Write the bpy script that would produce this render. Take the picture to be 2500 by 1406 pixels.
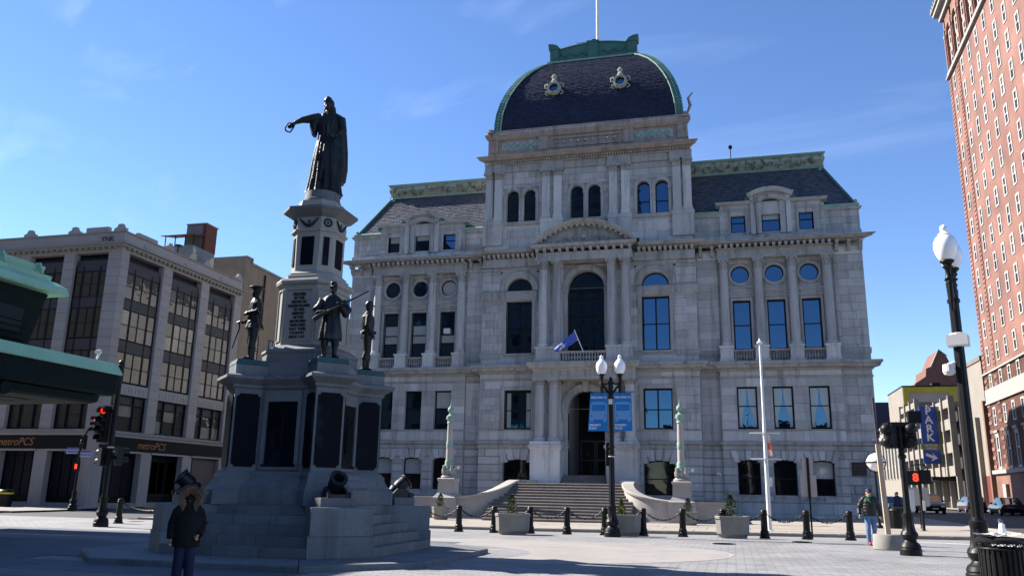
import bpy, bmesh, math, random
from mathutils import Vector, Matrix
from math import sin, cos, pi, radians, sqrt, atan2
random.seed(7)
for o in list(bpy.data.objects): bpy.data.objects.remove(o)
S = bpy.context.scene
COL = S.collection
# ---------------------------------------------------------------- camera
cam = bpy.data.cameras.new('camera'); camo = bpy.data.objects.new('camera', cam); COL.objects.link(camo)
S.camera = camo
YAW, PITCH, ROLL, F = -0.2575788, 0.2399651, 0.018143, 2023.56
fw = Vector((sin(YAW)*cos(PITCH), cos(YAW)*cos(PITCH), sin(PITCH)))
rt = Vector((cos(YAW), -sin(YAW), 0)); up = rt.cross(fw)
R2 = rt*cos(ROLL)+up*sin(ROLL); U2 = up*cos(ROLL)-rt*sin(ROLL)
mw = Matrix((R2, U2, -fw)).transposed().to_4x4(); mw.translation = (9.659, -58.562, 1.65)
camo.matrix_world = mw
cam.sensor_width = 36; cam.lens = F*36/2500; cam.clip_end = 5000; cam.clip_start = .1
S.render.resolution_x, S.render.resolution_y = 1024, 575
# ---------------------------------------------------------------- sky and sun
SUN_EL, SUN_A = radians(38), radians(10.5)
SD = Vector((-cos(SUN_EL)*cos(SUN_A), cos(SUN_EL)*sin(SUN_A), sin(SUN_EL)))
W = bpy.data.worlds.new('World'); S.world = W; W.use_nodes = True
nt = W.node_tree; nt.nodes.clear()
wo = nt.nodes.new('ShaderNodeOutputWorld'); bg = nt.nodes.new('ShaderNodeBackground')
sky = nt.nodes.new('ShaderNodeTexSky'); sky.sky_type = 'NISHITA'; sky.sun_disc = False
sky.sun_elevation = SUN_EL; sky.sun_rotation = atan2(SD.x, SD.y)
sky.altitude = 0; sky.air_density = 0.75; sky.dust_density = 0.0; sky.ozone_density = 1.5
# thin cirrus, placed by direction in the sky
tc = nt.nodes.new('ShaderNodeTexCoord'); mp = nt.nodes.new('ShaderNodeMapping')
mp.inputs['Rotation'].default_value = (0.55, 0.2, 0.95); mp.inputs['Scale'].default_value = (1.2, 9.0, 7.0)
nz = nt.nodes.new('ShaderNodeTexNoise'); nz.inputs['Scale'].default_value = 1.5; nz.inputs['Detail'].default_value = 7; nz.inputs['Distortion'].default_value = .6
rp = nt.nodes.new('ShaderNodeValToRGB'); rp.color_ramp.elements[0].position = .56; rp.color_ramp.elements[1].position = .82
mx = nt.nodes.new('ShaderNodeMix'); mx.data_type = 'RGBA'
sc = nt.nodes.new('ShaderNodeMath'); sc.operation = 'MULTIPLY'; sc.inputs[1].default_value = .09
gm = nt.nodes.new('ShaderNodeHueSaturation'); gm.inputs['Saturation'].default_value = 1.15; gm.inputs['Hue'].default_value = .507
L = nt.links.new
L(tc.outputs['Generated'], mp.inputs['Vector']); L(mp.outputs[0], nz.inputs['Vector']); L(nz.outputs['Fac'], rp.inputs[0])
L(rp.outputs[0], sc.inputs[0]); L(sc.outputs[0], mx.inputs['Factor']); L(sky.outputs[0], gm.inputs['Color']); L(gm.outputs[0], mx.inputs['A'])
mx.inputs['B'].default_value = (8.5, 9.5, 11, 1)
L(mx.outputs['Result'], bg.inputs['Color']); bg.inputs['Strength'].default_value = .088
L(bg.outputs[0], wo.inputs[0])
sl = bpy.data.lights.new('sun', 'SUN'); sl.energy = 4.8; sl.angle = radians(.5); sl.color = (1, .94, .86)
so = bpy.data.objects.new('sun', sl); COL.objects.link(so); so.rotation_euler = (-SD).to_track_quat('-Z', 'Y').to_euler(); so.location = (-40, 0, 60)
S.view_settings.view_transform = 'Standard'; S.view_settings.look = 'None'; S.view_settings.gamma = 1; S.view_settings.exposure = 1.5
S.render.engine = 'CYCLES'
# ---------------------------------------------------------------- materials
MATS = {}
def M(name, col, rough=.7, metal=0., var=.18, scale=.7, bump=.0, bscale=25., obj=0., isl=0., streak=0., streakcol=None, ior=1.45, spec=.5, coat=0., blotch=None, emit=None):
    if name in MATS: return MATS[name]
    m = bpy.data.materials.new(name); m.use_nodes = True; n = m.node_tree.nodes; l = m.node_tree.links.new
    b = n['Principled BSDF']; b.inputs['Roughness'].default_value = rough; b.inputs['Metallic'].default_value = metal
    b.inputs['IOR'].default_value = ior; b.inputs['Specular IOR Level'].default_value = spec
    if coat: b.inputs['Coat Weight'].default_value = coat; b.inputs['Coat Roughness'].default_value = .05
    g = n.new('ShaderNodeNewGeometry')
    c0 = n.new('ShaderNodeRGB'); c0.outputs[0].default_value = (*col, 1); out = c0.outputs[0]
    def mul(out, fac_sock, lo, hi):
        mr = n.new('ShaderNodeMapRange'); mr.inputs['To Min'].default_value = lo; mr.inputs['To Max'].default_value = hi
        l(fac_sock, mr.inputs[0])
        v = n.new('ShaderNodeVectorMath'); v.operation = 'SCALE'; l(out, v.inputs[0]); l(mr.outputs[0], v.inputs['Scale']); return v.outputs[0]
    if var:
        a = n.new('ShaderNodeTexNoise'); a.inputs['Scale'].default_value = scale; a.inputs['Detail'].default_value = 6; a.inputs['Roughness'].default_value = .65
        l(g.outputs['Position'], a.inputs['Vector']); out = mul(out, a.outputs['Fac'], 1-var*2.2, 1+var*2.2)
        a2 = n.new('ShaderNodeTexNoise'); a2.inputs['Scale'].default_value = scale*14; a2.inputs['Detail'].default_value = 3
        l(g.outputs['Position'], a2.inputs['Vector']); out = mul(out, a2.outputs['Fac'], 1-var, 1+var)
    if obj:
        oi = n.new('ShaderNodeObjectInfo'); out = mul(out, oi.outputs['Random'], 1-obj, 1+obj)
    if isl: out = mul(out, g.outputs['Random Per Island'], 1-isl, 1+isl)
    if streak:
        mpn = n.new('ShaderNodeMapping'); mpn.inputs['Scale'].default_value = (2.2, 2.2, .16)
        a3 = n.new('ShaderNodeTexNoise'); a3.inputs['Scale'].default_value = 1.0; a3.inputs['Detail'].default_value = 6; a3.inputs['Roughness'].default_value = .7
        l(g.outputs['Position'], mpn.inputs[0]); l(mpn.outputs[0], a3.inputs['Vector'])
        r3 = n.new('ShaderNodeMapRange'); r3.inputs['From Min'].default_value = .5; r3.inputs['From Max'].default_value = .72; r3.inputs['To Max'].default_value = streak; l(a3.outputs['Fac'], r3.inputs[0])
        x = n.new('ShaderNodeMix'); x.data_type = 'RGBA'; l(r3.outputs[0], x.inputs['Factor']); l(out, x.inputs['A']); x.inputs['B'].default_value = (*(streakcol or tuple(c*.35 for c in col)), 1); out = x.outputs['Result']
    if blotch:
        bc, bs, b0, b1, amt = blotch
        a4 = n.new('ShaderNodeTexNoise'); a4.inputs['Scale'].default_value = bs; a4.inputs['Detail'].default_value = 5; l(g.outputs['Position'], a4.inputs['Vector'])
        r4 = n.new('ShaderNodeMapRange'); r4.inputs['From Min'].default_value = b0; r4.inputs['From Max'].default_value = b1; r4.inputs['To Max'].default_value = amt; l(a4.outputs['Fac'], r4.inputs[0])
        x = n.new('ShaderNodeMix'); x.data_type = 'RGBA'; l(r4.outputs[0], x.inputs['Factor']); l(out, x.inputs['A']); x.inputs['B'].default_value = (*bc, 1); out = x.outputs['Result']
    l(out, b.inputs['Base Color'])
    if bump:
        a5 = n.new('ShaderNodeTexNoise'); a5.inputs['Scale'].default_value = bscale; a5.inputs['Detail'].default_value = 4; l(g.outputs['Position'], a5.inputs['Vector'])
        bp = n.new('ShaderNodeBump'); bp.inputs['Strength'].default_value = bump; bp.inputs['Distance'].default_value = .02; l(a5.outputs['Fac'], bp.inputs['Height']); l(bp.outputs[0], b.inputs['Normal'])
    if emit:
        b.inputs['Emission Color'].default_value = (*emit[:3], 1); b.inputs['Emission Strength'].default_value = emit[3]
    MATS[name] = m; return m
GRAN = M('granite_facade', (.425, .42, .415), .8, var=.15, scale=.5, bump=.25, obj=.17, isl=.17, streak=.7, streakcol=(.10, .093, .086))
GRAND = M('granite_trim', (.335, .326, .315), .8, var=.18, scale=.9, bump=.25, obj=.06, streak=.75, streakcol=(.07, .063, .056))
GRANB = M('granite_stained_attic', (.30, .25, .215), .85, var=.22, scale=1.1, bump=.3, obj=.05, streak=.75, streakcol=(.13, .06, .035), blotch=((.5, .45, .4), 3, .58, .72, .4))
GMON = M('granite_monument', (.125, .133, .142), .7, var=.2, scale=1.2, bump=.2, bscale=60, obj=.14, streak=.6, streakcol=(.05, .056, .062))
GMONL = M('granite_monument_shaft', (.27, .262, .24), .7, var=.1, scale=1.0, bump=.15, bscale=60, obj=.03, streak=.22, streakcol=(.16, .155, .14))
STEPM = M('granite_step_brown', (.17, .145, .13), .8, var=.2, scale=1.2, bump=.2, obj=.12)  # darker, browner granite tone for all the steps
STAIRS = M('granite_steps', (.32, .295, .275), .8, var=.15, scale=1.0, bump=.2, obj=.08)
BRONZE = M('bronze_dark', (.009, .010, .011), .42, spec=.32, var=.35, scale=2.5, bump=.3, bscale=18, blotch=((.02, .06, .07), 2.2, .56, .72, .5))
VERD = M('bronze_verdigris', (.028, .075, .085), .65, metal=.1, var=.25, scale=4, bump=.3, streak=.3, streakcol=(.04, .09, .09))
COPPER = M('copper_patina', (.045, .135, .11), .6, var=.22, scale=1.2, bump=.15, streak=.4, streakcol=(.02, .075, .06))
COPL = M('copper_patina_pale', (.22, .32, .27), .65, var=.2, scale=1.5, bump=.2, streak=.35, streakcol=(.13, .22, .18))
COPR = M('copper_rusted_frieze', (.30, .34, .27), .75, var=.28, scale=2.5, bump=.5, blotch=((.10, .055, .03), 2.6, .47, .62, .85))
SLATE = M('slate', (.016, .020, .040), .55, var=.25, scale=.6, isl=.3, spec=.35)
SLATEL = M('slate_wing', (.07, .073, .088), .5, var=.15, scale=.6, isl=.33, spec=.4)
FRAME = M('window_frame_paint', (.006, .009, .018), .6, var=.1, spec=.2)
BLIND = M('window_blind', (.36, .37, .36), .8, var=.06)
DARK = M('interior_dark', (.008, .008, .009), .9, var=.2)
IRON = M('black_iron', (.011, .011, .012), .42, var=.25, scale=5, bump=.08, spec=.2)
WHITE = M('white_paint', (.62, .61, .59), .5, var=.06, scale=3)
GLOBE = M('globe_white', (.86, .86, .88), .28, var=.02, scale=4)
CONC = M('concrete', (.22, .208, .185), .85, var=.14, scale=2.2, bump=.2, streak=.25)
TERRA = M('terracotta_cladding', (.275, .245, .238), .7, var=.08, scale=.8, bump=.1, obj=.06, isl=.08, streak=.22, streakcol=(.24, .21, .2))
def glass(name, col, ior=2.4, rough=.02, wob=.008):
    if name in MATS: return MATS[name]
    m = M(name, col, rough, var=.0, ior=ior); n = m.node_tree.nodes; l = m.node_tree.links.new
    g = n.new('ShaderNodeNewGeometry'); a = n.new('ShaderNodeTexNoise'); a.inputs['Scale'].default_value = 1.1; a.inputs['Detail'].default_value = 2
    bp = n.new('ShaderNodeBump'); bp.inputs['Strength'].default_value = wob; bp.inputs['Distance'].default_value = .4
    l(g.outputs['Position'], a.inputs['Vector']); l(a.outputs['Fac'], bp.inputs['Height']); l(bp.outputs[0], n['Principled BSDF'].inputs['Normal'])
    return m
GLASS = glass('window_glass', (.004, .006, .010), 2.5)
GLASS.node_tree.nodes['Principled BSDF'].inputs['Specular Tint'].default_value = (.30, .62, 1.0, 1)
GLASSD = glass('window_glass_dark', (.006, .007, .009), 1.5, .04)
GLASST = glass('window_glass_tower', (.05, .06, .08), 2.2)
# ---------------------------------------------------------------- mesh builder
class MB:
    def __init__(s): s.v = []; s.f = []
    def add(s, vs, fs):
        b = len(s.v); s.v += [tuple(p) for p in vs]; s.f += [tuple(b+i for i in f) for f in fs]; return s
    def box(s, x0, x1, y0, y1, z0, z1):
        return s.add([(x0,y0,z0),(x1,y0,z0),(x1,y1,z0),(x0,y1,z0),(x0,y0,z1),(x1,y0,z1),(x1,y1,z1),(x0,y1,z1)],
                     [(0,3,2,1),(4,5,6,7),(0,1,5,4),(1,2,6,5),(2,3,7,6),(3,0,4,7)])
    def loft(s, rings, cap=True, closed=True):
        n = len(rings[0]); vs = [p for r in rings for p in r]; fs = []
        for j in range(len(rings)-1):
            for i in range(n if closed else n-1):
                k = (i+1) % n; fs.append((j*n+i, j*n+k, (j+1)*n+k, (j+1)*n+i))
        if cap and closed: fs.append(tuple(range(n))[::-1]); fs.append(tuple((len(rings)-1)*n+i for i in range(n)))
        return s.add(vs, fs)
    def lathe(s, prof, n=16, c=(0,0,0), flute=None, a0=0.):
        rings = []
        for r, z in prof:
            ring = []
            for i in range(n):
                a = a0+2*pi*i/n; rr = r
                if flute and flute[0] <= z <= flute[1]: rr = r*(1-flute[2]*(i % 2))
                ring.append((c[0]+rr*cos(a), c[1]+rr*sin(a), c[2]+z))
            rings.append(ring)
        return s.loft(rings)
    def tube(s, pts, r, n=8, cap=True):
        pts = [Vector(p) for p in pts]; rr = r if isinstance(r, (list, tuple)) else [r]*len(pts); rings = []
        for i, p in enumerate(pts):
            d = (pts[min(i+1, len(pts)-1)]-pts[max(i-1, 0)]).normalized()
            a = Vector((0,0,1)) if abs(d.z) < .9 else Vector((0,1,0))
            u = d.cross(a).normalized(); v = d.cross(u)
            e = rr[i] if isinstance(rr[i], (list, tuple)) else (rr[i], rr[i])
            rings.append([tuple(p+u*e[0]*cos(2*pi*k/n)+v*e[1]*sin(2*pi*k/n)) for k in range(n)])
        return s.loft(rings, cap)
    def prism(s, poly, ax, t0, t1):
        f = {'x': lambda u, v, t: (t,u,v), 'y': lambda u, v, t: (u,t,v), 'z': lambda u, v, t: (u,v,t)}[ax]
        return s.loft([[f(u,v,t0) for u, v in poly], [f(u,v,t1) for u, v in poly]])
    def profx(s, prof, x0, x1, y0, ml=1., mr=1.):      # moulding run along x, mitred ends; prof (y,z), y0 the wall plane
        return s.loft([[(x0-ml*(y0-y), y, z) for y, z in prof], [(x1+mr*(y0-y), y, z) for y, z in prof]])
    def ring(s, xc, zc, r0, r1, y0, y1, a0=0., a1=pi, n=16):   # arch ring standing in the xz plane
        rings = []
        for i in range(n+1):
            a = a0+(a1-a0)*i/n; c, d = cos(a), sin(a)
            rings.append([(xc+r0*c,y0,zc+r0*d),(xc+r1*c,y0,zc+r1*d),(xc+r1*c,y1,zc+r1*d),(xc+r0*c,y1,zc+r0*d)])
        return s.loft(rings, cap=abs(a1-a0) < 2*pi-.01)
    def spandrel(s, x0, x1, z1, xc, zs, r, y0, y1, n=14, rz=None):    # plate x0..x1, zs..z1 with a half-round opening
        rz = rz or r; arc = [(xc+r*cos(pi*i/n), zs+rz*sin(pi*i/n)) for i in range(n+1)]
        out = []
        for i in range(n+1):
            u = i/n
            if u < .25: out.append((x1, zs+(z1-zs)*u*4))
            elif u <= .75: out.append((x1+(x0-x1)*(u-.25)*2, z1))
            else: out.append((x0, z1+(zs-z1)*(u-.75)*4))
        return s.loft([[(*a[:1], y0, a[1]), (b[0], y0, b[1]), (b[0], y1, b[1]), (a[0], y1, a[1])] for a, b in zip(arc, out)])
    def plate_hole(s, x0, x1, z0, z1, xc, zc, r, y0, y1, n=24):     # plate with a round hole
        rings = []
        for i in range(n+1):
            a = 2*pi*i/n; c, d = cos(a), sin(a); k = 1e9
            if c > 1e-6: k = min(k, (x1-xc)/c)
            if c < -1e-6: k = min(k, (x0-xc)/c)
            if d > 1e-6: k = min(k, (z1-zc)/d)
            if d < -1e-6: k = min(k, (z0-zc)/d)
            rings.append([(xc+r*c,y0,zc+r*d),(xc+k*c,y0,zc+k*d),(xc+k*c,y1,zc+k*d),(xc+r*c,y1,zc+r*d)])
        return s.loft(rings, cap=False)
    def xf(s, mat):
        s.v = [tuple(mat @ Vector(p)) for p in s.v]; return s
    def merge(s, o):
        return s.add(o.v, o.f)
    def mesh(s, name, mat, smooth=None, recalc=True):
        me = bpy.data.meshes.new(name); me.from_pydata(s.v, [], s.f)
        if recalc:
            bm = bmesh.new(); bm.from_mesh(me); bmesh.ops.recalc_face_normals(bm, faces=bm.faces); bm.to_mesh(me); bm.free()
        if mat: me.materials.append(mat)
        if smooth is not None:
            me.shade_smooth(); me.set_sharp_from_angle(angle=smooth)
        return me
    def build(s, name, mat, parent=None, smooth=None, loc=None, kind=None, recalc=True):
        return link(name, s.mesh(name, mat, smooth, recalc), parent, loc, kind)
def link(name, me, parent=None, loc=None, kind=None, rz=0., sc=None):
    o = bpy.data.objects.new(name, me); COL.objects.link(o)
    if parent: o.parent = parent
    if loc: o.location = loc
    if rz: o.rotation_euler.z = rz
    if sc: o.scale = sc
    if kind: o['kind'] = kind
    return o
def thing(name, label, cat, loc=(0,0,0), rz=0., group=None):
    o = link(name, None, None, loc, rz=rz); tag(o, label, cat, group); return o
def tag(o, label, cat, group=None):
    o['label'] = label; o['category'] = cat
    if group: o['group'] = group
    return o
def copy_tree(o, parent=None, loc=None, rz=None, label=None):
    c = o.copy(); COL.objects.link(c); c.parent = parent
    if loc: c.location = loc
    if rz is not None: c.rotation_euler.z = rz
    if label: c['label'] = label
    for ch in list(o.children): copy_tree(ch, c)
    return c
def text_mesh(txt, size, mat, depth=.01, shear=0., align='CENTER', spacing=1., bold=0.):
    cu = bpy.data.curves.new('lettering', 'FONT'); cu.body = txt; cu.size = size; cu.extrude = depth; cu.shear = shear; cu.align_x = align; cu.align_y = 'CENTER'; cu.space_character = spacing; cu.offset = bold
    o = bpy.data.objects.new('lettering', cu); COL.objects.link(o)
    me = bpy.data.meshes.new_from_object(o); bpy.data.objects.remove(o); bpy.data.curves.remove(cu)
    me.materials.clear(); me.materials.append(mat); return me
def lettering(txt, size, mat, parent, loc, rot=(pi/2,0,0), **k):
    o = link('lettering', text_mesh(txt, size, mat, **k), parent, loc); o.rotation_euler = rot; return o
def G(x, y): return .009*max(0., min(x, 40.))+.012*max(0., min(14., y+14.))   # the ground rises a little towards the hall
# ================================================================ the setting: ground, roads, pavements
def paver_mat(name, col, col2, bw, bh, mortar, var=.12, blot=.2):
    m = M(name, col, .8, var=0); n = m.node_tree.nodes; l = m.node_tree.links.new; b = n['Principled BSDF']
    g = n.new('ShaderNodeNewGeometry'); br = n.new('ShaderNodeTexBrick')
    br.inputs['Color1'].default_value = (*col, 1); br.inputs['Color2'].default_value = (*col2, 1); br.inputs['Mortar'].default_value = (*[c*.5 for c in col], 1)
    br.inputs['Scale'].default_value = 1; br.inputs['Brick Width'].default_value = bw; br.inputs['Row Height'].default_value = bh; br.inputs['Mortar Size'].default_value = mortar
    l(g.outputs['Position'], br.inputs['Vector'])
    a = n.new('ShaderNodeTexNoise'); a.inputs['Scale'].default_value = .35; a.inputs['Detail'].default_value = 9; a.inputs['Roughness'].default_value = .7; l(g.outputs['Position'], a.inputs['Vector'])
    mr = n.new('ShaderNodeMapRange'); mr.inputs['From Min'].default_value = .3; mr.inputs['From Max'].default_value = .7; mr.inputs['To Min'].default_value = 1-blot; mr.inputs['To Max'].default_value = 1+blot; l(a.outputs['Fac'], mr.inputs[0])
    v = n.new('ShaderNodeVectorMath'); v.operation = 'SCALE'; l(br.outputs['Color'], v.inputs[0]); l(mr.outputs[0], v.inputs['Scale'])
    a2 = n.new('ShaderNodeTexNoise'); a2.inputs['Scale'].default_value = 1.6; a2.inputs['Detail'].default_value = 8; a2.inputs['Roughness'].default_value = .8; l(g.outputs['Position'], a2.inputs['Vector'])
    m2 = n.new('ShaderNodeMapRange'); m2.inputs['From Min'].default_value = .56; m2.inputs['From Max'].default_value = .68; m2.inputs['To Min'].default_value = 1; m2.inputs['To Max'].default_value = .55; l(a2.outputs['Fac'], m2.inputs[0])
    v2 = n.new('ShaderNodeVectorMath'); v2.operation = 'SCALE'; l(v.outputs[0], v2.inputs[0]); l(m2.outputs[0], v2.inputs['Scale']); l(v2.outputs[0], b.inputs['Base Color'])
    bp = n.new('ShaderNodeBump'); bp.inputs['Strength'].default_value = .35; bp.inputs['Distance'].default_value = .01; l(br.outputs['Fac'], bp.inputs['Height']); bp.invert = True; l(bp.outputs[0], b.inputs['Normal'])
    return m
PAVER = paver_mat('paver_grey', (.235, .233, .235), (.185, .184, .187), .42, .2, .014, blot=.28)
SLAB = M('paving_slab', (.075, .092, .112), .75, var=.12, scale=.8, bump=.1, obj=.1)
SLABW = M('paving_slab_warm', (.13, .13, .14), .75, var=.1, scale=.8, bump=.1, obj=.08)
BUFF = M('buff_paving', (.248, .232, .217), .8, var=.17, scale=.5, bump=.1)
BUFFE = M('pale_edging', (.285, .272, .258), .8, var=.1, scale=2)
ROADM = M('asphalt_worn', (.20, .195, .19), .85, var=.12, scale=.4, bump=.2, bscale=80)
ASPH = M('asphalt', (.045, .042, .042), .8, var=.2, scale=.3, bump=.2, bscale=80)
WALK = M('pavement_concrete', (.275, .245, .21), .85, var=.1, scale=.7, bump=.15, obj=.05)
KERB = M('granite_kerb', (.2, .19, .18), .8, var=.2, scale=1.5, bump=.2)
PAINT = M('road_paint', (.45, .45, .44), .7, var=.12, scale=3)
def sheet(name, poly_or_rect, dz, mat, step=4., kind='structure', thick=0.):
    x0, x1, y0, y1 = poly_or_rect; nx = max(1, int(round((x1-x0)/step))); ny = max(1, int(round((y1-y0)/step)))
    m = MB(); xs = [x0+(x1-x0)*i/nx for i in range(nx+1)]; ys = [y0+(y1-y0)*j/ny for j in range(ny+1)]
    m.v = [(x, y, G(x, y)+dz) for y in ys for x in xs]
    m.f = [(j*(nx+1)+i, j*(nx+1)+i+1, (j+1)*(nx+1)+i+1, (j+1)*(nx+1)+i) for j in range(ny) for i in range(nx)]
    if thick:
        b = len(m.v); edge = [(i) for i in range(nx+1)]
        for i in edge: m.v.append((m.v[i][0], m.v[i][1], m.v[i][2]-thick))
        m.f += [(i, b+i, b+i+1, i+1) for i in range(nx)]
    return m.build(name, mat, None, kind=kind)
def flat(name, pts, dz, mat, parent=None, kind=None):
    m = MB(); m.add([(x, y, G(x, y)+dz) for x, y in pts], [tuple(range(len(pts)))]); return m.build(name, mat, parent, kind=kind)
g_ = MB(); g_.add([(-1500,-1500,-.3),(1500,-1500,-.3),(1500,1500,-.3),(-1500,1500,-.3)], [(0,1,2,3)]); g_.build('ground', ASPH, kind='structure')
plaza = sheet('plaza', (-80, 60, -120, -25.2), 0., PAVER, 2.5)
sheet('road', (-90, 60, -25.2, -20.62), -.10, ROADM, 2.5)
sheet('road', (22.3, 34.5, -20.62, 260), -.11, ASPH, 3)
sheet('road', (-31.6, -20.2, -20.62, 160), -.11, ASPH, 3)
sheet('pavement', (-20.0, 19.6, -20.5, 2.), 0., WALK, 1.4)
# rounded pavement corner at the right
m = MB(); pts = [(19.6, -20.5)]+[(19.6+2.5*sin(a), -18.0-2.5*cos(a)) for a in [pi/2*i/8 for i in range(1, 9)]]+[(22.1, 2), (22.1, 60), (19.6, 60)]
m.loft([[(x, y, G(x, y)-.2) for x, y in pts], [(x, y, G(x, y)) for x, y in pts]]); m.build('pavement', WALK, kind='structure')
sheet('pavement', (-90, -31.5, -17.0, -6.), .0, KERB, 3, thick=.15)
sheet('pavement', (34.6, 60, -20, 250), .0, WALK, 4)
# kerb stones along the hall pavement: each a stone
kerb = link('kerb', None, kind='structure')
x = -20.
while x < 19.4:
    w = random.uniform(1.5, 2.1); m = MB(); x1 = min(x+w, 19.55)
    m.box(x+.012, x1, -20.62, -20.505, -.16, 0); o = m.build('kerbstone', KERB, kerb, loc=(0, 0, G((x+x1)/2, -20)+.004)); x = x1
for i in range(8):
    a0, a1 = pi/2*i/8+.01, pi/2*(i+1)/8; m = MB()
    P = lambda a, r: (19.6+r*sin(a), -18.0-r*cos(a))
    m.prism([P(a0, 2.5), P(a0, 2.62), P(a1, 2.62), P(a1, 2.5)], 'z', -.16, .004); m.build('kerbstone', KERB, kerb, loc=(0, 0, G(20, -20)))
# pavement joint stones: pavement flags near the steps (each its own slab)
for i in range(-6, 10):
    x0 = i*1.98; 
    if x0 > 18: break
    for j, (ya, yb) in enumerate(((-20.45, -18.2), (-18.2, -15.6), (-15.6, -12.6))):
        me = MB().box(0, 1.95, 0, yb-ya-.03, 0, .02).mesh('paving_slab', WALK)
        o = link('paving_slab', me, None, (x0+(.5 if j % 2 else 0), ya, G(x0+1, ya)+.004)); o.parent = bpy.data.objects['pavement']
        o.rotation_euler.y = -math.atan(.009) if x0 >= 0 else 0; o.rotation_euler.x = math.atan(.012) if ya > -14.1 else 0
# buff curved band of paving, and the pale edging around it
def blob(t):   # outline of the warm paving, a broad curved lobe
    return (3.6+6.1*cos(t)*(1 if cos(t) > 0 else .86), -33.6+5.0*sin(t))
def strip(name, inner, outer, dz, mat, a0, a1, n=40):
    m = MB(); A = [a0+(a1-a0)*i/n for i in range(n+1)]
    m.loft([[(*inner(a), G(*inner(a))+dz), (*outer(a), G(*outer(a))+dz)] for a in A], cap=False, closed=False); return m.build(name, mat, kind='structure')
ctr = lambda a: (5.0, -33.5)
bo = lambda a: (2.2+7.3*cos(a), -34.6+4.9*sin(a)); be = lambda a: (2.2+7.42*cos(a), -34.6+5.0*sin(a))
bi = lambda a: (.0+4.4*cos(a), -36.4+3.4*sin(a))
strip('buff_paving', bi, bo, .004, BUFF, -1.15, 2.6)
strip('pale_edging', bo, be, .006, BUFFE, -1.15, 2.6)
# large plaza slabs in the near left, every slab its own piece
slab_cache = {}
x_rows = []
for j in range(17):
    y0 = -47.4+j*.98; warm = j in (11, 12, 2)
    for i in range(16):
        w = 1.45; x0 = -19.5+i*w+(.6 if j % 2 else 0)
        xm, ym = x0+w/2, y0+.49
        if abs(xm+1.11) < 4.2 and abs(ym+38.68) < 4.2: continue
        if y0 > -32.0 or xm > 2.2: continue
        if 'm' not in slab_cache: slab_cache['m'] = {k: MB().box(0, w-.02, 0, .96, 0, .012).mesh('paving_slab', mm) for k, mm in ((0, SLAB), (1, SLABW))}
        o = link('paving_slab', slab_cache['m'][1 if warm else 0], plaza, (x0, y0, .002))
# crossing lines and edge lines
cross = flat('crossing_line', [(15.3,-24.9),(15.9,-24.9),(22.4,-28.6),(21.9,-29.0)], .005, PAINT, kind='structure')
flat('crossing_line', [(11.3,-23.6),(12.0,-23.6),(13.6,-25.1),(12.9,-25.1)], -.094, PAINT, kind='structure')
flat('crossing_line', [(8.2,-23.2),(8.9,-23.2),(10.3,-25.1),(9.6,-25.1)], -.094, PAINT, kind='structure')
flat('stop_line', [(22.6,-17.6),(34.0,-16.4),(34.0,-15.7),(22.6,-16.9)], -.104, PAINT, kind='structure')
# manhole covers and low plates set in the plaza
def manhole(x, y, r, label):
    m = MB(); m.lathe([(0, 0), (r, 0), (r, .012), (r*.93, .018), (r*.9, .012), (0, .014)], 24)
    for k in range(-2, 3): m.box(-r*.7, r*.7, k*r*.28-.02, k*r*.28+.02, .012, .02)
    tag(m.build('manhole_cover', IRON, None, loc=(x, y, G(x, y)+.004)), label, 'manhole', 'manhole covers')
manhole(9.3, -29.2, .38, 'round iron manhole cover in grey pavers right of the buff paving')
manhole(-14.6, -24.9, .36, 'round manhole cover in the sunlit street left of the post base')
manhole(-18.6, -22.6, .36, 'round manhole cover far left in the sunlit street')
manhole(11.9, -27.0, .34, 'small manhole cover between bollards and walking man')
# ================================================================ city hall
CH = thing('city_hall', 'grey granite city hall with slate dome and green copper crests', 'building')
STONES = []; WALL = MB(); TRIM = MB()
def free(x0, x1, z0, z1, holes):
    hs = sorted([(h[0], h[1]) for h in holes if h[2] < z1-1e-4 and h[3] > z0+1e-4]); out = []; c = x0
    for a, b in hs:
        if a > c: out.append((c, min(a, x1)))
        c = max(c, b)
    if c < x1: out.append((c, x1))
    return [(a, b) for a, b in out if b-a > .02]
def ashlar(x0, x1, z0, z1, y, holes=(), course=.56, bw=1.2, joint=.024, depth=.028, thick=.5, proj=0.):
    if x0 > x1: x0, x1 = x1, x0
    holes = [(min(a,b), max(a,b), c, d) for a, b, c, d in holes]
    zb = sorted(set([z0, z1]+[h for q in holes for h in q[2:] if z0 < h < z1]))
    for a, b in zip(zb, zb[1:]):
        for p, q in free(x0, x1, a, b, holes): WALL.box(p, q, y+depth, y+thick, a, b)
    n = max(1, int(round((z1-z0)/course))); cl = [z0+(z1-z0)*i/n for i in range(n+1)]
    for i in range(n):
        lv = [cl[i]]+[h for h in zb if cl[i]+.1 < h < cl[i+1]-.1]+[cl[i+1]]
        for a, b in zip(lv, lv[1:]):
            for p, q in free(x0, x1, a+.05, b-.05, holes):
                k = max(1, int(round((q-p)/bw))); off = .5 if i % 2 and k > 1 else 0
                cuts = [p]+[p+(q-p)*(t+off*.6)/k for t in range(0 if off else 1, k)]+[q]
                for c, d in zip(cuts, cuts[1:]):
                    if d-c < .12: continue
                    j = joint/2; STONES.append((c+(j if c > x0+.01 else 0), d-(j if d < x1-.01 else 0), y, y+depth, a+j, b-j))
def pane(poly, y, parent, mat, name='pane'):
    m = MB(); m.prism(poly, 'y', y, y+.012); return m.build(name, mat, parent)
def rectp(x0, x1, z0, z1): return [(x0,z0),(x1,z0),(x1,z1),(x0,z1)]
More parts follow.
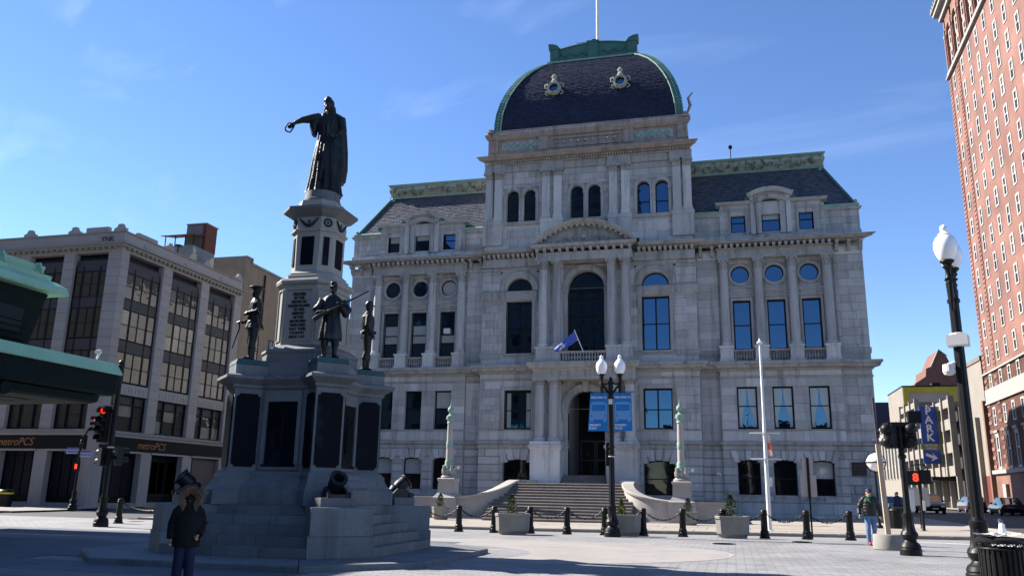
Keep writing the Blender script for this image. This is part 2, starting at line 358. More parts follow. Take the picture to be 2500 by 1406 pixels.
def arcpts(xc, zs, r, rz=None, n=14): rz = rz or r; return [(xc+r*cos(pi*i/n), zs+rz*sin(pi*i/n)) for i in range(n+1)]
GB = M('glass_over_blind', (.33, .35, .35), .12, var=.05, coat=.6)
def window(x0, x1, z0, z1, y, zs=(), xs=(), arch=0., fwid=.08, mats=None, glassm=None, parent=None, name='window', frame=None):
    # frame with lights; arch>0: rise of the arched head above z1
    if x0 > x1: x0, x1 = x1, x0
    parent = parent or CH; f = MB(); gm_ = glassm or GLASS
    f.box(x0, x0+fwid, y, y+.1, z0, z1); f.box(x1-fwid, x1, y, y+.1, z0, z1); f.box(x0+fwid, x1-fwid, y+.002, y+.1, z0, z0+fwid*1.2)
    xc, r = (x0+x1)/2, (x1-x0)/2
    if arch:
        out = arcpts(xc, z1, r, arch); inn = arcpts(xc, z1, r-fwid, arch-fwid)
        f.loft([[(a[0],y,a[1]),(b[0],y,b[1]),(b[0],y+.1,b[1]),(a[0],y+.1,a[1])] for a, b in zip(inn, out)])
    else: f.box(x0+fwid, x1-fwid, y+.002, y+.1, z1-fwid, z1)
    cx = [x0+fwid]+[x for x in xs]+[x1-fwid]; cz = [z0+fwid]+list(zs)+[z1-(0 if arch else fwid)]
    for x in xs: f.box(x-.05, x+.05, y+.01, y+.09, z0+fwid, z1-(0 if arch else fwid))
    for z in zs: f.box(x0+fwid, x1-fwid, y+.015, y+.085, z-.035, z+.035)
    w = f.build(name, frame or FRAME, parent); k = 0
    for i in range(len(cx)-1):
        for j in range(len(cz)-1):
            a, b, c, d = cx[i], cx[i+1], cz[j], cz[j+1]
            mt = (mats or {}).get((i, j), gm_)
            if arch and j == len(cz)-2 and len(cx) == 2: poly = [(a, c), (b, c)]+arcpts(xc, z1, r-fwid, arch-fwid)
            else: poly = rectp(a, b, c, d)
            pane(poly, y+.05, w, mt)
    return w
# --- mouldings: simple profiles running along x
def cornice(x0, x1, y, z0, z1, proj, m=None, ml=1., mr=1.):
    h = z1-z0; (m or TRIM).profx([(y+.3,z0),(y-.12*proj,z0),(y-.2*proj,z0+.18*h),(y-.72*proj,z0+.30*h),(y-.80*proj,z0+.55*h),(y-proj,z0+.74*h),(y-proj,z1),(y+.3,z1+.02)], x0, x1, y, ml, mr)
def belt(x0, x1, y, z0, z1, proj, m=None, ml=1., mr=1.):
    h = z1-z0; (m or TRIM).profx([(y+.2,z0),(y-.4*proj,z0),(y-proj,z0+.4*h),(y-proj,z1-.1*h),(y-.6*proj,z1),(y+.2,z1)], x0, x1, y, ml, mr)
# --- columns with capitals (shared meshes)
def capital_mesh(r, h, name, sq=False):
    m = MB(); m.lathe([(r*.98,0),(r*1.08,.02*h),(r*1.08,.06*h),(r*.95,.1*h),(r*.98,.5*h),(r*1.2,.8*h),(r*1.25,.84*h)], 16)
    for row, (zz, hh, n, a0) in enumerate(((.08, .38, 8, 0), (.34, .36, 8, pi/8))):
        for k in range(n):
            a = a0+2*pi*k/n; c, s_ = cos(a), sin(a); w = r*.30
            pts = []
            for q, (rr, z) in enumerate(((.98, zz), (1.12, zz+hh*.6), (1.34, zz+hh*.95), (1.36, zz+hh*.78))):
                ww = w*(1, .95, .6, .4)[q]; pts.append([(rr*r*c-ww*s_, rr*r*s_+ww*c, z*h), (rr*r*c+ww*s_, rr*r*s_-ww*c, z*h)])
            m.loft(pts, cap=False, closed=False)
    for k in range(4):
        a = pi/4+pi/2*k; m.lathe([(.001,-.1*h),(.14*r,-.12*h),(.28*r,-.04*h),(.28*r,.06*h),(.1*r,.12*h),(.001,.1*h)], 8, (1.45*r*cos(a), 1.45*r*sin(a), .76*h))
    b = r*1.38; m.prism([(-b,-b),(-b*.4,-b*.86),(b*.4,-b*.86),(b,-b),(b*.86,-b*.4),(b*.86,b*.4),(b,b),(b*.4,b*.86),(-b*.4,b*.86),(-b,b),(-b*.86,b*.4),(-b*.86,-b*.4)], 'z', .85*h, h)
    return m.mesh(name, GRAND, .7)
def column_mesh(r, h, name):
    return MB().lathe([(r*1.32,0),(r*1.32,.1),(r*1.22,.12),(r*1.28,.18),(r*1.2,.24),(r*1.04,.27),(r,.34),(r,h*.35),(r*.97,h*.6),(r*.87,h-.06),(r*.95,h-.05),(r*.95,h)], 20).mesh(name, GRAN, .6)
colcache = {}
def column(x, y, z0, z1, r, caph, plinth=True):
    k = (r, round(z1-z0, 3), caph)
    if k not in colcache: colcache[k] = (column_mesh(r, z1-z0-caph, 'column'), capital_mesh(r*.9, caph, 'capital'))
    c = link('column', colcache[k][0], CH, (x, y, z0)); link('capital', colcache[k][1], c, (0, 0, z1-z0-caph)); return c
def pilaster(x0, x1, y, z0, z1, caph, proj=.16):
    m = MB(); m.box(x0, x1, y-proj, y+.05, z0+.3, z1-caph); m.box(x0-.05, x1+.05, y-proj-.05, y+.05, z0, z0+.22); m.box(x0-.025, x1+.025, y-proj-.025, y+.05, z0+.22, z0+.3)
    p = m.build('pilaster', GRAN, CH); c = MB(); h = caph; w = (x1-x0)/2; xc = (x0+x1)/2; zb = z1-h
    c.box(x0-.03, x1+.03, y-proj-.03, y+.05, zb, zb+.06*h)
    c.loft([[(xc-w*q, y-proj*p_, z), (xc+w*q, y-proj*p_, z), (xc+w*q, y+.04, z), (xc-w*q, y+.04, z)] for q, p_, z in ((.96, 1., zb+.06*h), (1.0, 1.1, zb+.5*h), (1.25, 1.6, zb+.85*h))])
    for row, (zz, hh) in enumerate(((.08, .4), (.36, .36))):
        for k in range(4 if row == 0 else 3):
            u = xc+w*(-.75+.5*k if row == 0 else -.5+.5*k); a = .2*w
            c.loft([[(u-a, y-proj*1.02, zb+zz*h), (u+a, y-proj*1.02, zb+zz*h)], [(u-a, y-proj*1.25, zb+(zz+hh*.6)*h), (u+a, y-proj*1.25, zb+(zz+hh*.6)*h)], [(u-a*.6, y-proj*1.9, zb+(zz+hh)*h), (u+a*.6, y-proj*1.9, zb+(zz+hh)*h)], [(u-a*.4, y-proj*1.9, zb+(zz+hh*.8)*h), (u+a*.4, y-proj*1.9, zb+(zz+hh*.8)*h)]], cap=False, closed=False)
    for s_ in (-1, 1): c.tube([(xc+s_*w*1.2, y-proj*1.9, zb+.75*h), (xc+s_*w*1.2, y, zb+.75*h)], .16*h, 10)
    c.box(x0-.1, x1+.1, y-proj-.1, y+.05, zb+.86*h, zb+h); c.build('capital', GRAND, p); return p
brk = {}
def brackets(xa, xb, n, y, z0, z1, depth, w, name='bracket', scroll=False):
    k = (round(z1-z0, 3), depth, w, scroll)
    if k not in brk:
        h = z1-z0; m = MB()
        if scroll: m.prism([(0,0),(-.25*depth,.05*h),(-.5*depth,.35*h),(-.55*depth,.6*h),(-depth,.72*h),(-depth,h),(0,h)], 'x', -w/2, w/2)
        else: m.prism([(0,0),(-.8*depth,.1*h),(-depth,.35*h),(-depth,h),(0,h)], 'x', -w/2, w/2)
        brk[k] = m.mesh(name, GRAND)
    for i in range(n):
        x = xa+(xb-xa)*(i/(n-1) if n > 1 else .5); link(name, brk[k], CH, (x, y, z0))
bal_me = MB().lathe([(.1,0),(.1,.06),(.06,.09),(.05,.14),(.10,.28),(.085,.36),(.045,.5),(.05,.58),(.085,.62),(.085,.66)], 10).mesh('baluster', GRAND, .7)
def balustrade(xa, xb, n, y, z0, h=.66):
    for i in range(n): link('baluster', bal_me, CH, (xa+(xb-xa)*(i+.5)/n, y, z0), sc=(1, 1, h/.66))
def panel(x0, x1, z0, z1, y, name='panel', mat=None, d=.03):
    m = MB(); m.box(x0, x1, y-d, y+.02, z0, z1); return m.build(name, mat or GRAN, CH)
# ------------------------------------------------ wings
ATT = [(10.33, 11.33, 19.74, 21.33), (12.45, 13.70, 19.74, 21.85), (14.95, 15.92, 19.74, 21.33)]
TALL = [(10.20, 11.40), (12.50, 13.72), (14.80, 16.02)]
CIRC = [(10.79, 16.70), (13.09, 16.70), (15.39, 16.70)]
F1 = [(10.20, 11.52), (12.52, 13.84), (14.83, 16.15)]
BAS = [(10.05, 11.48), (12.34, 13.77), (14.66, 16.09)]
COLX = [9.68, 12.01, 14.255, 16.52]
for s in (-1, 1):
    X = lambda a: s*a
    # base course and rusticated basement
    zb = -.2
    holesB = [(X(a), X(b), 1.69, 4.02) for a, b in BAS]
    ashlar(X(7.8), X(19.05), zb, 1.22, -.40, [], course=.72, bw=1.9, joint=.03, depth=.04, thick=.7)
    belt(*sorted((X(7.8), X(19.05))), -.40, 1.20, 1.34, .05)
    ashlar(X(9.15), X(16.95), 1.30, 4.56, -.30, holesB, course=.54, bw=1.5, joint=.07, depth=.07, thick=.8)
    ashlar(X(7.8), X(9.15), 1.30, 4.56, 0., [], course=.54, bw=1.4, joint=.07, depth=.07)
    ashlar(X(16.95), X(18.9), 1.30, 4.56, 0., [], course=.54, bw=1.0, joint=.07, depth=.07)
    for i, (a, b) in enumerate(BAS):     # segmental heads, voussoirs
        x0, x1 = sorted((X(a), X(b))); xc = (x0+x1)/2
        WALL.spandrel(x0, x1, 4.02, xc, 3.70, (x1-x0)/2, -.262, .2, rz=.26)
        for k in range(-2, 3):
            w = .30; m = MB(); u = xc+k*.36; t = k*.13
            m.prism([(u-.165, 3.94-.04*k*k), (u+.165, 3.94-.04*k*k), (u+.165+t+.03, 4.54), (u-.165+t-.03, 4.54)], 'y', -.30-(.10 if k == 0 else .05), -.2); m.build('voussoir', GRAN, CH)
        bl = {(0, 1): GB} if (s < 0 and i < 3 and i != 0) or (s > 0 and i == 2) else {}
        window(x0, x1, 1.69, 3.70, .06, zs=[2.75], arch=.24, mats=bl, glassm=GLASSD)
        TRIM.box(x0-.06, x1+.06, -.36, .1, 1.58, 1.69)
    belt(*sorted((X(7.85), X(18.9))), -.0, 4.56, 4.86, .05); belt(*sorted((X(9.15), X(16.95))), -.30, 4.56, 4.86, .05)
    belt(*sorted((X(7.85), X(18.95))), 0., 4.87, 5.12, .16); belt(*sorted((X(9.15), X(16.95))), -.30, 4.87, 5.12, .16)
    # first floor
    holes1 = [(X(a), X(b), 5.94, 8.80) for a, b in F1]
    ashlar(X(9.15), X(16.95), 5.12, 5.94, -.30, [], course=.82, bw=2.3, thick=.8)
    ashlar(X(9.15), X(16.95), 5.94, 9.35, -.30, holes1, course=.57, bw=1.2, thick=.8)
    ashlar(X(7.8), X(9.15), 5.12, 9.35, 0., [], course=.57, bw=1.35); ashlar(X(16.95), X(18.9), 5.12, 9.35, 0., [], course=.57, bw=1.1)
    belt(*sorted((X(9.15), X(16.95))), -.30, 5.84, 5.95, .09); belt(*sorted((X(16.95), X(18.9))), 0., 5.84, 5.95, .07)
    for i, (a, b) in enumerate(F1):
        x0, x1 = sorted((X(a), X(b)))
        w = window(x0, x1, 5.96, 8.80, .02, zs=[7.5], mats={(0, 1): GB} if s < 0 and i == 0 else {}, fwid=.1)
        panel(x0+.02, x1-.02, 5.22, 5.76, -.30, d=-.04+.07)
        if s > 0:    # drawn net curtains
            for q in (0, 1):
                xa, xb = (x0+.11, x0+.66) if q == 0 else (x1-.66, x1-.11)
                t = lambda u: xa+(xb-xa)*u if q == 0 else xb-(xb-xa)*u
                pane([(t(0), 6.1), (t(.38), 6.1), (t(.28), 6.55), (t(.45), 7.1), (t(.8), 7.6), (t(.95), 8.68), (t(0), 8.68)], .055, w, GB, 'curtain')
    # ledge above the first floor
    for y, a, b in ((-.30, 9.15, 16.95), (0., 7.8, 18.9)):
        x0, x1 = sorted((X(a), X(b))); belt(x0, x1, y, 9.35, 9.5, .06); ashlar(x0 if y else x0, x1, 9.5, 9.86, y, [] if y else [(X(9.15), X(16.95), 9, 10)], course=.4, bw=2.4)
        cornice(x0, x1, y, 9.86, 10.45, .62)
    # second floor: pedestals, columns, tall and round windows
    ashlar(X(7.8), X(9.25), 10.45, 17.8, 0., [], course=.56, bw=1.3); ashlar(X(16.97), X(18.9), 10.45, 17.8, 0., [], course=.56, bw=1.1)
    belt(*sorted((X(16.97), X(18.9))), 0., 10.9, 11.35, .07); belt(*sorted((X(7.8), X(9.25))), 0., 10.9, 11.35, .07)
    x0, x1 = sorted((X(9.25), X(16.97)))
    ashlar(x0, x1, 10.45, 11.34, .06, [], course=.9, bw=2.3)
    ashlar(x0, x1, 11.34, 15.0, .06, [(X(a), X(b), 11.34, 14.84) for a, b in TALL], course=.56, bw=1.1)
    ashlar(x0, x1, 15.0, 15.9, .06, [], course=.5, bw=1.15)
    ashlar(x0, x1, 15.9, 17.8, .06, [(X(c)-.82, X(c)+.82, 15.9, 17.5) for c, _ in CIRC], course=.55, bw=.7)
    for i, (a, b) in enumerate(TALL):
        xa, xb = sorted((X(a), X(b)))
        t = MB(); t.box(xa-.16, xa, -.02, .2, 11.34, 15.0); t.box(xb, xb+.16, -.02, .2, 11.34, 15.0); t.box(xa, xb, -.018, .2, 14.84, 15.0); t.build('window_surround', GRAND, CH)
        belt(xa-.3, xb+.3, .06, 15.05, 15.25, .1); belt(xa-.35, xb+.35, .06, 15.44, 15.72, .12)
        left = {0: {(0, 1): GB, (0, 2): GB}, 1: {(0, 1): GB, (0, 2): GB}, 2: {(0, 1): GB, (0, 2): GB}}
        if s < 0: w = window(xa, xb, 11.36, 14.84, .28, zs=[12.45, 13.1, 13.9], mats={(0, 1): GB, (0, 2): GB} if i != 0 else {(0, 1): GB})
        else: w = window(xa, xb, 11.36, 14.84, .28, zs=[13.11], fwid=.1)
        if s < 0 and i == 0:
            m = MB(); m.box(xa+.32, xa+.82, .0, .33, 13.16, 13.55)
            for q in range(5): m.box(xa+.36, xa+.72, -.012, .0, 13.21+q*.065, 13.245+q*.065)
            m.build('air_conditioner', WHITE, CH)
        pd = MB(); pd.box(xa-.1, xb+.1, -.32, .1, 10.45, 10.55); pd.box(xa-.1, xb+.1, -.34, .12, 11.22, 11.34); pd.build('balcony_rail', GRAND, CH)
        balustrade(xa-.05, xb+.05, 7, -.12, 10.55)
    for i, (c, zc) in enumerate(CIRC):
        xc = X(c); WALL.plate_hole(xc-.82, xc+.82, 15.9, 17.5, xc, zc, .66, .095, .5)
        m = MB(); m.ring(xc, zc, .63, .80, -.02, .25, 0, 2*pi, 32); m.build('round_surround', GRAND, CH)
        f = MB(); f.ring(xc, zc, .56, .66, .24, .34, 0, 2*pi, 32); w = f.build('round_window', FRAME, CH)
        n = 28; pane([(xc+.57*cos(2*pi*k/n), zc+.57*sin(2*pi*k/n)) for k in range(n)], .29, w, GB if (s < 0 and i == 0) else GLASS)
    for c in COLX:
        p = MB(); p.box(X(c)-.5, X(c)+.5, -.74, .1, 10.45, 10.62); p.box(X(c)-.44, X(c)+.44, -.68, .1, 10.62, 11.42); p.box(X(c)-.5, X(c)+.5, -.74, .1, 11.42, 11.56); p.build('pedestal', GRAN, CH)
        column(X(c), -.24, 11.56, 17.80, .315, .84)
    # entablature, dentils and main cornice
    for y, a, b in ((-.45, 9.25, 16.95), (-.05, 7.85, 18.9)):
        xa, xb = sorted((X(a), X(b)))
        if y < -.1: TRIM.box(xa, xb, y, .5, 17.8, 18.05); TRIM.box(xa+.03, xb-.03, y+.04, .5, 18.05, 18.42)
        else: ashlar(xa, xb, 17.8, 18.42, y, [(X(9.25), X(16.95), 17, 19)], course=.62, bw=1.4)
    TRIM.box(*sorted((X(9.2), X(17.0))), -.58, .4, 18.42, 18.52); TRIM.box(*sorted((X(7.9), X(18.95))), -.14, .4, 18.422, 18.518)
    brackets(X(9.5), X(16.75), 19, -.45, 18.46, 18.74, .42, .19, 'dentil')
    brackets(X(17.25), X(18.8), 3, -.05, 18.0, 18.74, .62, .22, 'bracket', True); brackets(X(8.15), X(8.95), 2, -.05, 18.0, 18.74, .62, .22, 'bracket', True)
    cornice(*sorted((X(7.6), X(18.95))), -.25, 18.74, 19.02, .75)
    # attic storey and dormer
    ashlar(X(7.7), X(18.95), 19.02, 19.5, -.22, [], course=.5, bw=2.2)
    hA = [(X(a), X(b), c, d+.3) for a, b, c, d in ATT]
    ashlar(X(9.56), X(16.67), 19.5, 21.93, -.12, [(X(a), X(b), c, d) for a, b, c, d in ATT], course=.49, bw=1.0)
    ashlar(X(7.7), X(9.56), 19.5, 21.0, 0., [], course=.5, bw=1.2); ashlar(X(16.67), X(18.92), 19.5, 21.0, 0., [], course=.5, bw=1.1)
    cornice(*sorted((X(16.6), X(18.95))), 0., 20.95, 21.2, .16); cornice(*sorted((X(7.7), X(9.6))), 0., 20.95, 21.2, .16)
    xa, xb = sorted((X(11.72), X(14.45)))
    WALL.box(xa, xb, -.1, .8, 21.93, 21.97); xc = X(13.075)
    ashlar(xa, xb, 21.93, 22.45, -.30, [(xc-.63, xc+.63, 21, 22.6)], course=.5, bw=.5)
    WALL.spandrel(xc-.63, xc+.63, 22.42, xc, 21.85, .625, -.26, .3, rz=.3)
    m = MB(); m.ring(xc, 20.42, 1.74, 2.02, -.36, .2, radians(48), radians(132), 16); m.build('arch_moulding', GRAND, CH)
    for q in (-1, 1):
        m = MB(); m.box(xc+q*.63, xc+q*1.0, -.26, .1, 19.55, 21.9); m.build('window_surround', GRAND, CH)
        m = MB(); m.box(xc+q*1.05, xc+q*1.36, -.34, .1, 19.52, 22.38); m.build('dormer_pier', GRAN, CH)
        cornice(*sorted((xc+q*1.0, xc+q*1.45)), -.32, 22.36, 22.56, .2)
        m = MB(); m.tube([(xc+q*1.56, -.3, 22.1), (xc+q*1.56, .6, 22.1)], .2, 12); m.build('scroll', COPPER, CH)
        m = MB(); m.tube([(xc+q*3.62, -.2, 21.75), (xc+q*3.62, .6, 21.75)], .18, 12); m.build('scroll', COPPER, CH)
    # segmental crown of the dormer
    arc = lambda r, n=16: [(xc+r*cos(t), 20.05+r*sin(t)) for t in [radians(56)+radians(68)*i/n for i in range(n+1)]]
    m = MB(); m.loft([[(a[0], -.55, a[1]), (b[0], -.62, b[1]), (b[0], 1.6, b[1]), (a[0], 1.6, a[1])] for a, b in zip(arc(2.55), arc(2.86))]); m.build('dormer_crown', GRAND, CH)
    poly = arc(2.56)+[(xc-1.4, 21.9), (xc+1.4, 21.9)]
    m = MB(); m.prism(arc(2.56)+[(xc-1.4, 22.42), (xc+1.4, 22.42)], 'y', -.28, 1.5); m.build('dormer_gable', GRAN, CH)
    m = MB(); m.box(*sorted((X(9.56), X(16.67))), -.1, 1.3, 21.0, 21.9); m.build('dormer_body', GRAN, CH)
    for a, b in ((9.5, 11.7), (14.45, 16.72)): cornice(*sorted((X(a), X(b))), -.12, 21.75, 22.02, .22)
    m = MB()
    for a, b, c, d in (ATT[0], ATT[2]):
        p, q = sorted((X(a), X(b))); m = MB(); m.box(p-.2, p, -.17, .1, 19.6, 21.5); m.box(q, q+.2, -.17, .1, 19.6, 21.5); m.box(p, q, -.168, .1, 21.33, 21.52); m.build('window_surround', GRAND, CH)
    for i, (a, b, c, d) in enumerate(ATT):
        p, q = sorted((X(a), X(b)))
        if i == 1: window(p, q, c, d, .1, zs=[20.6, 21.35], arch=.27, mats={(0, 1): GB})
        else: window(p, q, c, d, .1, zs=[20.5], mats={(0, 1): GB} if s < 0 and i == 2 else {})
    # mansard: slates, copper hip, eaves strip, crest
def slates(name, P, N, wid, xr, mat, parent, lift=.035):
    m = MB()
    for i in range(N):
        v0, v1 = i/N, min(1., (i+1.15)/N); a0, b0 = xr(v0); off = (.5*wid if i % 2 else 0.)+random.uniform(-.02, .02)
        x = a0-off
        while x < b0:
            xa, xb = max(x, a0), min(x+wid-.012, b0); x += wid
            if xb-xa < .04: continue
            a1, b1 = xr(v1); ta, tb = min(max(xa, a1), b1), min(max(xb, a1), b1)
            p0, p1, q1, q0 = P(xa, v0), P(xb, v0), P(tb, v1), P(ta, v1)
            n = (p1-p0).cross(q0-p0)
            if n.length < 1e-6: continue
            n.normalize(); l = lift*random.uniform(.7, 1.35); dz = random.uniform(-.012, .012)*(q0-p0).normalized()
            m.add([p0+n*l+dz, p1+n*l+dz, q1+n*.008, q0+n*.008, p0+dz, p1+dz], [(0,1,2,3),(4,5,1,0)])
    return m.build(name, mat, parent, kind='stuff', recalc=False)
for s in (-1, 1):
    X = lambda a: s*a
    Y0, Y1, Z0, Z1 = .10, 2.85, 21.35, 25.35     # front slope
    XE, XT = 18.75, 17.0
    P = lambda x, v: Vector((x, Y0+(Y1-Y0)*v, Z0+(Z1-Z0)*v))
    if s > 0: xr = lambda v: (7.2, XE+(XT-XE)*v)
    else: xr = lambda v: (-(XE+(XT-XE)*v), -7.2)
    m = MB(); m.add([P(xr(0)[0],0), P(xr(0)[1],0), P(xr(1)[1],1), P(xr(1)[0],1), (X(XT), 16, Z1), (X(XE), 17.5, Z0), (X(7), 16, Z1)], [(0,1,2,3)])
    # body of the roof: a closed hipped block under the slates
    e = .05
    m = MB(); m.loft([[(X(7), Y0+e, Z0), (X(XE-e), Y0+e, Z0), (X(XE-e), 38, Z0), (X(7), 38, Z0)], [(X(7), Y1+e, Z1), (X(XT-e), Y1+e, Z1), (X(XT-e), 36, Z1), (X(7), 36, Z1)]]); roof = m.build('roof', SLATE, CH)
    slates('slates', P, 24, .26, xr, SLATEL, roof)
    Ps = (lambda x, v: Vector((XE+(XT-XE)*v, x, Z0+(Z1-Z0)*v))) if s > 0 else (lambda x, v: Vector((-(XE+(XT-XE)*v), -x, Z0+(Z1-Z0)*v)))
    slates('slates', Ps, 24, .26, (lambda v: (Y0+(Y1-Y0)*v, 14)) if s > 0 else (lambda v: (-14, -(Y0+(Y1-Y0)*v))), SLATEL, roof)
    m = MB(); m.tube([(X(XE), Y0-.05, Z0+.02), (X(XT), Y1-.05, Z1+.05)], .11, 8); m.build('hip_roll', COPPER, roof)
    # eaves: copper gutter strips either side of the dormer
    for a, b in ((7.7, 9.75), (16.55, 18.9)):
        p, q = sorted((X(a), X(b))); m = MB(); m.profx([(.25,21.18),(-.08,21.18),(-.16,21.34),(-.1,21.44),(.25,21.5)], p, q, 0, .4, .4); m.build('eaves_gutter', COPL, roof)
    m = MB(); m.lathe([(.16,0),(.2,.1),(.1,.2),(.14,.32),(.05,.42)], 10, (X(18.75), .0, 21.3)); m.build('eaves_knob', COPL, roof)
    # crest: curb, frieze with running leaf ornament, top moulding
    p, q = sorted((X(7.0), X(17.1)))
    m = MB(); m.profx([(3.4,25.28),(2.72,25.28),(2.62,25.42),(2.78,25.5),(3.4,25.5)], p, q, 2.85, .6, .6); m.profx([(3.4,26.28),(2.66,26.28),(2.5,26.38),(2.5,26.48),(3.4,26.54)], p, q, 2.85, .7, .7); m.build('crest_moulding', COPL, roof)
    m = MB(); m.profx([(3.4,25.5),(2.8,25.5),(2.6,26.0),(2.68,26.28),(3.4,26.28)], p, q, 2.85, .8, .8); m.build('crest_frieze', COPR, roof)
    m = MB(); n = 46
    for k in range(n):
        u = p+(q-p)*(k+.5)/n; h = .14+.03*(k % 2)
        m.lathe([(.001,-.02),(.09,.0),(.07,.06),(.001,.1)], 6, (u, 2.60, 25.75+.18*(k % 2))); m.tube([(u-.1, 2.66, 25.62), (u, 2.57, 25.78), (u+.1, 2.62, 26.02)], .035, 5)
    m.build('crest_ornament', COPR, roof)
    m = MB(); m.lathe([(.02,0),(.2,.02),(.16,.16),(.2,.22),(.12,.34),(.02,.36)], 8, (X(16.95), 2.7, 25.0)); m.build('crest_corner', COPL, roof)
# small antenna on the right roof
m = MB(); m.tube([(10.6, 3.0, 26.4), (10.6, 3.0, 27.5)], .03, 6); m.lathe([(.01,0),(.14,.1),(.14,.3),(.02,.38)], 8, (10.6, 3.0, 27.4))
tag(m.build('roof_antenna', IRON), 'small dark antenna above the right copper crest', 'antenna')
# ------------------------------------------------ central block
YC = -.9
cb = [(-7.8, 7.8)]
holes = []
for s in (-1, 1):
    holes += [(s*3.90, s*5.98, 1.55, 3.95), (s*3.97, s*5.95, 5.88, 8.68), (s*3.98, s*5.92, 11.30, 15.2)]
door = (-1.30, 1.30, .5, 7.3)
# base + rusticated basement
ashlar(-8.0, 8.0, -.2, 1.22, YC-.18, [(-1.35, 1.35, -.5, 9)], course=.72, bw=1.9, depth=.04)
for a_, b_ in ((-7.95, -1.5), (1.5, 7.95)): belt(a_, b_, YC-.18, 1.20, 1.34, .05, ml=0, mr=0)
hB = [(min(a,b), max(a,b), c, d) for a, b, c, d in holes]+[door]
ashlar(-7.8, 7.8, 1.30, 4.56, YC, hB, course=.54, bw=1.5, joint=.07, depth=.07, thick=.6)
for a_, b_ in ((-7.8, -1.62), (1.62, 7.8)): belt(a_, b_, YC, 4.56, 4.86, .05, ml=a_ < -5, mr=b_ > 5); belt(a_, b_, YC, 4.87, 5.12, .16, ml=a_ < -5, mr=b_ > 5)
ashlar(-7.8, 7.8, 5.12, 5.88, YC, hB, course=.8, bw=2.2)
belt(-7.8, -3.4, YC, 5.80, 5.9, .09); belt(3.4, 7.8, YC, 5.80, 5.9, .09)
ashlar(-7.8, 7.8, 5.88, 9.35, YC, hB+[(-1.8, 1.8, 7.29, 9.3)], course=.57, bw=1.2)
WALL.spandrel(-1.8, 1.8, 9.3, 0, 7.29, 1.30, YC+.035, YC+.5)
belt(-7.8, 7.8, YC, 9.35, 9.5, .06); ashlar(-7.8, 7.8, 9.5, 9.86, YC, [], course=.4, bw=2.4); cornice(-7.8, 7.8, YC, 9.86, 10.45, .62)
for s in (-1, 1):
    a, b = sorted((s*3.90, s*5.98)); xc = (a+b)/2
    WALL.spandrel(a, b, 3.95, xc, 3.45, 1.04, YC+.07, YC+.5, rz=.40)
    for k in range(-2, 3):
        m = MB(); u = xc+k*.44; t = k*.16; zz = 3.84-.055*k*k
        m.prism([(u-.2, zz), (u+.2, zz), (u+.2+t+.02, 4.54), (u-.2+t-.02, 4.54)], 'y', YC-(.10 if k == 0 else .05), YC+.1); m.build('voussoir', GRAN, CH)
    window(a, b, 1.55, 3.45, YC+.36, zs=[2.6], xs=[], arch=.38, glassm=GLASSD)
    TRIM.box(a-.06, b+.06, YC-.06, YC+.3, 1.44, 1.55)
    a, b = sorted((s*3.97, s*5.95))
    m = MB(); m.box(a-.28, a, YC-.06, YC+.2, 5.9, 8.95); m.box(b, b+.28, YC-.06, YC+.2, 5.9, 8.95); m.box(a, b, YC-.058, YC+.2, 8.68, 8.95); m.build('window_surround', GRAND, CH)
    w = window(a, b, 5.90, 8.68, YC+.3, zs=[7.25], xs=[xc], fwid=.1)
    for q in ((a+.12, a+.42), (b-.42, b-.12)):
        if s < 0: pane(rectp(q[0], q[1], 6.05, 8.5), YC+.335, w, GB, 'curtain')
    # second floor window with fanlight
    a, b = sorted((s*3.98, s*5.92))
    m = MB(); m.box(a-.26, a, YC-.07, YC+.2, 11.3, 15.3); m.box(b, b+.26, YC-.07, YC+.2, 11.3, 15.3); m.build('window_surround', GRAND, CH)
    window(a, b, 11.32, 15.2, YC+.32, zs=[13.25], xs=[xc], fwid=.11)
    m = MB(); m.box(a-.06, b+.06, YC-.12, YC+.3, 11.18, 11.32); m.build('window_sill', GRAND, CH)
    f = MB(); f.ring(xc, 16.02, .88, .97, YC+.32, YC+.42, 0, pi, 20); f.box(xc-.97, xc+.97, YC+.321, YC+.419, 15.98, 16.08); w = f.build('fanlight', FRAME, CH); pane(arcpts(xc, 16.05, .9), YC+.37, w, GLASS)
    m = MB(); m.ring(xc, 16.02, .97, 1.22, YC-.05, YC+.3, 0, pi, 24); m.ring(xc, 16.02, 1.22, 1.42, YC-.09, YC+.2, 0, pi, 24); m.build('arch_moulding', GRAND, CH)
    belt(a-.32, b+.32, YC, 15.28, 15.98, .12, ml=.3, mr=.3)
    belt(*sorted((s*6.6, s*7.8)), YC, 15.30, 15.98, .12); belt(*sorted((s*6.4, s*7.8)), YC, 10.9, 11.35, .08)
    # corner pier of the second floor, slightly proud
    m = MB(); m.box(*sorted((s*6.62, s*7.82)), YC-.06, YC+.1, 17.55, 17.75); m.build('pier_cap', GRAND, CH)
h2 = hB+[(-1.75, 1.75, 15.99, 17.6), (-1.33, 1.33, 10.4, 15.99), (3.5, 6.4, 15.98, 17.5), (-6.4, -3.5, 15.98, 17.5)]
ashlar(-7.8, 7.8, 10.45, 17.8, YC, h2, course=.565, bw=1.2)
for s in (-1, 1): WALL.spandrel(*sorted((s*3.5, s*6.4)), 17.5, s*4.95, 15.98, .98, YC+.03, YC+.5)
WALL.spandrel(-1.75, 1.75, 17.6, 0, 15.99, 1.33, YC+.03, YC+.6)
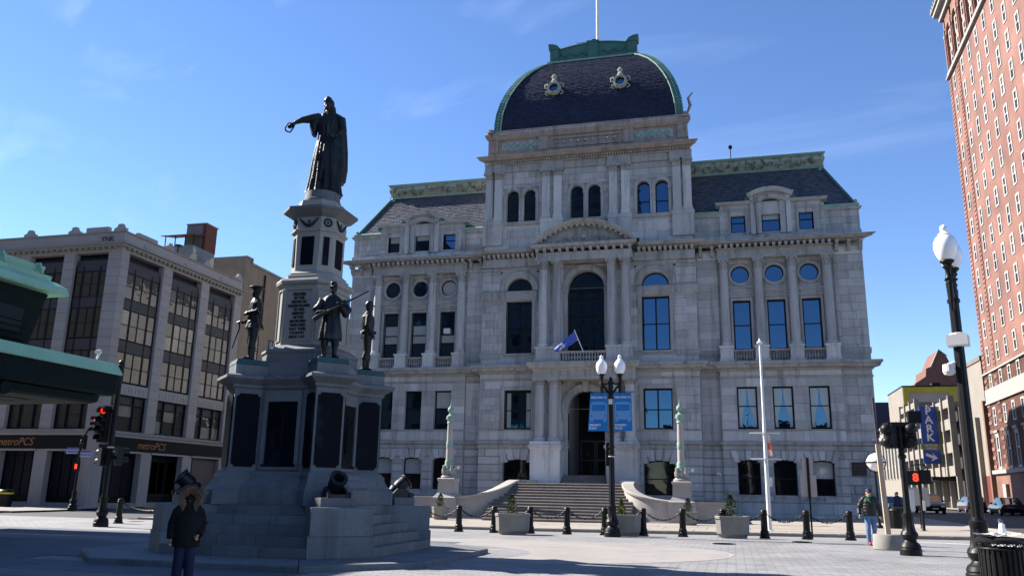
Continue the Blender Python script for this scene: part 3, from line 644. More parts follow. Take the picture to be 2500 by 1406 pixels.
# balcony arch window
m = MB(); m.ring(0, 15.99, 1.33, 1.6, YC-.08, YC+.4, 0, pi, 28); m.ring(0, 15.99, 1.6, 1.72, YC-.16, YC+.1, 0, pi, 28); m.build('arch_moulding', GRAND, CH)
for s in (-1, 1):
    m = MB(); m.box(*sorted((s*1.33, s*1.62)), YC-.08, YC+.4, 10.45, 15.7); m.box(*sorted((s*1.31, s*1.7)), YC-.16, YC+.4, 15.7, 15.98); m.build('arch_pier', GRAND, CH)
window(-1.33, 1.33, 10.45, 15.99, YC+.55, zs=[11.6, 14.0, 15.3], xs=[-.45, .45], arch=0., glassm=GLASS, fwid=.12)
f = MB(); f.ring(0, 15.99, 1.22, 1.33, YC+.55, YC+.65, 0, pi, 24); w = f.build('fanlight', FRAME, CH); pane(arcpts(0, 15.99, 1.24), YC+.6, w, GLASS)
# entrance
m = MB(); m.ring(0, 7.29, 1.30, 1.62, YC-.07, YC+.5, 0, pi, 28); m.ring(0, 7.29, 1.62, 1.76, YC-.14, YC+.1, 0, pi, 28); m.build('arch_moulding', GRAND, CH)
m = MB(); m.prism([(-.16, 8.5), (.16, 8.5), (.24, 9.22), (-.24, 9.22)], 'y', YC-.26, YC+.1); m.build('keystone', GRAND, CH)
for s in (-1, 1):
    m = MB(); m.box(*sorted((s*1.30, s*1.6)), YC-.07, YC+.5, 2.1, 7.0); m.box(*sorted((s*1.28, s*1.68)), YC-.15, YC+.5, 7.0, 7.29); m.build('arch_pier', GRAND, CH)
    m = MB(); m.box(*sorted((s*1.3, s*1.33)), YC+.45, 4., 1.5, 8.7); m.build('porch_wall', GRAND, CH)
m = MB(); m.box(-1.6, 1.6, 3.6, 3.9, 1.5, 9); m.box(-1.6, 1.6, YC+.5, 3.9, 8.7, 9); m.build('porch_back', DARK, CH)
for s in (-1, 1):       # pair of glazed doors deep in the porch
    a, b = sorted((s*.03, s*1.15)); d = MB(); y = 3.2
    d.box(a, a+.1, y, y+.08, 2.6, 5.4); d.box(b-.1, b, y, y+.08, 2.6, 5.4); d.box(a+.1, b-.1, y, y+.08, 2.6, 2.9); d.box(a+.1, b-.1, y, y+.08, 5.28, 5.4); d.box(a+.1, b-.1, y, y+.08, 3.9, 4.0)
    o = d.build('door', M('door_paint', (.02, .05, .055), .4), CH); pane(rectp(a+.1, b-.1, 2.9, 3.9), y+.04, o, GLASSD); pane(rectp(a+.1, b-.1, 4.0, 5.28), y+.04, o, GLASSD)
# frontispiece: lower pedestals, columns, balcony ledge, upper columns, entablature
for s in (-1, 1):
    a, b = sorted((s*1.48, s*3.76)); m = MB()
    m.box(a, b, -2.55, YC, -.1, 2.0); m.box(a+.05, b-.05, -2.50, YC, 2.0, 2.15); m.box(a+.1, b-.1, -2.42, YC, 2.15, 4.45); m.box(a+.03, b-.03, -2.5, YC, 4.45, 4.56); m.box(a-.04, b+.04, -2.58, YC, 4.56, 4.75); m.box(a+.05, b-.05, -2.48, YC, 4.75, 4.98); m.build('column_pedestal', GRAN, CH)
    for c in (2.13, 3.14):
        column(s*c, -1.85, 4.98, 9.24, .36, .42)
        p = MB(); p.box(*sorted((s*(c-.34), s*(c+.34))), YC-.12, YC+.1, 4.98, 9.24); p.build('pilaster', GRAN, CH)
    a, b = sorted((s*1.55, s*3.45)); m = MB()
    m.box(a, b, -2.28, YC, 10.42, 10.6); m.box(a+.06, b-.06, -2.22, YC, 10.6, 11.4); m.box(a, b, -2.28, YC, 11.4, 11.56); m.build('column_pedestal', GRAN, CH)
    for c in (1.95, 2.95):
        column(s*c, -1.8, 11.56, 17.84, .32, .68)
        p = MB(); p.box(*sorted((s*(c-.3), s*(c+.3))), YC-.1, YC+.1, 11.2, 17.8); p.build('pilaster', GRAN, CH)
m = MB(); m.box(-3.62, 3.62, -2.25, YC+.2, 9.24, 9.45); m.box(-3.58, 3.58, -2.2, YC+.2, 9.45, 9.86); m.build('balcony_entablature', GRAND, CH)
c = MB(); cornice(-3.55, 3.55, -2.2, 9.86, 10.42, .42, c); c.build('balcony_ledge', GRAND, CH)
m = MB(); m.box(-1.6, 1.6, -2.2, -1.9, 10.42, 10.5); m.box(-1.6, 1.6, -2.24, -1.86, 11.06, 11.2); m.build('balcony_rail', GRAND, CH); balustrade(-1.55, 1.55, 15, -2.05, 10.5, .56)
m = MB(); m.box(-3.5, 3.5, -2.12, YC+.2, 17.84, 18.1); m.box(-3.46, 3.46, -2.08, YC+.2, 18.1, 18.45); m.build('entablature', GRAND, CH)
c = MB(); cornice(-3.5, 3.5, -2.1, 18.72, 19.02, .36, c); c.build('pediment_cornice', GRAND, CH)
brackets(-3.35, 3.35, 13, -2.08, 18.45, 18.74, .3, .2, 'dentil')
for s in (-1, 1):
    TRIM.box(*sorted((s*3.5, s*7.8)), YC-.2, YC+.3, 17.8, 18.05); TRIM.box(*sorted((s*3.5, s*7.78)), YC-.16, YC+.3, 18.05, 18.45)
    brackets(s*3.9, s*7.6, 11, YC-.16, 18.45, 18.74, .36, .2, 'dentil')
    cornice(*sorted((s*3.86, s*7.82)), YC-.2, 18.74, 19.02, .55, ml=0 if s > 0 else 1, mr=0 if s < 0 else 1)
# segmental pediment
RZ, RC = 5.15, 15.61
seg = lambda r, n=28, h=47.9: [(r*sin(t), RC+r*cos(t)) for t in [radians(-h)+radians(2*h)*i/n for i in range(n+1)]]
m = MB(); m.loft([[(a[0],-2.2,a[1]),(b[0],-2.42,b[1]),(e[0],-2.5,e[1]),(e[0],YC,e[1]),(a[0],YC,a[1])] for a, b, e in zip(seg(4.84, h=45.2), seg(5.0, h=46.5), seg(5.16))]); m.build('pediment_arch', GRAND, CH)
pts = [p for p in seg(4.9, h=45) if p[1] > 19.02]
m = MB(); m.prism(pts+[(pts[-1][0], 19.0), (pts[0][0], 19.0)], 'y', -1.75, YC); m.build('tympanum', GRAND, CH)
for k in range(-8, 9):
    t = radians(k*5.0); me = brk.setdefault('ped', MB().box(-.09, .09, -.28, .0, -.17, .0).mesh('dentil', GRAND)); o = link('dentil', me, CH, (4.86*sin(t), -1.94, RC+4.86*cos(t))); o.rotation_euler = (0, t, 0)
m = MB(); m.ring(0, 19.78, .42, .54, -1.86, -1.7, 0, 2*pi, 24); m.lathe([(.001,0),(.2,.02),(.24,.2),(.15,.36),(.1,.44),(.13,.55),(.1,.66),(.001,.7)], 10, (0, -1.78, 19.42)); m.build('medallion', GRAND, CH)
for s in (-1, 1):
    m = MB()
    for k in range(4):
        xc, zc, r = s*(.85+k*.5), 19.52-.09*k, .27-.045*k
        m.tube([(xc+s*r*(1-t/14)*cos(t*.6), -1.8, zc+r*(1-t/14)*sin(t*.6)*(1 if k % 2 else -1)) for t in range(13)], .05, 5); m.tube([(xc-.2, -1.79, 19.15), (xc, -1.82, 19.3), (xc+.2, -1.79, 19.2)], .05, 5)
    m.build('scroll_relief', GRAND, CH)
# third floor
W3 = [(-6.06, -5.12), (-4.73, -3.80), (-1.14, -.17), (.17, 1.14), (3.80, 4.73), (5.12, 6.06)]
h3 = [(a, b, 21.34, 23.42) for a, b in W3]; hg = [(-6.25, -3.6, 23.42, 24.05), (-1.35, 1.35, 23.42, 24.05), (3.6, 6.25, 23.42, 24.05)]
ashlar(-7.7, 7.7, 19.02, 19.55, YC-.08, [(-3.9, 3.9, 19, 19.6)], course=.5, bw=2.2)
ashlar(-7.75, 7.75, 19.55, 21.05, YC, [], course=.5, bw=1.3)
belt(-7.75, 7.75, YC, 21.05, 21.34, .14)
ashlar(-7.7, 7.7, 21.34, 25.35, YC, h3+hg, course=.5, bw=1.0)
for g0, g1 in ((-6.25, -3.6), (-1.35, 1.35), (3.6, 6.25)):
    ws = [w for w in W3 if g0 < w[0] < g1]; mid = (g0+g1)/2
    for (a, b), (p, q) in zip(ws, ((g0, mid), (mid, g1))):
        xc = (a+b)/2; r = (b-a)/2; WALL.spandrel(p, q, 24.05, xc, 23.42, r, YC+.03, YC+.5)
        m = MB(); m.ring(xc, 23.42, r, r+.2, YC-.07, YC+.2, 0, pi, 16); m.build('arch_moulding', GRAND, CH)
        window(a, b, 21.36, 23.42, YC+.3, zs=[22.35], arch=r, fwid=.07)
    m = MB(); y = YC
    for x in (ws[0][0]-.1, ws[1][1]+.1): m.box(x-.1, x+.1, y-.07, y+.1, 21.34, 23.25); m.box(x-.14, x+.14, y-.1, y+.1, 23.25, 23.42)
    m.lathe([(.13,0),(.09,.1),(.085,1.75),(.12,1.85),(.15,1.95)], 12, (mid, y+.05, 21.36)); m.box(mid-.2, mid+.2, y-.1, y+.25, 23.3, 23.42); m.build('window_colonnette', GRAND, CH)
    for k in ((g0+.25, g1-.25),): panel(k[0], k[1], 20.0, 20.8, YC); panel(k[0]+.2, k[1]-.2, 20.12, 20.68, YC-.03)
for s in (-1, 1):
    for a, b in ((1.78, 2.38), (2.68, 3.28), (6.40, 6.98), (7.12, 7.70)): pilaster(*sorted((s*a, s*b)), YC-.05, 21.40, 25.35, .62, .2)
    for a, b in ((1.68, 3.38), (6.3, 7.82)):
        m = MB(); m.box(*sorted((s*a, s*b)), YC-.3, YC+.1, 19.5, 21.1); m.box(*sorted((s*(a-.04), s*(b+.04))), YC-.34, YC+.1, 21.1, 21.38); m.build('pedestal', GRAN, CH)
for a, b in ((-7.8, -6.2), (-3.4, -1.66), (1.66, 3.4), (6.2, 7.8)): TRIM.box(a, b, YC-.3, YC+.2, 25.35, 25.62); TRIM.box(a+.02, b-.02, YC-.26, YC+.2, 25.62, 25.92)
TRIM.box(-7.7, 7.7, YC-.12, YC+.3, 25.352, 25.618); TRIM.box(-7.7, 7.7, YC-.1, YC+.3, 25.618, 25.922)
TRIM.box(-7.8, 7.8, YC-.32, YC+.3, 25.922, 25.99)
brackets(-7.7, 7.7, 78, YC-.3, 25.985, 26.13, .16, .1, 'dentil')
c = MB(); cornice(-7.75, 7.75, YC-.26, 26.12, 26.52, .55, c); c.build('top_cornice', GRANB, CH)
# attic under the dome, stained, with green roundels
m = MB(); m.box(-7.62, 7.62, YC-.1, 14.2, 26.52, 26.98); m.box(-7.55, 7.55, YC-.02, 14.1, 26.98, 28.05); m.profx([(YC+.4,28.05),(YC-.12,28.05),(YC-.3,28.3),(YC-.3,28.5),(YC-.1,28.62),(YC-.1,28.85),(YC+.4,28.92)], -7.55, 7.55, YC-.02, 1, 1); m.build('attic', GRANB, CH)
for x in (-7.2, 7.2, -3.25, 3.25): MB().box(x-.38, x+.38, YC-.17, YC+.1, 26.99, 28.03).build('attic_pier', GRANB, CH)
m = MB(); m.box(-2.6, 2.6, YC-.12, YC+.1, 27.05, 27.25); m.box(-2.6, 2.6, YC-.12, YC+.1, 27.75, 27.95); m.build('attic_rail', GRANB, CH)
rd = MB().lathe([(.25,0),(.25,.06),(.2,.1),(.17,.06),(.001,.09)], 18).mesh('roundel', COPL, .6)
for s in (-1, 1):
    for k in range(5):
        o = link('roundel', rd, CH, (s*(3.95+.54*k), YC-.02, 27.5)); o.rotation_euler.x = pi/2
    m = MB(); m.box(*sorted((s*3.62, s*6.5)), YC-.04, YC, 27.2, 27.8); m.build('roundel_panel', GRAN, CH)
for k in range(9):
    o = link('attic_boss', brk.setdefault('boss', MB().lathe([(.001,-.1),(.08,-.05),(.1,0),(.08,.06),(.001,.1)], 10).mesh('attic_boss', GRAN, .8)), CH, (-2.2+.55*k, YC-.12, 27.5))
brackets(-7.1, 7.1, 60, YC-.06, 28.42, 28.62, .2, .12, 'dentil')
m = MB()
for s in (-1, 1): m.lathe([(.3,0),(.36,.15),(.2,.25),(.26,.36),(.05,.5)], 8, (s*7.45, YC, 28.6))
m.build('attic_finial', GRANB, CH)
m = MB(); m.box(-7.6, 7.6, .0, 14.0, 18.95, 26.2); m.box(-7.7, -1.36, .05, 14., 0, 19.01); m.box(1.36, 7.7, .05, 14., 0, 19.01); m.box(-1.36, 1.36, .05, 14., 9.1, 19.01); m.box(-1.36, 1.36, 4.2, 14., 0, 9.1); m.box(-18.8, -7.7, .72, 38, 0, 21.3); m.box(7.7, 18.8, .72, 38, 0, 21.3); m.build('building_core', GRAND, CH)
# ------------------------------------------------ dome
DP = [(7.20,28.9),(7.17,29.7),(7.08,30.5),(6.84,31.55),(6.56,32.4),(6.22,33.2),(5.72,34.15),(5.05,35.1),(4.25,35.95),(3.62,36.4)]
YD = 6.65
def dprof(v):
    L_ = [0]; 
    for (a, b), (c, d) in zip(DP, DP[1:]): L_.append(L_[-1]+math.hypot(c-a, d-b))
    t = v*L_[-1]
    for i in range(len(DP)-1):
        if t <= L_[i+1]+1e-9:
            k = (t-L_[i])/(L_[i+1]-L_[i]); return DP[i][0]+(DP[i+1][0]-DP[i][0])*k, DP[i][1]+(DP[i+1][1]-DP[i][1])*k
    return DP[-1]
m = MB(); n = 24; e = .06
m.loft([[(-(h-e),YD-h+e,z),(h-e,YD-h+e,z),(h-e,YD+h-e,z),(-h+e,YD+h-e,z)] for h, z in [dprof(i/n) for i in range(n+1)]]); dome = m.build('dome_roof', SLATE, CH)
slates('slates', lambda x, v: Vector((x, YD-dprof(v)[0], dprof(v)[1])), 52, .24, lambda v: (-dprof(v)[0], dprof(v)[0]), SLATE, dome)
slates('slates', lambda x, v: Vector((dprof(v)[0], YD+x, dprof(v)[1])), 52, .24, lambda v: (-dprof(v)[0], dprof(v)[0]), SLATE, dome)
slates('slates', lambda x, v: Vector((-dprof(v)[0], YD-x, dprof(v)[1])), 52, .24, lambda v: (-dprof(v)[0], dprof(v)[0]), SLATE, dome)
for s in (-1, 1):
    m = MB(); rings = []
    for i in range(33):
        h, z = dprof(i/32); c = Vector((s*h, YD-h, z)); w = .44; k = .10
        # copper rib: an L-shaped band wrapped over the corner
        rings.append([(c.x-s*w, c.y+.02, z), (c.x-s*w, c.y-k, z), (c.x+s*k, c.y-k, z), (c.x+s*k, c.y+w, z), (c.x-s*.02, c.y+w, z)])
    m.loft(rings); m.build('dome_rib', COPPER, dome)
    m = MB()
    for i in range(33):
        h, z = dprof((i)/32.); m.lathe([(.001,-.06),(.07,0),(.001,.06)], 6, (s*(h-.18), YD-h-.1, z)); m.lathe([(.001,-.06),(.07,0),(.001,.06)], 6, (s*(h+.1), YD-h+.2, z))
    m.build('rib_beading', COPL, dome)
    m = MB()
    for w_ in (-.44, ):
        m.tube([(s*(dprof(i/32)[0]-.44), YD-dprof(i/32)[0]-.1, dprof(i/32)[1]) for i in range(33)], .05, 6)
    m.build('rib_edge', COPL, dome)
    # round dormer (oeil de boeuf)
    h, z = 6.55, 32.4; yf = YD-6.78
    m = MB(); m.ring(s*2.6, 32.42, .36, .55, yf-.14, yf+.5, 0, 2*pi, 28); m.ring(s*2.6, 32.42, .36, .46, yf-.3, yf+.1, 0, 2*pi, 28)
    for k in range(12):
        a = 2*pi*k/12; m.lathe([(.001,-.07),(.07,0),(.001,.07)], 6, (s*2.6+.55*cos(a), yf-.1, 32.42+.55*sin(a)))
    m.lathe([(.2,-.05),(.24,.1),(.12,.25),(.2,.4),(.22,.5),(.1,.62),(.02,.7)], 10, (s*2.6, yf+.05, 33.0))
    for q in (-1, 1): m.tube([(s*2.6+q*.5, yf, 32.85), (s*2.6+q*.75, yf, 32.75), (s*2.6+q*.7, yf, 32.5)], .07, 6); m.tube([(s*2.6+q*.6, yf, 32.2), (s*2.6+q*.75, yf, 32.05), (s*2.6+q*.5, yf, 31.9)], .06, 6)
    oc = m.build('round_dormer', M('stone_pale', (.33, .36, .30), .8, var=.15, scale=2, blotch=((.2, .2, .1), 3, .5, .65, .5)), dome)
    pane([(s*2.6+.38*cos(2*pi*k/24), 32.42+.38*sin(2*pi*k/24)) for k in range(24)], yf+.0, oc, GLASS)
# curb flashing below the crest and the crest itself
m = MB(); m.box(-3.8, 3.8, YD-3.85, YD+3.85, 36.28, 36.45); m.build('dome_curb', COPL, dome)
m = MB(); poly = [(-3.4, 36.45), (3.4, 36.45), (3.4, 37.6)]+[(2.8-5.6*i/14, 37.62+.34*sin(pi*i/14)) for i in range(15)]+[(-3.4, 37.6)]
m.prism(poly, 'y', YD-3.55, YD-3.2); m.box(-3.35, 3.35, YD-3.19, YD+3.5, 36.45, 37.55)
for sy in (1,): m.prism(poly, 'y', YD+3.2, YD+3.55)
cr = m.build('crest', COPPER, dome)
m = MB()
for i in range(14): pass
m.tube([(2.8-5.6*i/14, YD-3.55, 37.64+.34*sin(pi*i/14)) for i in range(15)], .08, 6); m.tube([(-3.3, YD-3.58, 36.6), (3.3, YD-3.58, 36.6)], .09, 6)
for k in range(7):    # hanging swags
    a = -2.7+.9*k
    m.tube([(a+.9*t/8*.9, YD-3.6, 37.2-.3*sin(pi*t/8)) for t in range(9)], .06, 5)
m.build('crest_swag', COPPER, cr)
for s in (-1, 1):
    m = MB(); m.box(*sorted((s*2.85, s*3.6)), YD-3.75, YD-3.0, 36.45, 37.6); m.prism([(s*2.75, 37.6), (s*3.7, 37.6), (s*3.75, 38.12), (s*3.4, 38.1), (s*3.0, 37.95), (s*2.8, 37.7)], 'y', YD-3.8, YD-3.0); m.box(*sorted((s*2.95, s*3.5)), YD-3.8, YD-3.75, 36.7, 37.4); m.build('crest_pier', COPPER, cr)
m = MB(); m.box(-.42, .42, YD-3.7, YD-3.2, 36.45, 38.0); m.box(-.5, .5, YD-3.75, YD-3.2, 37.95, 38.08); m.build('crest_pier', COPPER, cr)
m = MB(); m.box(-.1, .22, YD-3.5, YD-3.2, 38.08, 38.3); m.tube([(-1.4, YD-3.3, 37.9), (-1.4, YD-3.3, 38.3)], .03, 5); m.tube([(-1.4, YD-3.3, 38.2), (.0, YD-3.3, 38.22)], .02, 5)
tag(m.build('roof_floodlight', IRON), 'small black floodlight on top of the green dome crest', 'floodlight')
m = MB(); m.lathe([(.2,0),(.14,.3),(.12,2),(.09,14)], 10, (.0, YD-1., 37.5)); tag(m.build('flagpole', WHITE, smooth=.6), 'tall white flagpole rising from the dome crest out of frame', 'flagpole')
# statues of grotesque on the dome side
m = MB(); m.tube([(7.5,2,30.3),(7.75,1.9,30.9),(7.6,1.9,31.5),(7.95,1.8,31.9)], [.08,.13,.1,.06], 7); m.build('dome_ornament', GRANB, dome)
# ------------------------------------------------ stairs with sweeping walls
def flank(t):   # plan curve of the right wall, t 0..1
    a = t*pi/2; return 6.9-3.3*max(0., cos(a))**.6, -6.6-3.6*sin(a)**.6, 1.28+1.07*(1-t)**1.25
N = 13
for k in range(N):
    y0 = -11.9+k*.36; z0 = G(0,-11)+(-.02); z1 = .03+.165*(k+1)
    hw = 4.15
    if y0 > -10.1:
        sn = min(1, ((-6.6-y0)/3.6)**(1/.6)) if y0 < -6.6 else 0; hw = min(4.25, 6.9-3.3*max(0, 1-sn*sn)**.3)
    m = MB(); m.box(-hw, hw, y0, -6.6, 0 if k == 0 else z1-.165-.01, z1); m.prism([(y0, z1-.062), (y0-.035, z1-.058), (y0-.035, z1-.05), (y0+.012, z1+.003), (y0+.05, z1+.003)], 'x', -hw, hw); m.build('step', STEPM, CH)
m = MB(); m.box(-3.4, 3.4, -7.23, -2.5, 1.9, 2.18); m.build('landing', STAIRS, CH)
for k in range(4):
    m = MB(); m.box(-1.47, 1.47, -2.4+k*.34, 3.5, 2.0, 2.18+.15*(k+1)); m.build('step', STEPM, CH)
for s in (-1, 1):
    m = MB(); cp = MB(); rw, rc = [], []
    for i in range(25):
        x, y, z = flank(i/24); xa_, ya_, _ = flank(max(0, i/24-.01)); xb_, yb_, _ = flank(min(1, i/24+.01)); d_ = math.hypot(xb_-xa_, yb_-ya_); nx, ny = (yb_-ya_)/d_, -(xb_-xa_)/d_     # towards the stairs
        b = .0
        rw.append([(s*(x-nx*.28), y-ny*.28, b), (s*(x+nx*.26), y+ny*.26, b), (s*(x+nx*.22), y+ny*.22, z-.14), (s*(x-nx*.28), y-ny*.28, z-.14)])
        rc.append([(s*(x-nx*.34), y-ny*.34, z-.14), (s*(x+nx*.34), y+ny*.34, z-.14), (s*(x+nx*.36), y+ny*.36, z-.04), (s*(x+nx*.3), y+ny*.3, z), (s*(x-nx*.34), y-ny*.34, z)])
    m.loft(rw); w = m.build('stair_wall', STAIRS, CH); cp.loft(rc); cp.build('coping', STAIRS, w)
    m = MB(); m.box(*sorted((s*3.1, s*3.86)), -6.7, -2.5, 0, 2.2); m.box(*sorted((s*3.05, s*3.92)), -6.75, -2.5, 2.2, 2.36); m.build('stair_block', STAIRS, CH)
    m = MB(); m.box(*sorted((s*6.8, s*9.4)), -10.4, -9.9, -.1, 1.12); m.box(*sorted((s*6.78, s*9.45)), -10.46, -9.84, 1.12, 1.26); m.box(*sorted((s*8.9, s*9.4)), -9.9, -1.2, -.1, 1.12); m.build('terrace_wall', STAIRS, CH)
    m = MB(); m.box(*sorted((s*4.2, s*6.8)), -10.9, -10.15, -.1, .12); m.build('wall_plinth', STAIRS, CH)
# plaque and camera on the right corner
pl = MB(); pl.box(17.15, 18.05, -.06, .02, 3.0, 3.85); o = pl.build('plaque', M('plaque_bronze', (.03, .022, .02), .5, metal=.3), CH)
lettering('CITY HALL', .13, M('plaque_letters', (.12, .09, .08), .5), o, (17.6, -.07, 3.62)); lettering('PROVIDENCE', .1, MATS['plaque_letters'], o, (17.6, -.07, 3.38)); lettering('1878', .1, MATS['plaque_letters'], o, (17.6, -.07, 3.18))
m = MB(); m.box(-.2, .2, -.1, .02, 0, .18); m.tube([(0,-.05,.1),(.1,-.5,.0)], .09, 8); tag(m.build('wall_camera', WHITE, loc=(18.7, -.08, 5.2)), 'white security camera on the right corner of city hall', 'camera')
m = MB(); m.box(18.15, 18.55, -.46, -.44, 1.25, 1.75); o = m.build('access_sign', M('sign_blue', (.02, .16, .42), .5)); tag(o, 'small blue wheelchair access sign near the corner of city hall', 'sign')
m = MB(); m.ring(18.34, 1.44, .08, .1, -.465, -.46, -pi*.9, pi*.3, 14); m.ring(18.32, 1.66, .0, .035, -.465, -.46, 0, 2*pi, 10); m.tube([(18.32,-.463,1.62),(18.32,-.463,1.48),(18.42,-.463,1.48),(18.47,-.463,1.38)], .013, 5); m.build('access_symbol', WHITE, o)
# flood lights low on the facade
for i, x in enumerate((-8.2, 8.8)):
    m = MB(); m.box(-.14, .14, -.12, .0, -.06, .1); m.tube([(-.05,-.1,0),(-.12,-.25,-.08)], .07, 8); m.tube([(.05,-.1,0),(.12,-.25,-.08)], .07, 8)
    tag(m.build('wall_floodlight', WHITE, loc=(x, -.1, (4.35, 3.0)[i])), ('small white floodlight on city hall wall left of the stairs', 'small white floodlight on city hall wall right of the stairs')[i], 'floodlight', 'wall floodlights')
# ---- stones: the largest 300 singly, the rest as one part
WALL.build('wall', GRAND, CH); TRIM.build('moulding', GRAND, CH)
STONES.sort(key=lambda b: -(b[1]-b[0])*(b[5]-b[4]))
for b in STONES[:300]: link('stone', MB().box(*b).mesh('stone', GRAN, recalc=False), CH)
m = MB()
for b in STONES[300:]: m.box(*b)
m.build('stonework', GRAN, CH, kind='stuff', recalc=False)
# ================================================================ soldiers' and sailors' monument
MC = Vector((-1.11, -38.68, 0))
MON = thing('monument', 'octagonal granite monument with bronze tablets and stairs', 'monument', MC)
def octa(w, l): return [(-l,-w),(l,-w),(w,-l),(w,l),(l,w),(-l,w),(-w,l),(-w,-l)]
def otier(name, levels, mat, parent=None, smooth=None):
    m = MB(); m.loft([[(x,y,z) for x, y in octa(w, l)] for w, l, z in levels]); return m.build(name, mat, parent or MON, smooth)
def rot(a): return Matrix.Rotation(a, 4, 'Z')
# platform in eight stones
oo, ii = octa(4.36, 2.45), octa(2.6, 1.5)
for k in range(8):
    a, b, c, d = Vector(oo[k]), Vector(oo[(k+1) % 8]), Vector(ii[(k+1) % 8]), Vector(ii[k]); n = 2 if k % 2 == 0 else 1
    for j in range(n):
        p, q = a.lerp(b, j/n+.003), a.lerp(b, (j+1)/n-.003); r_, s_ = d.lerp(c, (j+1)/n-.003), d.lerp(c, j/n+.003)
        m = MB(); m.loft([[(v.x, v.y, z) for v in (p, q, r_, s_)] for z in (0, .12)]+[[(v.x*.996, v.y*.996, .145) for v in (p, q, r_, s_)]]); m.build('platform_stone', GMON, MON)
otier('foundation', [(2.62, 1.52, 0), (2.62, 1.52, .14)], GMON)
for k in range(4):
    R_ = rot(pi/2*k)
    # flight of stairs: five risers, each of several stones
    for j in range(5):
        y0 = -2.93+j*.27; z0, z1 = .145+.217*j, .145+.217*(j+1); hw = 1.83-.0*j; cuts = [-hw, -hw*.35+.1*(j % 2), hw*.3-.12*(j % 2), hw]
        if j == 0: cuts = [-hw, -.5, .7, hw]
        for a, b in zip(cuts, cuts[1:]):
            m = MB(); m.box(a+.006, b-.006, y0, y0+.45, z0+.003, z1); m.xf(R_); m.build('step_stone', GMON, MON)
    # corner block carrying a mortar
    R2_ = rot(pi/2*k)
    pl = [(1.84,-2.93),(2.93,-1.84),(1.5,-.9),(.9,-1.5)]; pt = [(1.86,-2.88),(2.88,-1.86),(1.5,-.9),(.9,-1.5)]
    m = MB(); m.loft([[(x,y,.148) for x, y in pl], [(x,y,.60) for x, y in pl], [(x*.99,y*.99,.615) for x, y in pl]]); m.xf(R2_); m.build('corner_block_base', GMON, MON)
    m = MB(); m.loft([[(x,y,.617) for x, y in pt], [(x,y,1.20) for x, y in pt], [(x*.99,y*.99,1.23) for x, y in pt]]); m.xf(R2_); m.build('corner_block', GMON, MON)
    D = rot(pi/2*k+pi/4)        # local -y axis now points along a diagonal
    m = MB(); m.box(-.42, .42, -3.02, -2.44, 1.232, 1.43); m.xf(rot(pi/2*k+pi/4)); m.build('mortar_plinth', GMON, MON)
otier('core', [(1.72, 1.0, .14), (1.72, 1.0, 1.2), (1.66, 1.05, 1.225), (1.66, 1.05, 1.23)], GMON)
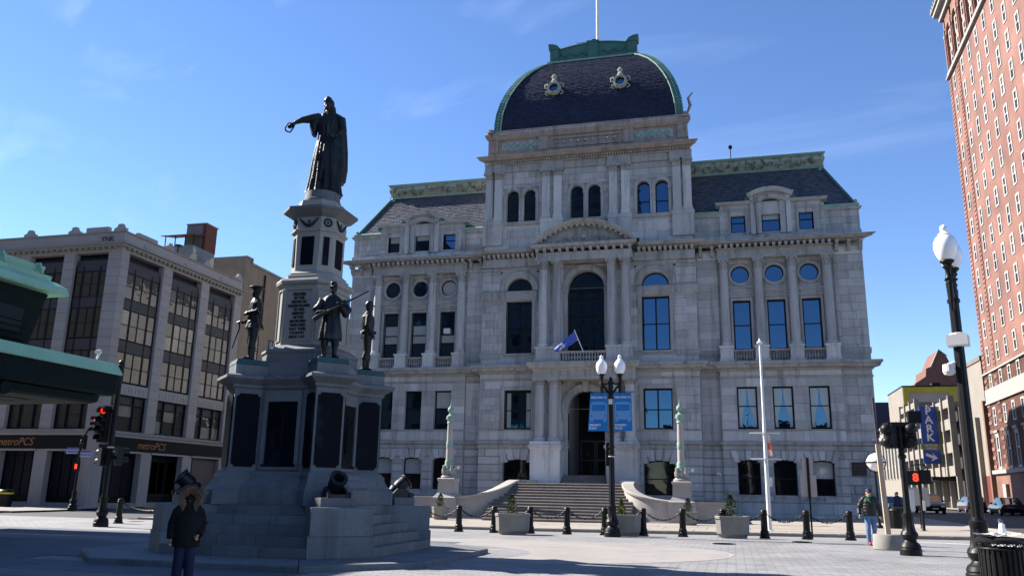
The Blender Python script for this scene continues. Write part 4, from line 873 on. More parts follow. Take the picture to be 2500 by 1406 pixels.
# pedestal with four piers on the diagonals
otier('pedestal_base', [(1.62, .95, 1.23), (1.62, .95, 1.60), (1.5, .9, 1.66), (1.42, .85, 1.78), (1.34, .8, 1.86), (1.34, .8, 1.95), (1.26, .74, 2.02)], GMON)
otier('pedestal_body', [(1.17, .66, 2.0), (1.17, .66, 4.02)], GMON)
def plan_pier(hw, d, back=.6): return [(-hw,-d),(hw,-d),(hw,-back),(-hw,-back)]
def notched(w, h, n=.07):
    return [(-w+n,0),(w-n,0),(w-n,n*.6),(w,n),(w,h-n),(w-n,h-n*.6),(w-n,h),(-w+n,h),(-w+n,h-n*.6),(-w,h-n),(-w,n),(-w+n,n*.6)]
TAB = M('bronze_tablet', (.003, .0036, .008), .6, spec=.1, var=.3, scale=2, bump=.25, bscale=35, blotch=((.012, .035, .05), 1.1, .56, .7, .6))
for k in range(4):
    D = rot(pi/2*k+pi/4)
    m = MB()
    m.loft([[(x,y,z) for x, y in plan_pier(hw, d)] for hw, d, z in ((.60, 2.30, 1.233), (.60, 2.30, 1.58), (.56, 2.24, 1.62), (.50, 2.16, 1.72), (.47, 2.10, 1.84), (.47, 2.10, 1.92), (.40, 2.0, 2.03))]); m.xf(D); m.build('pier_base', GMON, MON)
    m = MB(); m.loft([[(x,y,z) for x, y in plan_pier(.37, 1.94)] for z in (2.03, 4.02)]); m.xf(D); pier = m.build('pier', GMON, MON)
    m = MB(); m.loft([[(x,y,z) for x, y in plan_pier(hw, d)] for hw, d, z in ((.37, 1.94, 4.02), (.42, 2.0, 4.06), (.42, 2.0, 4.12), (.50, 2.10, 4.18), (.58, 2.19, 4.24), (.60, 2.22, 4.26), (.60, 2.22, 4.33), (.5, 2.1, 4.37))]); m.xf(D); m.build('pier_cornice', GMON, MON)
    m = MB(); m.loft([[(x,y,z) for x, y in plan_pier(.40, 1.98, 1.1)] for z in (4.36, 4.62)]); m.xf(D); m.build('statue_plinth', GMON, MON)
    m = MB(); m.loft([[(x,y,z) for x, y in plan_pier(hw, d, 1.14)] for hw, d, z in ((.40, 1.98, 4.622), (.41, 1.99, 4.64), (.38, 1.96, 4.76))]); m.xf(D); m.build('statue_base', VERD, MON)
    # bronze tablets with notched corners on the front and both flanks
    for side in (-1, 0, 1):
        m = MB()
        if side == 0: m.prism(notched(.31, 1.78), 'y', -1.975, -1.94)
        else: m.prism([(-1.60+u, v) for u, v in notched(.29, 1.78)], 'x', side*.37, side*.405)
        m.v = [(x, y, z+2.12) for x, y, z in m.v]; m.xf(D); o = m.build('bronze_tablet', TAB, pier)
        if side == 0:
            m = MB()
            for r_ in range(15): m.box(-.24, .24, -1.981, -1.97, 2.28+r_*.1, 2.32+r_*.1)
            m.xf(D); m.build('name_lines', TAB, o, kind='stuff')
    # main face: recessed relief panel in a moulded frame
    A = rot(pi/2*k)
    m = MB(); m.box(-.52, -.42, -1.23, -1.16, 2.05, 3.98); m.box(.42, .52, -1.23, -1.16, 2.05, 3.98); m.box(-.42, .42, -1.228, -1.16, 3.72, 3.98); m.box(-.42, .42, -1.228, -1.16, 2.05, 2.17); m.xf(A); fr = m.build('panel_frame', GMON, MON)
    m = MB(); m.box(-.40, .40, -1.20, -1.165, 2.18, 3.71); m.box(-.46, .46, -1.25, -1.165, 2.13, 2.19)
    m.lathe([(.01,0),(.09,.1),(.11,.5),(.08,.75),(.06,.82),(.075,.92),(.01,1.0)], 10, (0, -1.17, 2.45)); m.tube([(-.1,-1.19,3.1),(-.25,-1.2,2.9),(-.3,-1.2,2.6)], .04, 6); m.tube([(.1,-1.19,3.1),(.22,-1.2,3.3)], .04, 6); m.xf(A); m.build('bronze_relief', TAB, fr)
otier('entablature', [(1.17, .66, 4.02), (1.22, .69, 4.06), (1.22, .69, 4.12), (1.30, .75, 4.2), (1.36, .78, 4.26), (1.36, .78, 4.33), (1.2, .7, 4.37)], GMON)
otier('upper_plinth', [(1.12, .7, 4.36), (1.12, .7, 4.72)], GMON)
otier('upper_plinth', [(1.04, .66, 4.72), (1.04, .66, 4.96), (1.07, .68, 5.0), (1.06, .67, 5.07), (.98, .6, 5.12), (.88, .5, 5.21)], GMON)
otier('die', [(.82, .45, 5.21), (.80, .47, 6.81)], GMONL)
otier('die_cap', [(.80, .47, 6.81), (.88, .52, 6.86), (.90, .53, 6.93), (.87, .52, 6.99), (.76, .44, 7.02)], GMONL)
otier('shaft_base', [(.76, .42, 7.02), (.76, .42, 7.10), (.70, .38, 7.13), (.71, .39, 7.17), (.66, .35, 7.21), (.61, .32, 7.26)], GMONL)
otier('shaft', [(.61, .32, 7.26), (.605, .345, 8.33)], GMONL)
otier('shaft_band', [(.605, .345, 8.33), (.67, .37, 8.37), (.67, .37, 8.42), (.62, .35, 8.44)], GMONL)
otier('frieze', [(.62, .35, 8.44), (.62, .35, 8.76)], GMONL)
otier('shaft_cornice', [(.62, .35, 8.76), (.70, .39, 8.82), (.84, .45, 8.92), (.90, .47, 8.94), (.90, .47, 9.0), (.6, .32, 9.06)], GMON)
otier('statue_plinth', [(.57, .30, 9.05), (.57, .30, 9.14), (.55, .29, 9.28)], GMONL)
m = MB(); m.lathe([(.52,9.28),(.52,9.36),(.49,9.38),(.48,9.60)], 24); m.build('statue_plinth', GMON, MON, .6)
INK = M('inscription_bronze', (.02, .025, .028), .5, metal=.3)
dg = lambda k: rot(pi/2*k+pi/4)
for k in range(4):
    A = rot(pi/2*k)
    m = MB(); m.box(-.17, .17, -.645, -.60, 7.42, 8.2); m.box(-.21, .21, -.628, -.60, 7.38, 8.24); m.xf(A)
    m = MB(); m.box(-.18, .18, -.635, -.59, 7.42, 8.20); m.xf(A); m.build('shaft_tablet', TAB, MON)
    m = MB(); m.box(-.08, .08, -.69, -.65, 7.42, 8.20); m.xf(dg(k)); m.build('shaft_tablet', TAB, MON)
    # frieze ornament: swag with a star on the wide sides, wreath with a star on the narrow ones
    def star(m, r, y, zc):
        pts = [(r*(1 if i % 2 == 0 else .42)*sin(pi*i/5), zc+r*(1 if i % 2 == 0 else .42)*cos(pi*i/5)) for i in range(10)]; m.prism(pts, 'y', y-.02, y)
    m = MB(); m.tube([(-.26+.52*t/12, -.645, 8.70-.19*sin(pi*t/12)) for t in range(13)], [.02+.03*sin(pi*t/12) for t in range(13)], 7); star(m, .055, -.625, 8.63)
    for q in (-1, 1): m.lathe([(.001,-.03),(.03,0),(.001,.03)], 6, (q*.26, -.645, 8.70))
    m.xf(A); m.build('swag', INK, MON)
    m = MB()
    for j in range(14):
        a = 2*pi*j/14; m.lathe([(.001,-.035),(.034,0),(.001,.035)], 6, (.10*cos(a), -.70, 8.6+.10*sin(a)))
    star(m, .06, -.69, 8.6); m.xf(dg(k)); m.build('wreath', INK, MON)
    # panels on the die
    m = MB(); w = .36
    for a, b, c, d in ((-.40,-.36,5.33,6.72),(.36,.40,5.33,6.72),(-.36,.36,6.68,6.72),(-.36,.36,5.33,5.37)): m.box(a, b, -.845, -.80, c, d)
    m.xf(A); m.build('die_panel', GMONL, MON)
    m = MB(); 
    for a, b, c, d in ((-.20,-.17,5.33,6.72),(.17,.20,5.33,6.72),(-.17,.17,6.69,6.72),(-.17,.17,5.33,5.36)): m.box(a, b, -.93, -.88, c, d)
    m.xf(dg(k)); m.build('die_panel', GMONL, MON)
for i, line in enumerate(['ERECTED', 'BY THE', 'PEOPLE OF', 'RHODE ISLAND', 'TO THE', 'MEMORY', 'OF THE', 'BRAVE MEN', 'WHO DIED', 'THAT THEIR', 'COUNTRY', 'MIGHT LIVE']):
    o = lettering(line, .098, INK, MON, (0, -.832+.001*i, 6.56-i*.103), spacing=1.0, bold=.002)
    o.scale.x = .9
# ---------------------------------------------------------------- figures: closed shapes fused into one skin
def rings_loft(m, rows, n=20, fold=0., k=9, ph=0.):
    rs = []
    for j, (cx, cy, z, rx, ry) in enumerate(rows):
        f = fold*max(0, 1-j/len(rows)*.9); rs.append([(cx+rx*(1+f*sin(k*2*pi*i/n+ph+.25*j))*cos(2*pi*i/n), cy+ry*(1+f*sin(k*2*pi*i/n+ph+.25*j))*sin(2*pi*i/n), z) for i in range(n)])
    return m.loft(rs)
def ball(m, c, rx, ry=None, rz=None, n=12):
    ry = ry or rx; rz = rz or rx
    rings_loft(m, [(c[0], c[1], c[2]+rz*sin(-pi/2+pi*j/8), max(.002, rx*cos(-pi/2+pi*j/8)), max(.002, ry*cos(-pi/2+pi*j/8))) for j in range(9)], n); return m
def fuse(m, name, mat, voxel, parent=None, loc=None, rz=0., smooth=1):
    o = m.build(name, mat, None)
    md = o.modifiers.new('remesh', 'REMESH'); md.mode = 'VOXEL'; md.voxel_size = voxel; md.use_smooth_shade = True
    if smooth: sm = o.modifiers.new('smooth', 'SMOOTH'); sm.iterations = smooth; sm.factor = .5
    dgp = bpy.context.evaluated_depsgraph_get(); me = bpy.data.meshes.new_from_object(o.evaluated_get(dgp)); bpy.data.objects.remove(o)
    me.name = name; me.materials.clear(); me.materials.append(mat)
    for p in me.polygons: p.use_smooth = True
    return link(name, me, parent, loc, rz=rz)
def head(m, c, s=1., face=-1):   # c = centre of skull; faces -y
    ball(m, c, .075*s, .095*s, .115*s); ball(m, (c[0], c[1]-.02*s, c[2]-.06*s), .058*s, .075*s, .075*s)       # skull, jaw
    m.tube([(c[0], c[1]-.092*s, c[2]+.015*s), (c[0], c[1]-.115*s, c[2]-.03*s), (c[0], c[1]-.09*s, c[2]-.04*s)], [.009*s, .016*s, .012*s], 6)  # nose
    for q in (-1, 1): ball(m, (c[0]+q*.078*s, c[1]+.01*s, c[2]-.005*s), .014*s, .022*s, .033*s, 8); ball(m, (c[0]+q*.033*s, c[1]-.078*s, c[2]+.022*s), .022*s, .02*s, .01*s, 8)
    ball(m, (c[0], c[1]-.088*s, c[2]-.072*s), .028*s, .014*s, .010*s, 8)
    m.tube([(c[0], c[1]+.015*s, c[2]-.08*s), (c[0], c[1]+.02*s, c[2]-.2*s)], .052*s, 10)
def hand(m, p, d, s=1., side=1, curl=.5):   # p wrist, d direction of the hand
    d = Vector(d).normalized(); p = Vector(p); a = Vector((0,-1,0)) if abs(d.y) < .8 else Vector((0,0,1)); u = d.cross(a).normalized(); v = u.cross(d).normalized()
    m.tube([p, p+d*.05*s, p+d*.095*s], [(.022*s,.028*s), (.016*s,.042*s), (.014*s,.040*s)] if abs(u.z) < .7 else [.026*s, .036*s, .034*s], 8)
    for i, L_ in enumerate((.068, .078, .072, .056)):
        b = p+d*.09*s+u*(i-1.5)*.019*s; m.tube([b, b+d*L_*.5*s, b+d*L_*(.5+.5*cos(curl))*s+v*L_*.5*sin(curl)*s], [.0105*s, .0105*s, .009*s], 6)
    b = p+d*.03*s-u*side*.03*s; m.tube([b, b+d*.03*s-u*side*.022*s, b+d*.062*s-u*side*.022*s+v*.01*s], [.013*s, .012*s, .010*s], 6)
def limb(m, pts, rad, n=12): m.tube(pts, rad, n)
def boot(m, p, s=1., ang=0.):
    x, y, z = p; dx, dy = sin(ang), -cos(ang)
    m.tube([(x, y, z+.02*s), (x, y, z+.16*s), (x, y, z+.36*s)], [.055*s, .055*s, .066*s], 10); m.tube([(x-dx*.06*s, y-dy*.06*s, z+.045*s), (x+dx*.06*s, y+dy*.06*s, z+.05*s), (x+dx*.19*s, y+dy*.19*s, z+.035*s)], [.05*s, .055*s, .04*s], 10)
def kepi(m, c, s=1.):
    rings_loft(m, [(c[0], c[1]+.0, c[2]+.03*s, .092*s, .108*s), (c[0], c[1], c[2]+.09*s, .092*s, .105*s), (c[0], c[1]-.02*s, c[2]+.15*s, .078*s, .088*s), (c[0], c[1]-.025*s, c[2]+.165*s, .06*s, .07*s)], 14)
    m.tube([(c[0]-.06*s, c[1]-.09*s, c[2]+.045*s), (c[0], c[1]-.15*s, c[2]+.03*s), (c[0]+.06*s, c[1]-.09*s, c[2]+.045*s)], .018*s, 6)
SK = 1.10   # statues a little over life size
def statue_common(m, s):
    for q in (-1, 1):
        boot(m, (q*.12*s, (-.05 if q > 0 else .04)*s, 0), s, q*.45)
        limb(m, [(q*.12*s, (-.05 if q > 0 else .04)*s, .3*s), (q*.115*s, -.02*s, .5*s), (q*.10*s, 0, .9*s)], [.085*s, .095*s, .125*s])
# infantryman in greatcoat, rifle held across the body
m = MB(); s = SK; statue_common(m, s)
rings_loft(m, [(0, 0, .46*s, .27*s, .235*s), (0, 0, .62*s, .255*s, .22*s), (0, 0, .9*s, .215*s, .17*s), (0, 0, 1.06*s, .185*s, .145*s), (0, 0, 1.25*s, .21*s, .155*s), (0, .01, 1.40*s, .225*s, .15*s), (0, .01, 1.48*s, .15*s, .11*s), (0, .01, 1.53*s, .075*s, .08*s)], 56, .06, 9)
rings_loft(m, [(0, .01, 1.12*s, .30*s, .22*s), (0, .01, 1.25*s, .285*s, .2*s), (0, .01, 1.4*s, .235*s, .16*s), (0, .01, 1.5*s, .13*s, .1*s)], 48, .07, 8)      # short cape
limb(m, [(-.22*s, 0, 1.38*s), (-.34*s, -.02, 1.14*s), (-.30*s, -.14*s, 1.02*s), (-.12*s, -.25*s, 1.06*s)], [.10*s, .115*s, .10*s, .055*s]); hand(m, (-.13*s, -.25*s, 1.06*s), (1, -.2, .1), s, 1, 1.2)
limb(m, [(.22*s, 0, 1.38*s), (.35*s, -.02, 1.16*s), (.32*s, -.16*s, 1.05*s), (.20*s, -.24*s, 1.20*s)], [.10*s, .115*s, .095*s, .055*s]); hand(m, (.20*s, -.24*s, 1.2*s), (-.6, -.3, .6), s, -1, 1.2)
head(m, (0, -.01, 1.66*s), s); kepi(m, (0, -.01, 1.66*s), s)
st = fuse(m, 'bronze_statue', BRONZE, .0115, None, (MC.x+1.55*.7071, MC.y-1.55*.7071, 4.755), radians(28)); tag(st, 'bronze infantryman in greatcoat holding a rifle across his chest', 'statue', 'bronze figures on the monument piers')
m = MB(); m.tube([(-.40*s, -.25*s, .86*s), (-.30*s, -.26*s, .94*s), (-.14*s, -.28*s, 1.04*s), (.16*s, -.28*s, 1.22*s), (.5*s, -.26*s, 1.43*s), (.80*s, -.24*s, 1.62*s)], [.05*s, .055*s, .03*s, .028*s, .02*s, .016*s], 8); tag(m.build('bronze_rifle', BRONZE, loc=st.location), 'bronze rifle slanting across the infantry statue', 'rifle').rotation_euler.z = radians(28)
# sailor in flat cap, facing left, hand on a cutlass
m = MB(); statue_common(m, s)
rings_loft(m, [(0, .02*s, .78*s, .235*s, .22*s), (0, .01*s, .92*s, .21*s, .17*s), (0, 0, 1.05*s, .17*s, .14*s), (0, 0, 1.25*s, .2*s, .15*s), (0, .01, 1.40*s, .22*s, .14*s), (0, .01, 1.48*s, .14*s, .1*s), (0, .01, 1.53*s, .07*s, .075*s)], 56, .07, 8)
limb(m, [(-.21*s, 0, 1.38*s), (-.27*s, .05*s, 1.12*s), (-.2*s, -.18*s, .96*s)], [.085*s, .085*s, .055*s]); hand(m, (-.2*s, -.18*s, .96*s), (.3, -1, -.3), s, 1, 1.)
limb(m, [(.21*s, 0, 1.38*s), (.28*s, .02*s, 1.15*s), (.1*s, -.2*s, 1.12*s)], [.085*s, .085*s, .055*s]); hand(m, (.1*s, -.2*s, 1.12*s), (-1, -.2, 0), s, -1, 1.)
rings_loft(m, [(0, .05*s, 1.28*s, .24*s, .13*s), (0, .02*s, 1.4*s, .235*s, .15*s), (0, .01*s, 1.5*s, .12*s, .1*s)], 20, .03, 5)     # wide collar
for q in (.95, 1.08, 1.2): m.tube([(-.19*s, -.1*s, q*s), (0, -.17*s, (q-.05)*s), (.19*s, -.1*s, q*s)], .02*s, 6)
head(m, (0, -.01, 1.66*s), s); rings_loft(m, [(0, 0, 1.70*s, .085*s, .10*s), (0, 0, 1.745*s, .10*s, .115*s), (0, 0, 1.77*s, .175*s, .185*s), (0, 0, 1.795*s, .18*s, .19*s), (0, 0, 1.815*s, .12*s, .13*s)], 18)
st = fuse(m, 'bronze_statue', BRONZE, .0115, None, (MC.x-1.55*.7071, MC.y-1.55*.7071, 4.755), radians(-48)); tag(st, 'bronze sailor in a flat round cap facing left', 'statue', 'bronze figures on the monument piers')
m = MB(); m.tube([(-.2*s, -.32*s, 1.0*s), (-.16*s, -.30*s, .8*s), (-.2*s, -.42*s, .3*s)], [.022*s, .022*s, .014*s], 7); m.tube([(-.26*s, -.32*s, .96*s), (-.2*s, -.36*s, .93*s), (-.14*s, -.3*s, .96*s)], .02*s, 6); tag(m.build('bronze_cutlass', BRONZE, loc=st.location), 'bronze cutlass under the hand of the sailor statue', 'cutlass').rotation_euler.z = radians(-48)
# two more figures on the rear piers, in short jackets; the right one is seen from behind
for k, (ax, lab) in enumerate((((1, 1), 'bronze soldier in cap and short jacket seen from behind at right'), ((-1, 1), 'bronze soldier on the rear pier mostly hidden by the monument'))):
    m = MB(); statue_common(m, s)
    rings_loft(m, [(0, 0, .84*s, .19*s, .165*s), (0, 0, .95*s, .205*s, .175*s), (0, 0, 1.05*s, .18*s, .155*s), (0, 0, 1.25*s, .22*s, .175*s), (0, .01, 1.40*s, .235*s, .165*s), (0, .01, 1.48*s, .14*s, .1*s), (0, .01, 1.53*s, .07*s, .075*s)], 24, .02, 5)
    limb(m, [(-.20*s, 0, 1.40*s), (-.28*s, .03*s, 1.14*s), (-.25*s, -.12*s, .93*s)], [.08*s, .07*s, .05*s]); hand(m, (-.25*s, -.12*s, .93*s), (.1, -.4, -1), s, 1, .8)
    limb(m, [(.20*s, 0, 1.40*s), (.3*s, .05*s, 1.16*s), (.17*s, -.14*s, 1.02*s)], [.08*s, .07*s, .05*s]); hand(m, (.17*s, -.14*s, 1.02*s), (-.9, -.5, 0), s, -1, 1.)
    rings_loft(m, [(0, 0, 1.0*s, .172*s, .14*s), (0, 0, 1.05*s, .172*s, .14*s)], 20); ball(m, (.02*s, .155*s, .98*s), .065*s, .03*s, .06*s); ball(m, (-.13*s, .11*s, .98*s), .04*s, .04*s, .05*s)
    head(m, (0, -.01, 1.66*s), s); kepi(m, (0, -.01, 1.66*s), s)
    st = fuse(m, 'bronze_statue', BRONZE, .0115, None, (MC.x+ax[0]*1.55*.7071, MC.y+ax[1]*1.55*.7071, 4.755), radians(118 if k == 0 else 225)); tag(st, lab, 'statue', 'bronze figures on the monument piers')
# the crowning figure: robed woman, cloak over one shoulder, arm stretched out with a wreath
m = MB(); n = 44
rings_loft(m, [(.02, .02, 0, .50, .45), (.02, .02, .08, .47, .42), (.02, .0, .5, .41, .36), (.01, 0, 1.0, .36, .31), (0, 0, 1.4, .30, .26), (0, 0, 1.72, .245, .20), (0, 0, 1.86, .25, .21), (0, -.01, 2.06, .29, .22), (0, 0, 2.25, .33, .20), (0, .01, 2.40, .31, .17), (0, .01, 2.48, .18, .13), (0, .02, 2.56, .085, .09)], 88, .10, 13)
rings_loft(m, [(.16, .12, .42, .40, .36), (.18, .12, .8, .42, .35), (.17, .12, 1.3, .41, .33), (.15, .11, 1.8, .38, .28), (.11, .08, 2.2, .37, .24), (.05, .06, 2.42, .32, .18), (.02, .04, 2.52, .16, .12)], 88, .07, 9, 1.)
limb(m, [(.36, -.02, 2.3), (.44, -.05, 1.9), (.28, -.28, 1.66)], [.14, .13, .08]); hand(m, (.28, -.28, 1.66), (-.9, -.4, 0), 1.6, -1, 1.)
limb(m, [(-.25, 0, 2.34), (-.44, -.06, 2.28), (-.72, -.14, 2.2), (-.9, -.18, 2.10)], [.15, .14, .09, .055]); hand(m, (-.9, -.18, 2.1), (-.7, -.1, -.7), 1.7, 1, .9)
rings_loft(m, [(-.36, -.05, 1.75, .06, .12), (-.38, -.05, 2.0, .12, .14), (-.37, -.05, 2.25, .15, .13)], 14, .1, 4)      # hanging sleeve
m.tube([(-.1, -.30, 1.7), (-.16, -.36, 1.0), (-.2, -.42, .3)], [.03, .045, .05], 7); m.tube([(.04, -.26, 1.68), (.02, -.36, 1.0), (.0, -.44, .3)], [.03, .04, .05], 7)
head(m, (-.03, -.02, 2.74), 1.45); ball(m, (-.01, .04, 2.78), .145, .15, .17); ball(m, (.03, .12, 2.62), .13, .10, .2); rings_loft(m, [(-.04, -.02, 2.84, .13, .14), (-.04, 0, 2.94, .10, .12), (-.05, .0, 3.0, .04, .06)], 12)
m.tube([(.08, .1, 2.7), (.12, .12, 2.5), (.1, .14, 2.3)], [.08, .07, .05], 8); m.tube([(-.12, .08, 2.68), (-.13, .08, 2.48)], [.06, .04], 8)
st = fuse(m, 'bronze_statue', BRONZE, .014, None, (MC.x, MC.y, 9.60), radians(14)); tag(st, 'large bronze robed woman with outstretched arm atop the monument', 'statue')
m = MB(); rr = []
for j in range(20):
    a = 2*pi*j/20; m.lathe([(.001,-.035),(.03,0),(.001,.035)], 5, (.13*cos(a), .02*sin(3*a), .13*sin(a)))
w = m.build('bronze_wreath', BRONZE, kind=None); w.location = (MC.x-1.03*cos(radians(14))+.2*sin(radians(14)), MC.y-1.03*sin(radians(14))-.22, 9.60+1.93); tag(w, 'small bronze wreath held out by the crowning statue', 'wreath')
# mortars on the corner blocks
labs = ['bronze mortar on the block nearest the camera', 'bronze mortar on the right rear block beside the stairs', 'bronze mortar on the hidden rear block of the monument', 'bronze mortar on the left block behind the hooded person']
for k in range(4):
    t = thing('mortar', labs[k], 'mortar', (0, 0, 0), 0, 'mortars on the monument blocks'); D = rot(pi/2*k+pi/4); c = D @ Vector((0, -2.72, 0)); t.location = (MC.x+c.x, MC.y+c.y, 1.43); t.rotation_euler.z = pi/2*k+pi/4
    B = Matrix.Translation((0, .06, .22)) @ Matrix.Rotation(radians(52), 4, 'X')
    m = MB(); m.lathe([(.02,-.19),(.14,-.17),(.18,-.07),(.15,.0),(.17,.04),(.185,.1),(.185,.3),(.21,.32),(.21,.37),(.13,.37),(.12,.1),(.02,.08)], 20); m.xf(B); m.build('barrel', BRONZE, t, .7)
    m = MB()
    for q in (-1, 1): m.prism([(-.32, 0), (.28, 0), (.28, .08), (.12, .24), (-.1, .24), (-.32, .08)], 'x', q*.2-.03, q*.2+.03)
    m.box(-.2, .2, -.3, -.22, .01, .08); m.box(-.2, .2, .2, .27, .01, .08); m.build('carriage', BRONZE, t)
    for q in (-1, 1):
        m = MB(); m.tube([(q*.25-.02, -.28, .06), (q*.25+.02, -.28, .06)], .07, 12); m.build('wheel', BRONZE, t)
# ================================================================ left commercial building (corner of the side street)
LB = thing('commercial_building', 'pale terracotta commercial building with dark metal window bays at left', 'building', (-34, -8, 0))
SPAND = M('bay_metal', (.007, .008, .014), .6, var=.2, scale=2, spec=.2)
SPANDG = M('bay_spandrel', (.035, .03, .033), .6, var=.15, scale=2)
GLB = glass('bay_glass', (.045, .037, .024), 1.7, .03, .08); GLB2 = M('glass_tan_reflection', (.185, .165, .13), .2, var=.25, scale=1.3, coat=.6); SHOP = glass('shop_glass', (.008, .009, .012), 1.7, .03, .05); GLB3 = M('glass_dim_reflection', (.085, .078, .066), .2, var=.3, scale=1.7, coat=.6); SHOPT = glass('shop_glass_teal', (.05, .085, .085), 1.6, .05, .03)  # tan and dim pane colours are painted reflections of buildings
SIGNB = M('sign_black', (.005, .005, .006), .6, var=.1, spec=.15)
def lb_face(face):
    # face 'side': runs along +y (local), outward +x ; 'front': runs along -x, outward -y
    if face == 'side': T = Matrix(((0,-1,0,0),(1,0,0,0),(0,0,1,0),(0,0,0,1)))       # (u, d, z) -> (-d.., u)
    else: T = Matrix(((-1,0,0,0),(0,1,0,0),(0,0,1,0),(0,0,0,1)))
    return T
def tput(m, T): m.v = [tuple(T @ Vector(p)) for p in m.v]; return m
def mapf(face):     # local (u along the wall, o outward, z) -> building coords
    if face == 'side': return lambda u, o, z: (o, u, z)
    return lambda u, o, z: (-u, -o, z)
def fbox(m, f, u0, u1, o0, o1, z0, z1):
    pts = [f(u, o, z) for z in (z0, z1) for u, o in ((u0,o0),(u1,o0),(u1,o1),(u0,o1))]
    m.add(pts, [(0,3,2,1),(4,5,6,7),(0,1,5,4),(1,2,6,5),(2,3,7,6),(3,0,4,7)]); return m
def facebays(f, piers, pw, first):
    L_ = piers[-1]
    # piers of terracotta blocks
    for i, u in enumerate(piers):
        a = fbox(MB(), f, u-pw/2, u+pw/2, -.3, .18, 5.4, 18.6) if not (first and i == 0) else None
        if a: p = a.build('pier', TERRA, LB)
        else: p = None
        if i or not first:
            for j in range(20):
                z = 5.45+j*.66; fbox(MB(), f, u-pw/2+.03, u+pw/2-.03, .18, .215, z, z+.635).build('terracotta_block', TERRA, p)
        fbox(MB(), f, u-pw/2-.02, u+pw/2+.02, -.3, .2, 0, 5.0).build('shop_pier', TERRA, LB)
    for a, b in zip(piers, piers[1:]):
        u0, u1 = a+pw/2, b-pw/2; W_ = u1-u0
        # tall dark metal bay with chamfered head
        m = MB(); n = .35; P = [f(u, -.05, z) for u, z in ((u0, 8.9), (u1, 8.9), (u1, 17.8), (u1-n, 18.25), (u0+n, 18.25), (u0, 17.8))]; Q = [f(u, -.5, z) for u, z in ((u0, 8.9), (u1, 8.9), (u1, 17.8), (u1-n, 18.25), (u0+n, 18.25), (u0, 17.8))]
        m.loft([P, Q]); bay = m.build('window_bay', SPAND, LB)
        m = MB(); 
        for c in (u0+.02, u0+W_*.26, u0+W_*.74, u1-.12): fbox(m, f, c, c+.1, -.05, .02, 8.95, 17.6)
        m.build('bay_mullion', SPAND, bay)
        for row, (z0, z1) in enumerate(((9.0, 11.2), (12.1, 14.4), (15.2, 17.2))):
            fbox(MB(), f, u0+.12, u1-.1, -.05, .0, z1+.03, z1+.85).build('bay_spandrel', SPANDG, bay)
            for a1, b1 in ((u0+.14, u0+W_*.26), (u0+W_*.26+.1, u0+W_*.5), (u0+W_*.5, u0+W_*.74), (u0+W_*.74+.1, u1-.14)):
                w = MB(); fbox(w, f, a1, a1+.05, -.045, .03, z0, z1); fbox(w, f, b1-.05, b1, -.045, .03, z0, z1); fbox(w, f, a1+.05, b1-.05, -.045, .028, z0, z0+.06); fbox(w, f, a1+.05, b1-.05, -.045, .028, z1-.06, z1); fbox(w, f, a1+.05, b1-.05, -.045, .025, (z0+z1)/2-.03, (z0+z1)/2+.03)
                w = w.build('window', SPAND, bay)
                for h0, h1 in ((z0+.06, (z0+z1)/2-.03), ((z0+z1)/2+.03, z1-.06)):
                    g = random.choice((GLB2, GLB3, GLB3)) if random.random() < (.38 if f(0, 1, 0)[0] else .05) else GLB
                    fbox(MB(), f, a1+.05, b1-.05, -.02, .005, h0, h1).build('pane', g, w) if False else fbox(MB(), f, a1+.05, b1-.05, -.02, .005, h0, h1).build('pane', g, bay)
        # band, second floor window
        fbox(MB(), f, u0, u1, -.3, .1, 8.1, 8.9).build('wall_band', TERRA, LB)
        m = MB()
        for q in range(9): fbox(m, f, u0+.25+q*(W_-.5)/9, u0+.25+(q+.72)*(W_-.5)/9, .1, .13, 8.3, 8.65)
        m.build('band_ornament', TERRA, LB, kind='stuff')
        w = MB()
        cs = [u0+.05, u0+W_*.3, u0+W_*.7, u1-.05]
        for c in cs: fbox(w, f, c-.04, c+.04, -.35, -.05, 5.5, 8.1)
        fbox(w, f, u0, u1, -.36, -.06, 7.35, 7.43); fbox(w, f, u0, u1, -.36, -.06, 5.42, 5.55); fbox(w, f, u0, u1, -.36, -.06, 8.02, 8.1)
        w = w.build('window', SPAND, LB)
        for c, d in zip(cs, cs[1:]):
            fbox(MB(), f, c+.04, d-.04, -.3, -.2, 7.43, 8.02).build('transom_pane', SPANDG, w)
            for h0, h1 in ((5.55, 6.5), (6.53, 7.35)): fbox(MB(), f, c+.04, d-.04, -.3, -.2, h0, h1).build('pane', GLB2 if random.random() < .3 and f(0, 1, 0)[0] else GLB, w)
        # shop front
        sg = fbox(MB(), f, u0-pw/2+.004, u1+pw/2-.004, -.1, .24, 4.02, 4.98).build('shop_sign', SIGNB, LB)
        fbox(MB(), f, u0-.1, u1+.1, -.1, .3, 3.88, 4.02).build('sign_ledge', TERRA, LB)
        fr = MB(); cs = [u0, u0+W_*.22, u0+W_*.45, u0+W_*.72, u1]
        for c in cs: fbox(fr, f, c-.05, c+.05, -.55, -.4, .75, 3.88)
        fbox(fr, f, u0, u1, -.6, -.38, .3, .8); fbox(fr, f, u0, u1, -.57, -.39, 3.5, 3.58)
        fr = fr.build('shop_front', SIGNB, LB)
        for i, (c, d) in enumerate(zip(cs, cs[1:])): fbox(MB(), f, c+.05, d-.05, -.5, -.45, .8, 3.5).build('shop_pane', SHOPT if (f(0, 1, 0)[0] and a < -1 and i > 1 and False) else SHOP, fr)
        fbox(MB(), f, u0, u1, -.5, .16, -.1, .3).build('shop_plinth', CONC, LB)
    return
SP = [.0, 5.2, 10.25, 15.3]; FP = [.35, 4.5, 8.65, 12.8, 16.95]
fs, ff = mapf('side'), mapf('front')
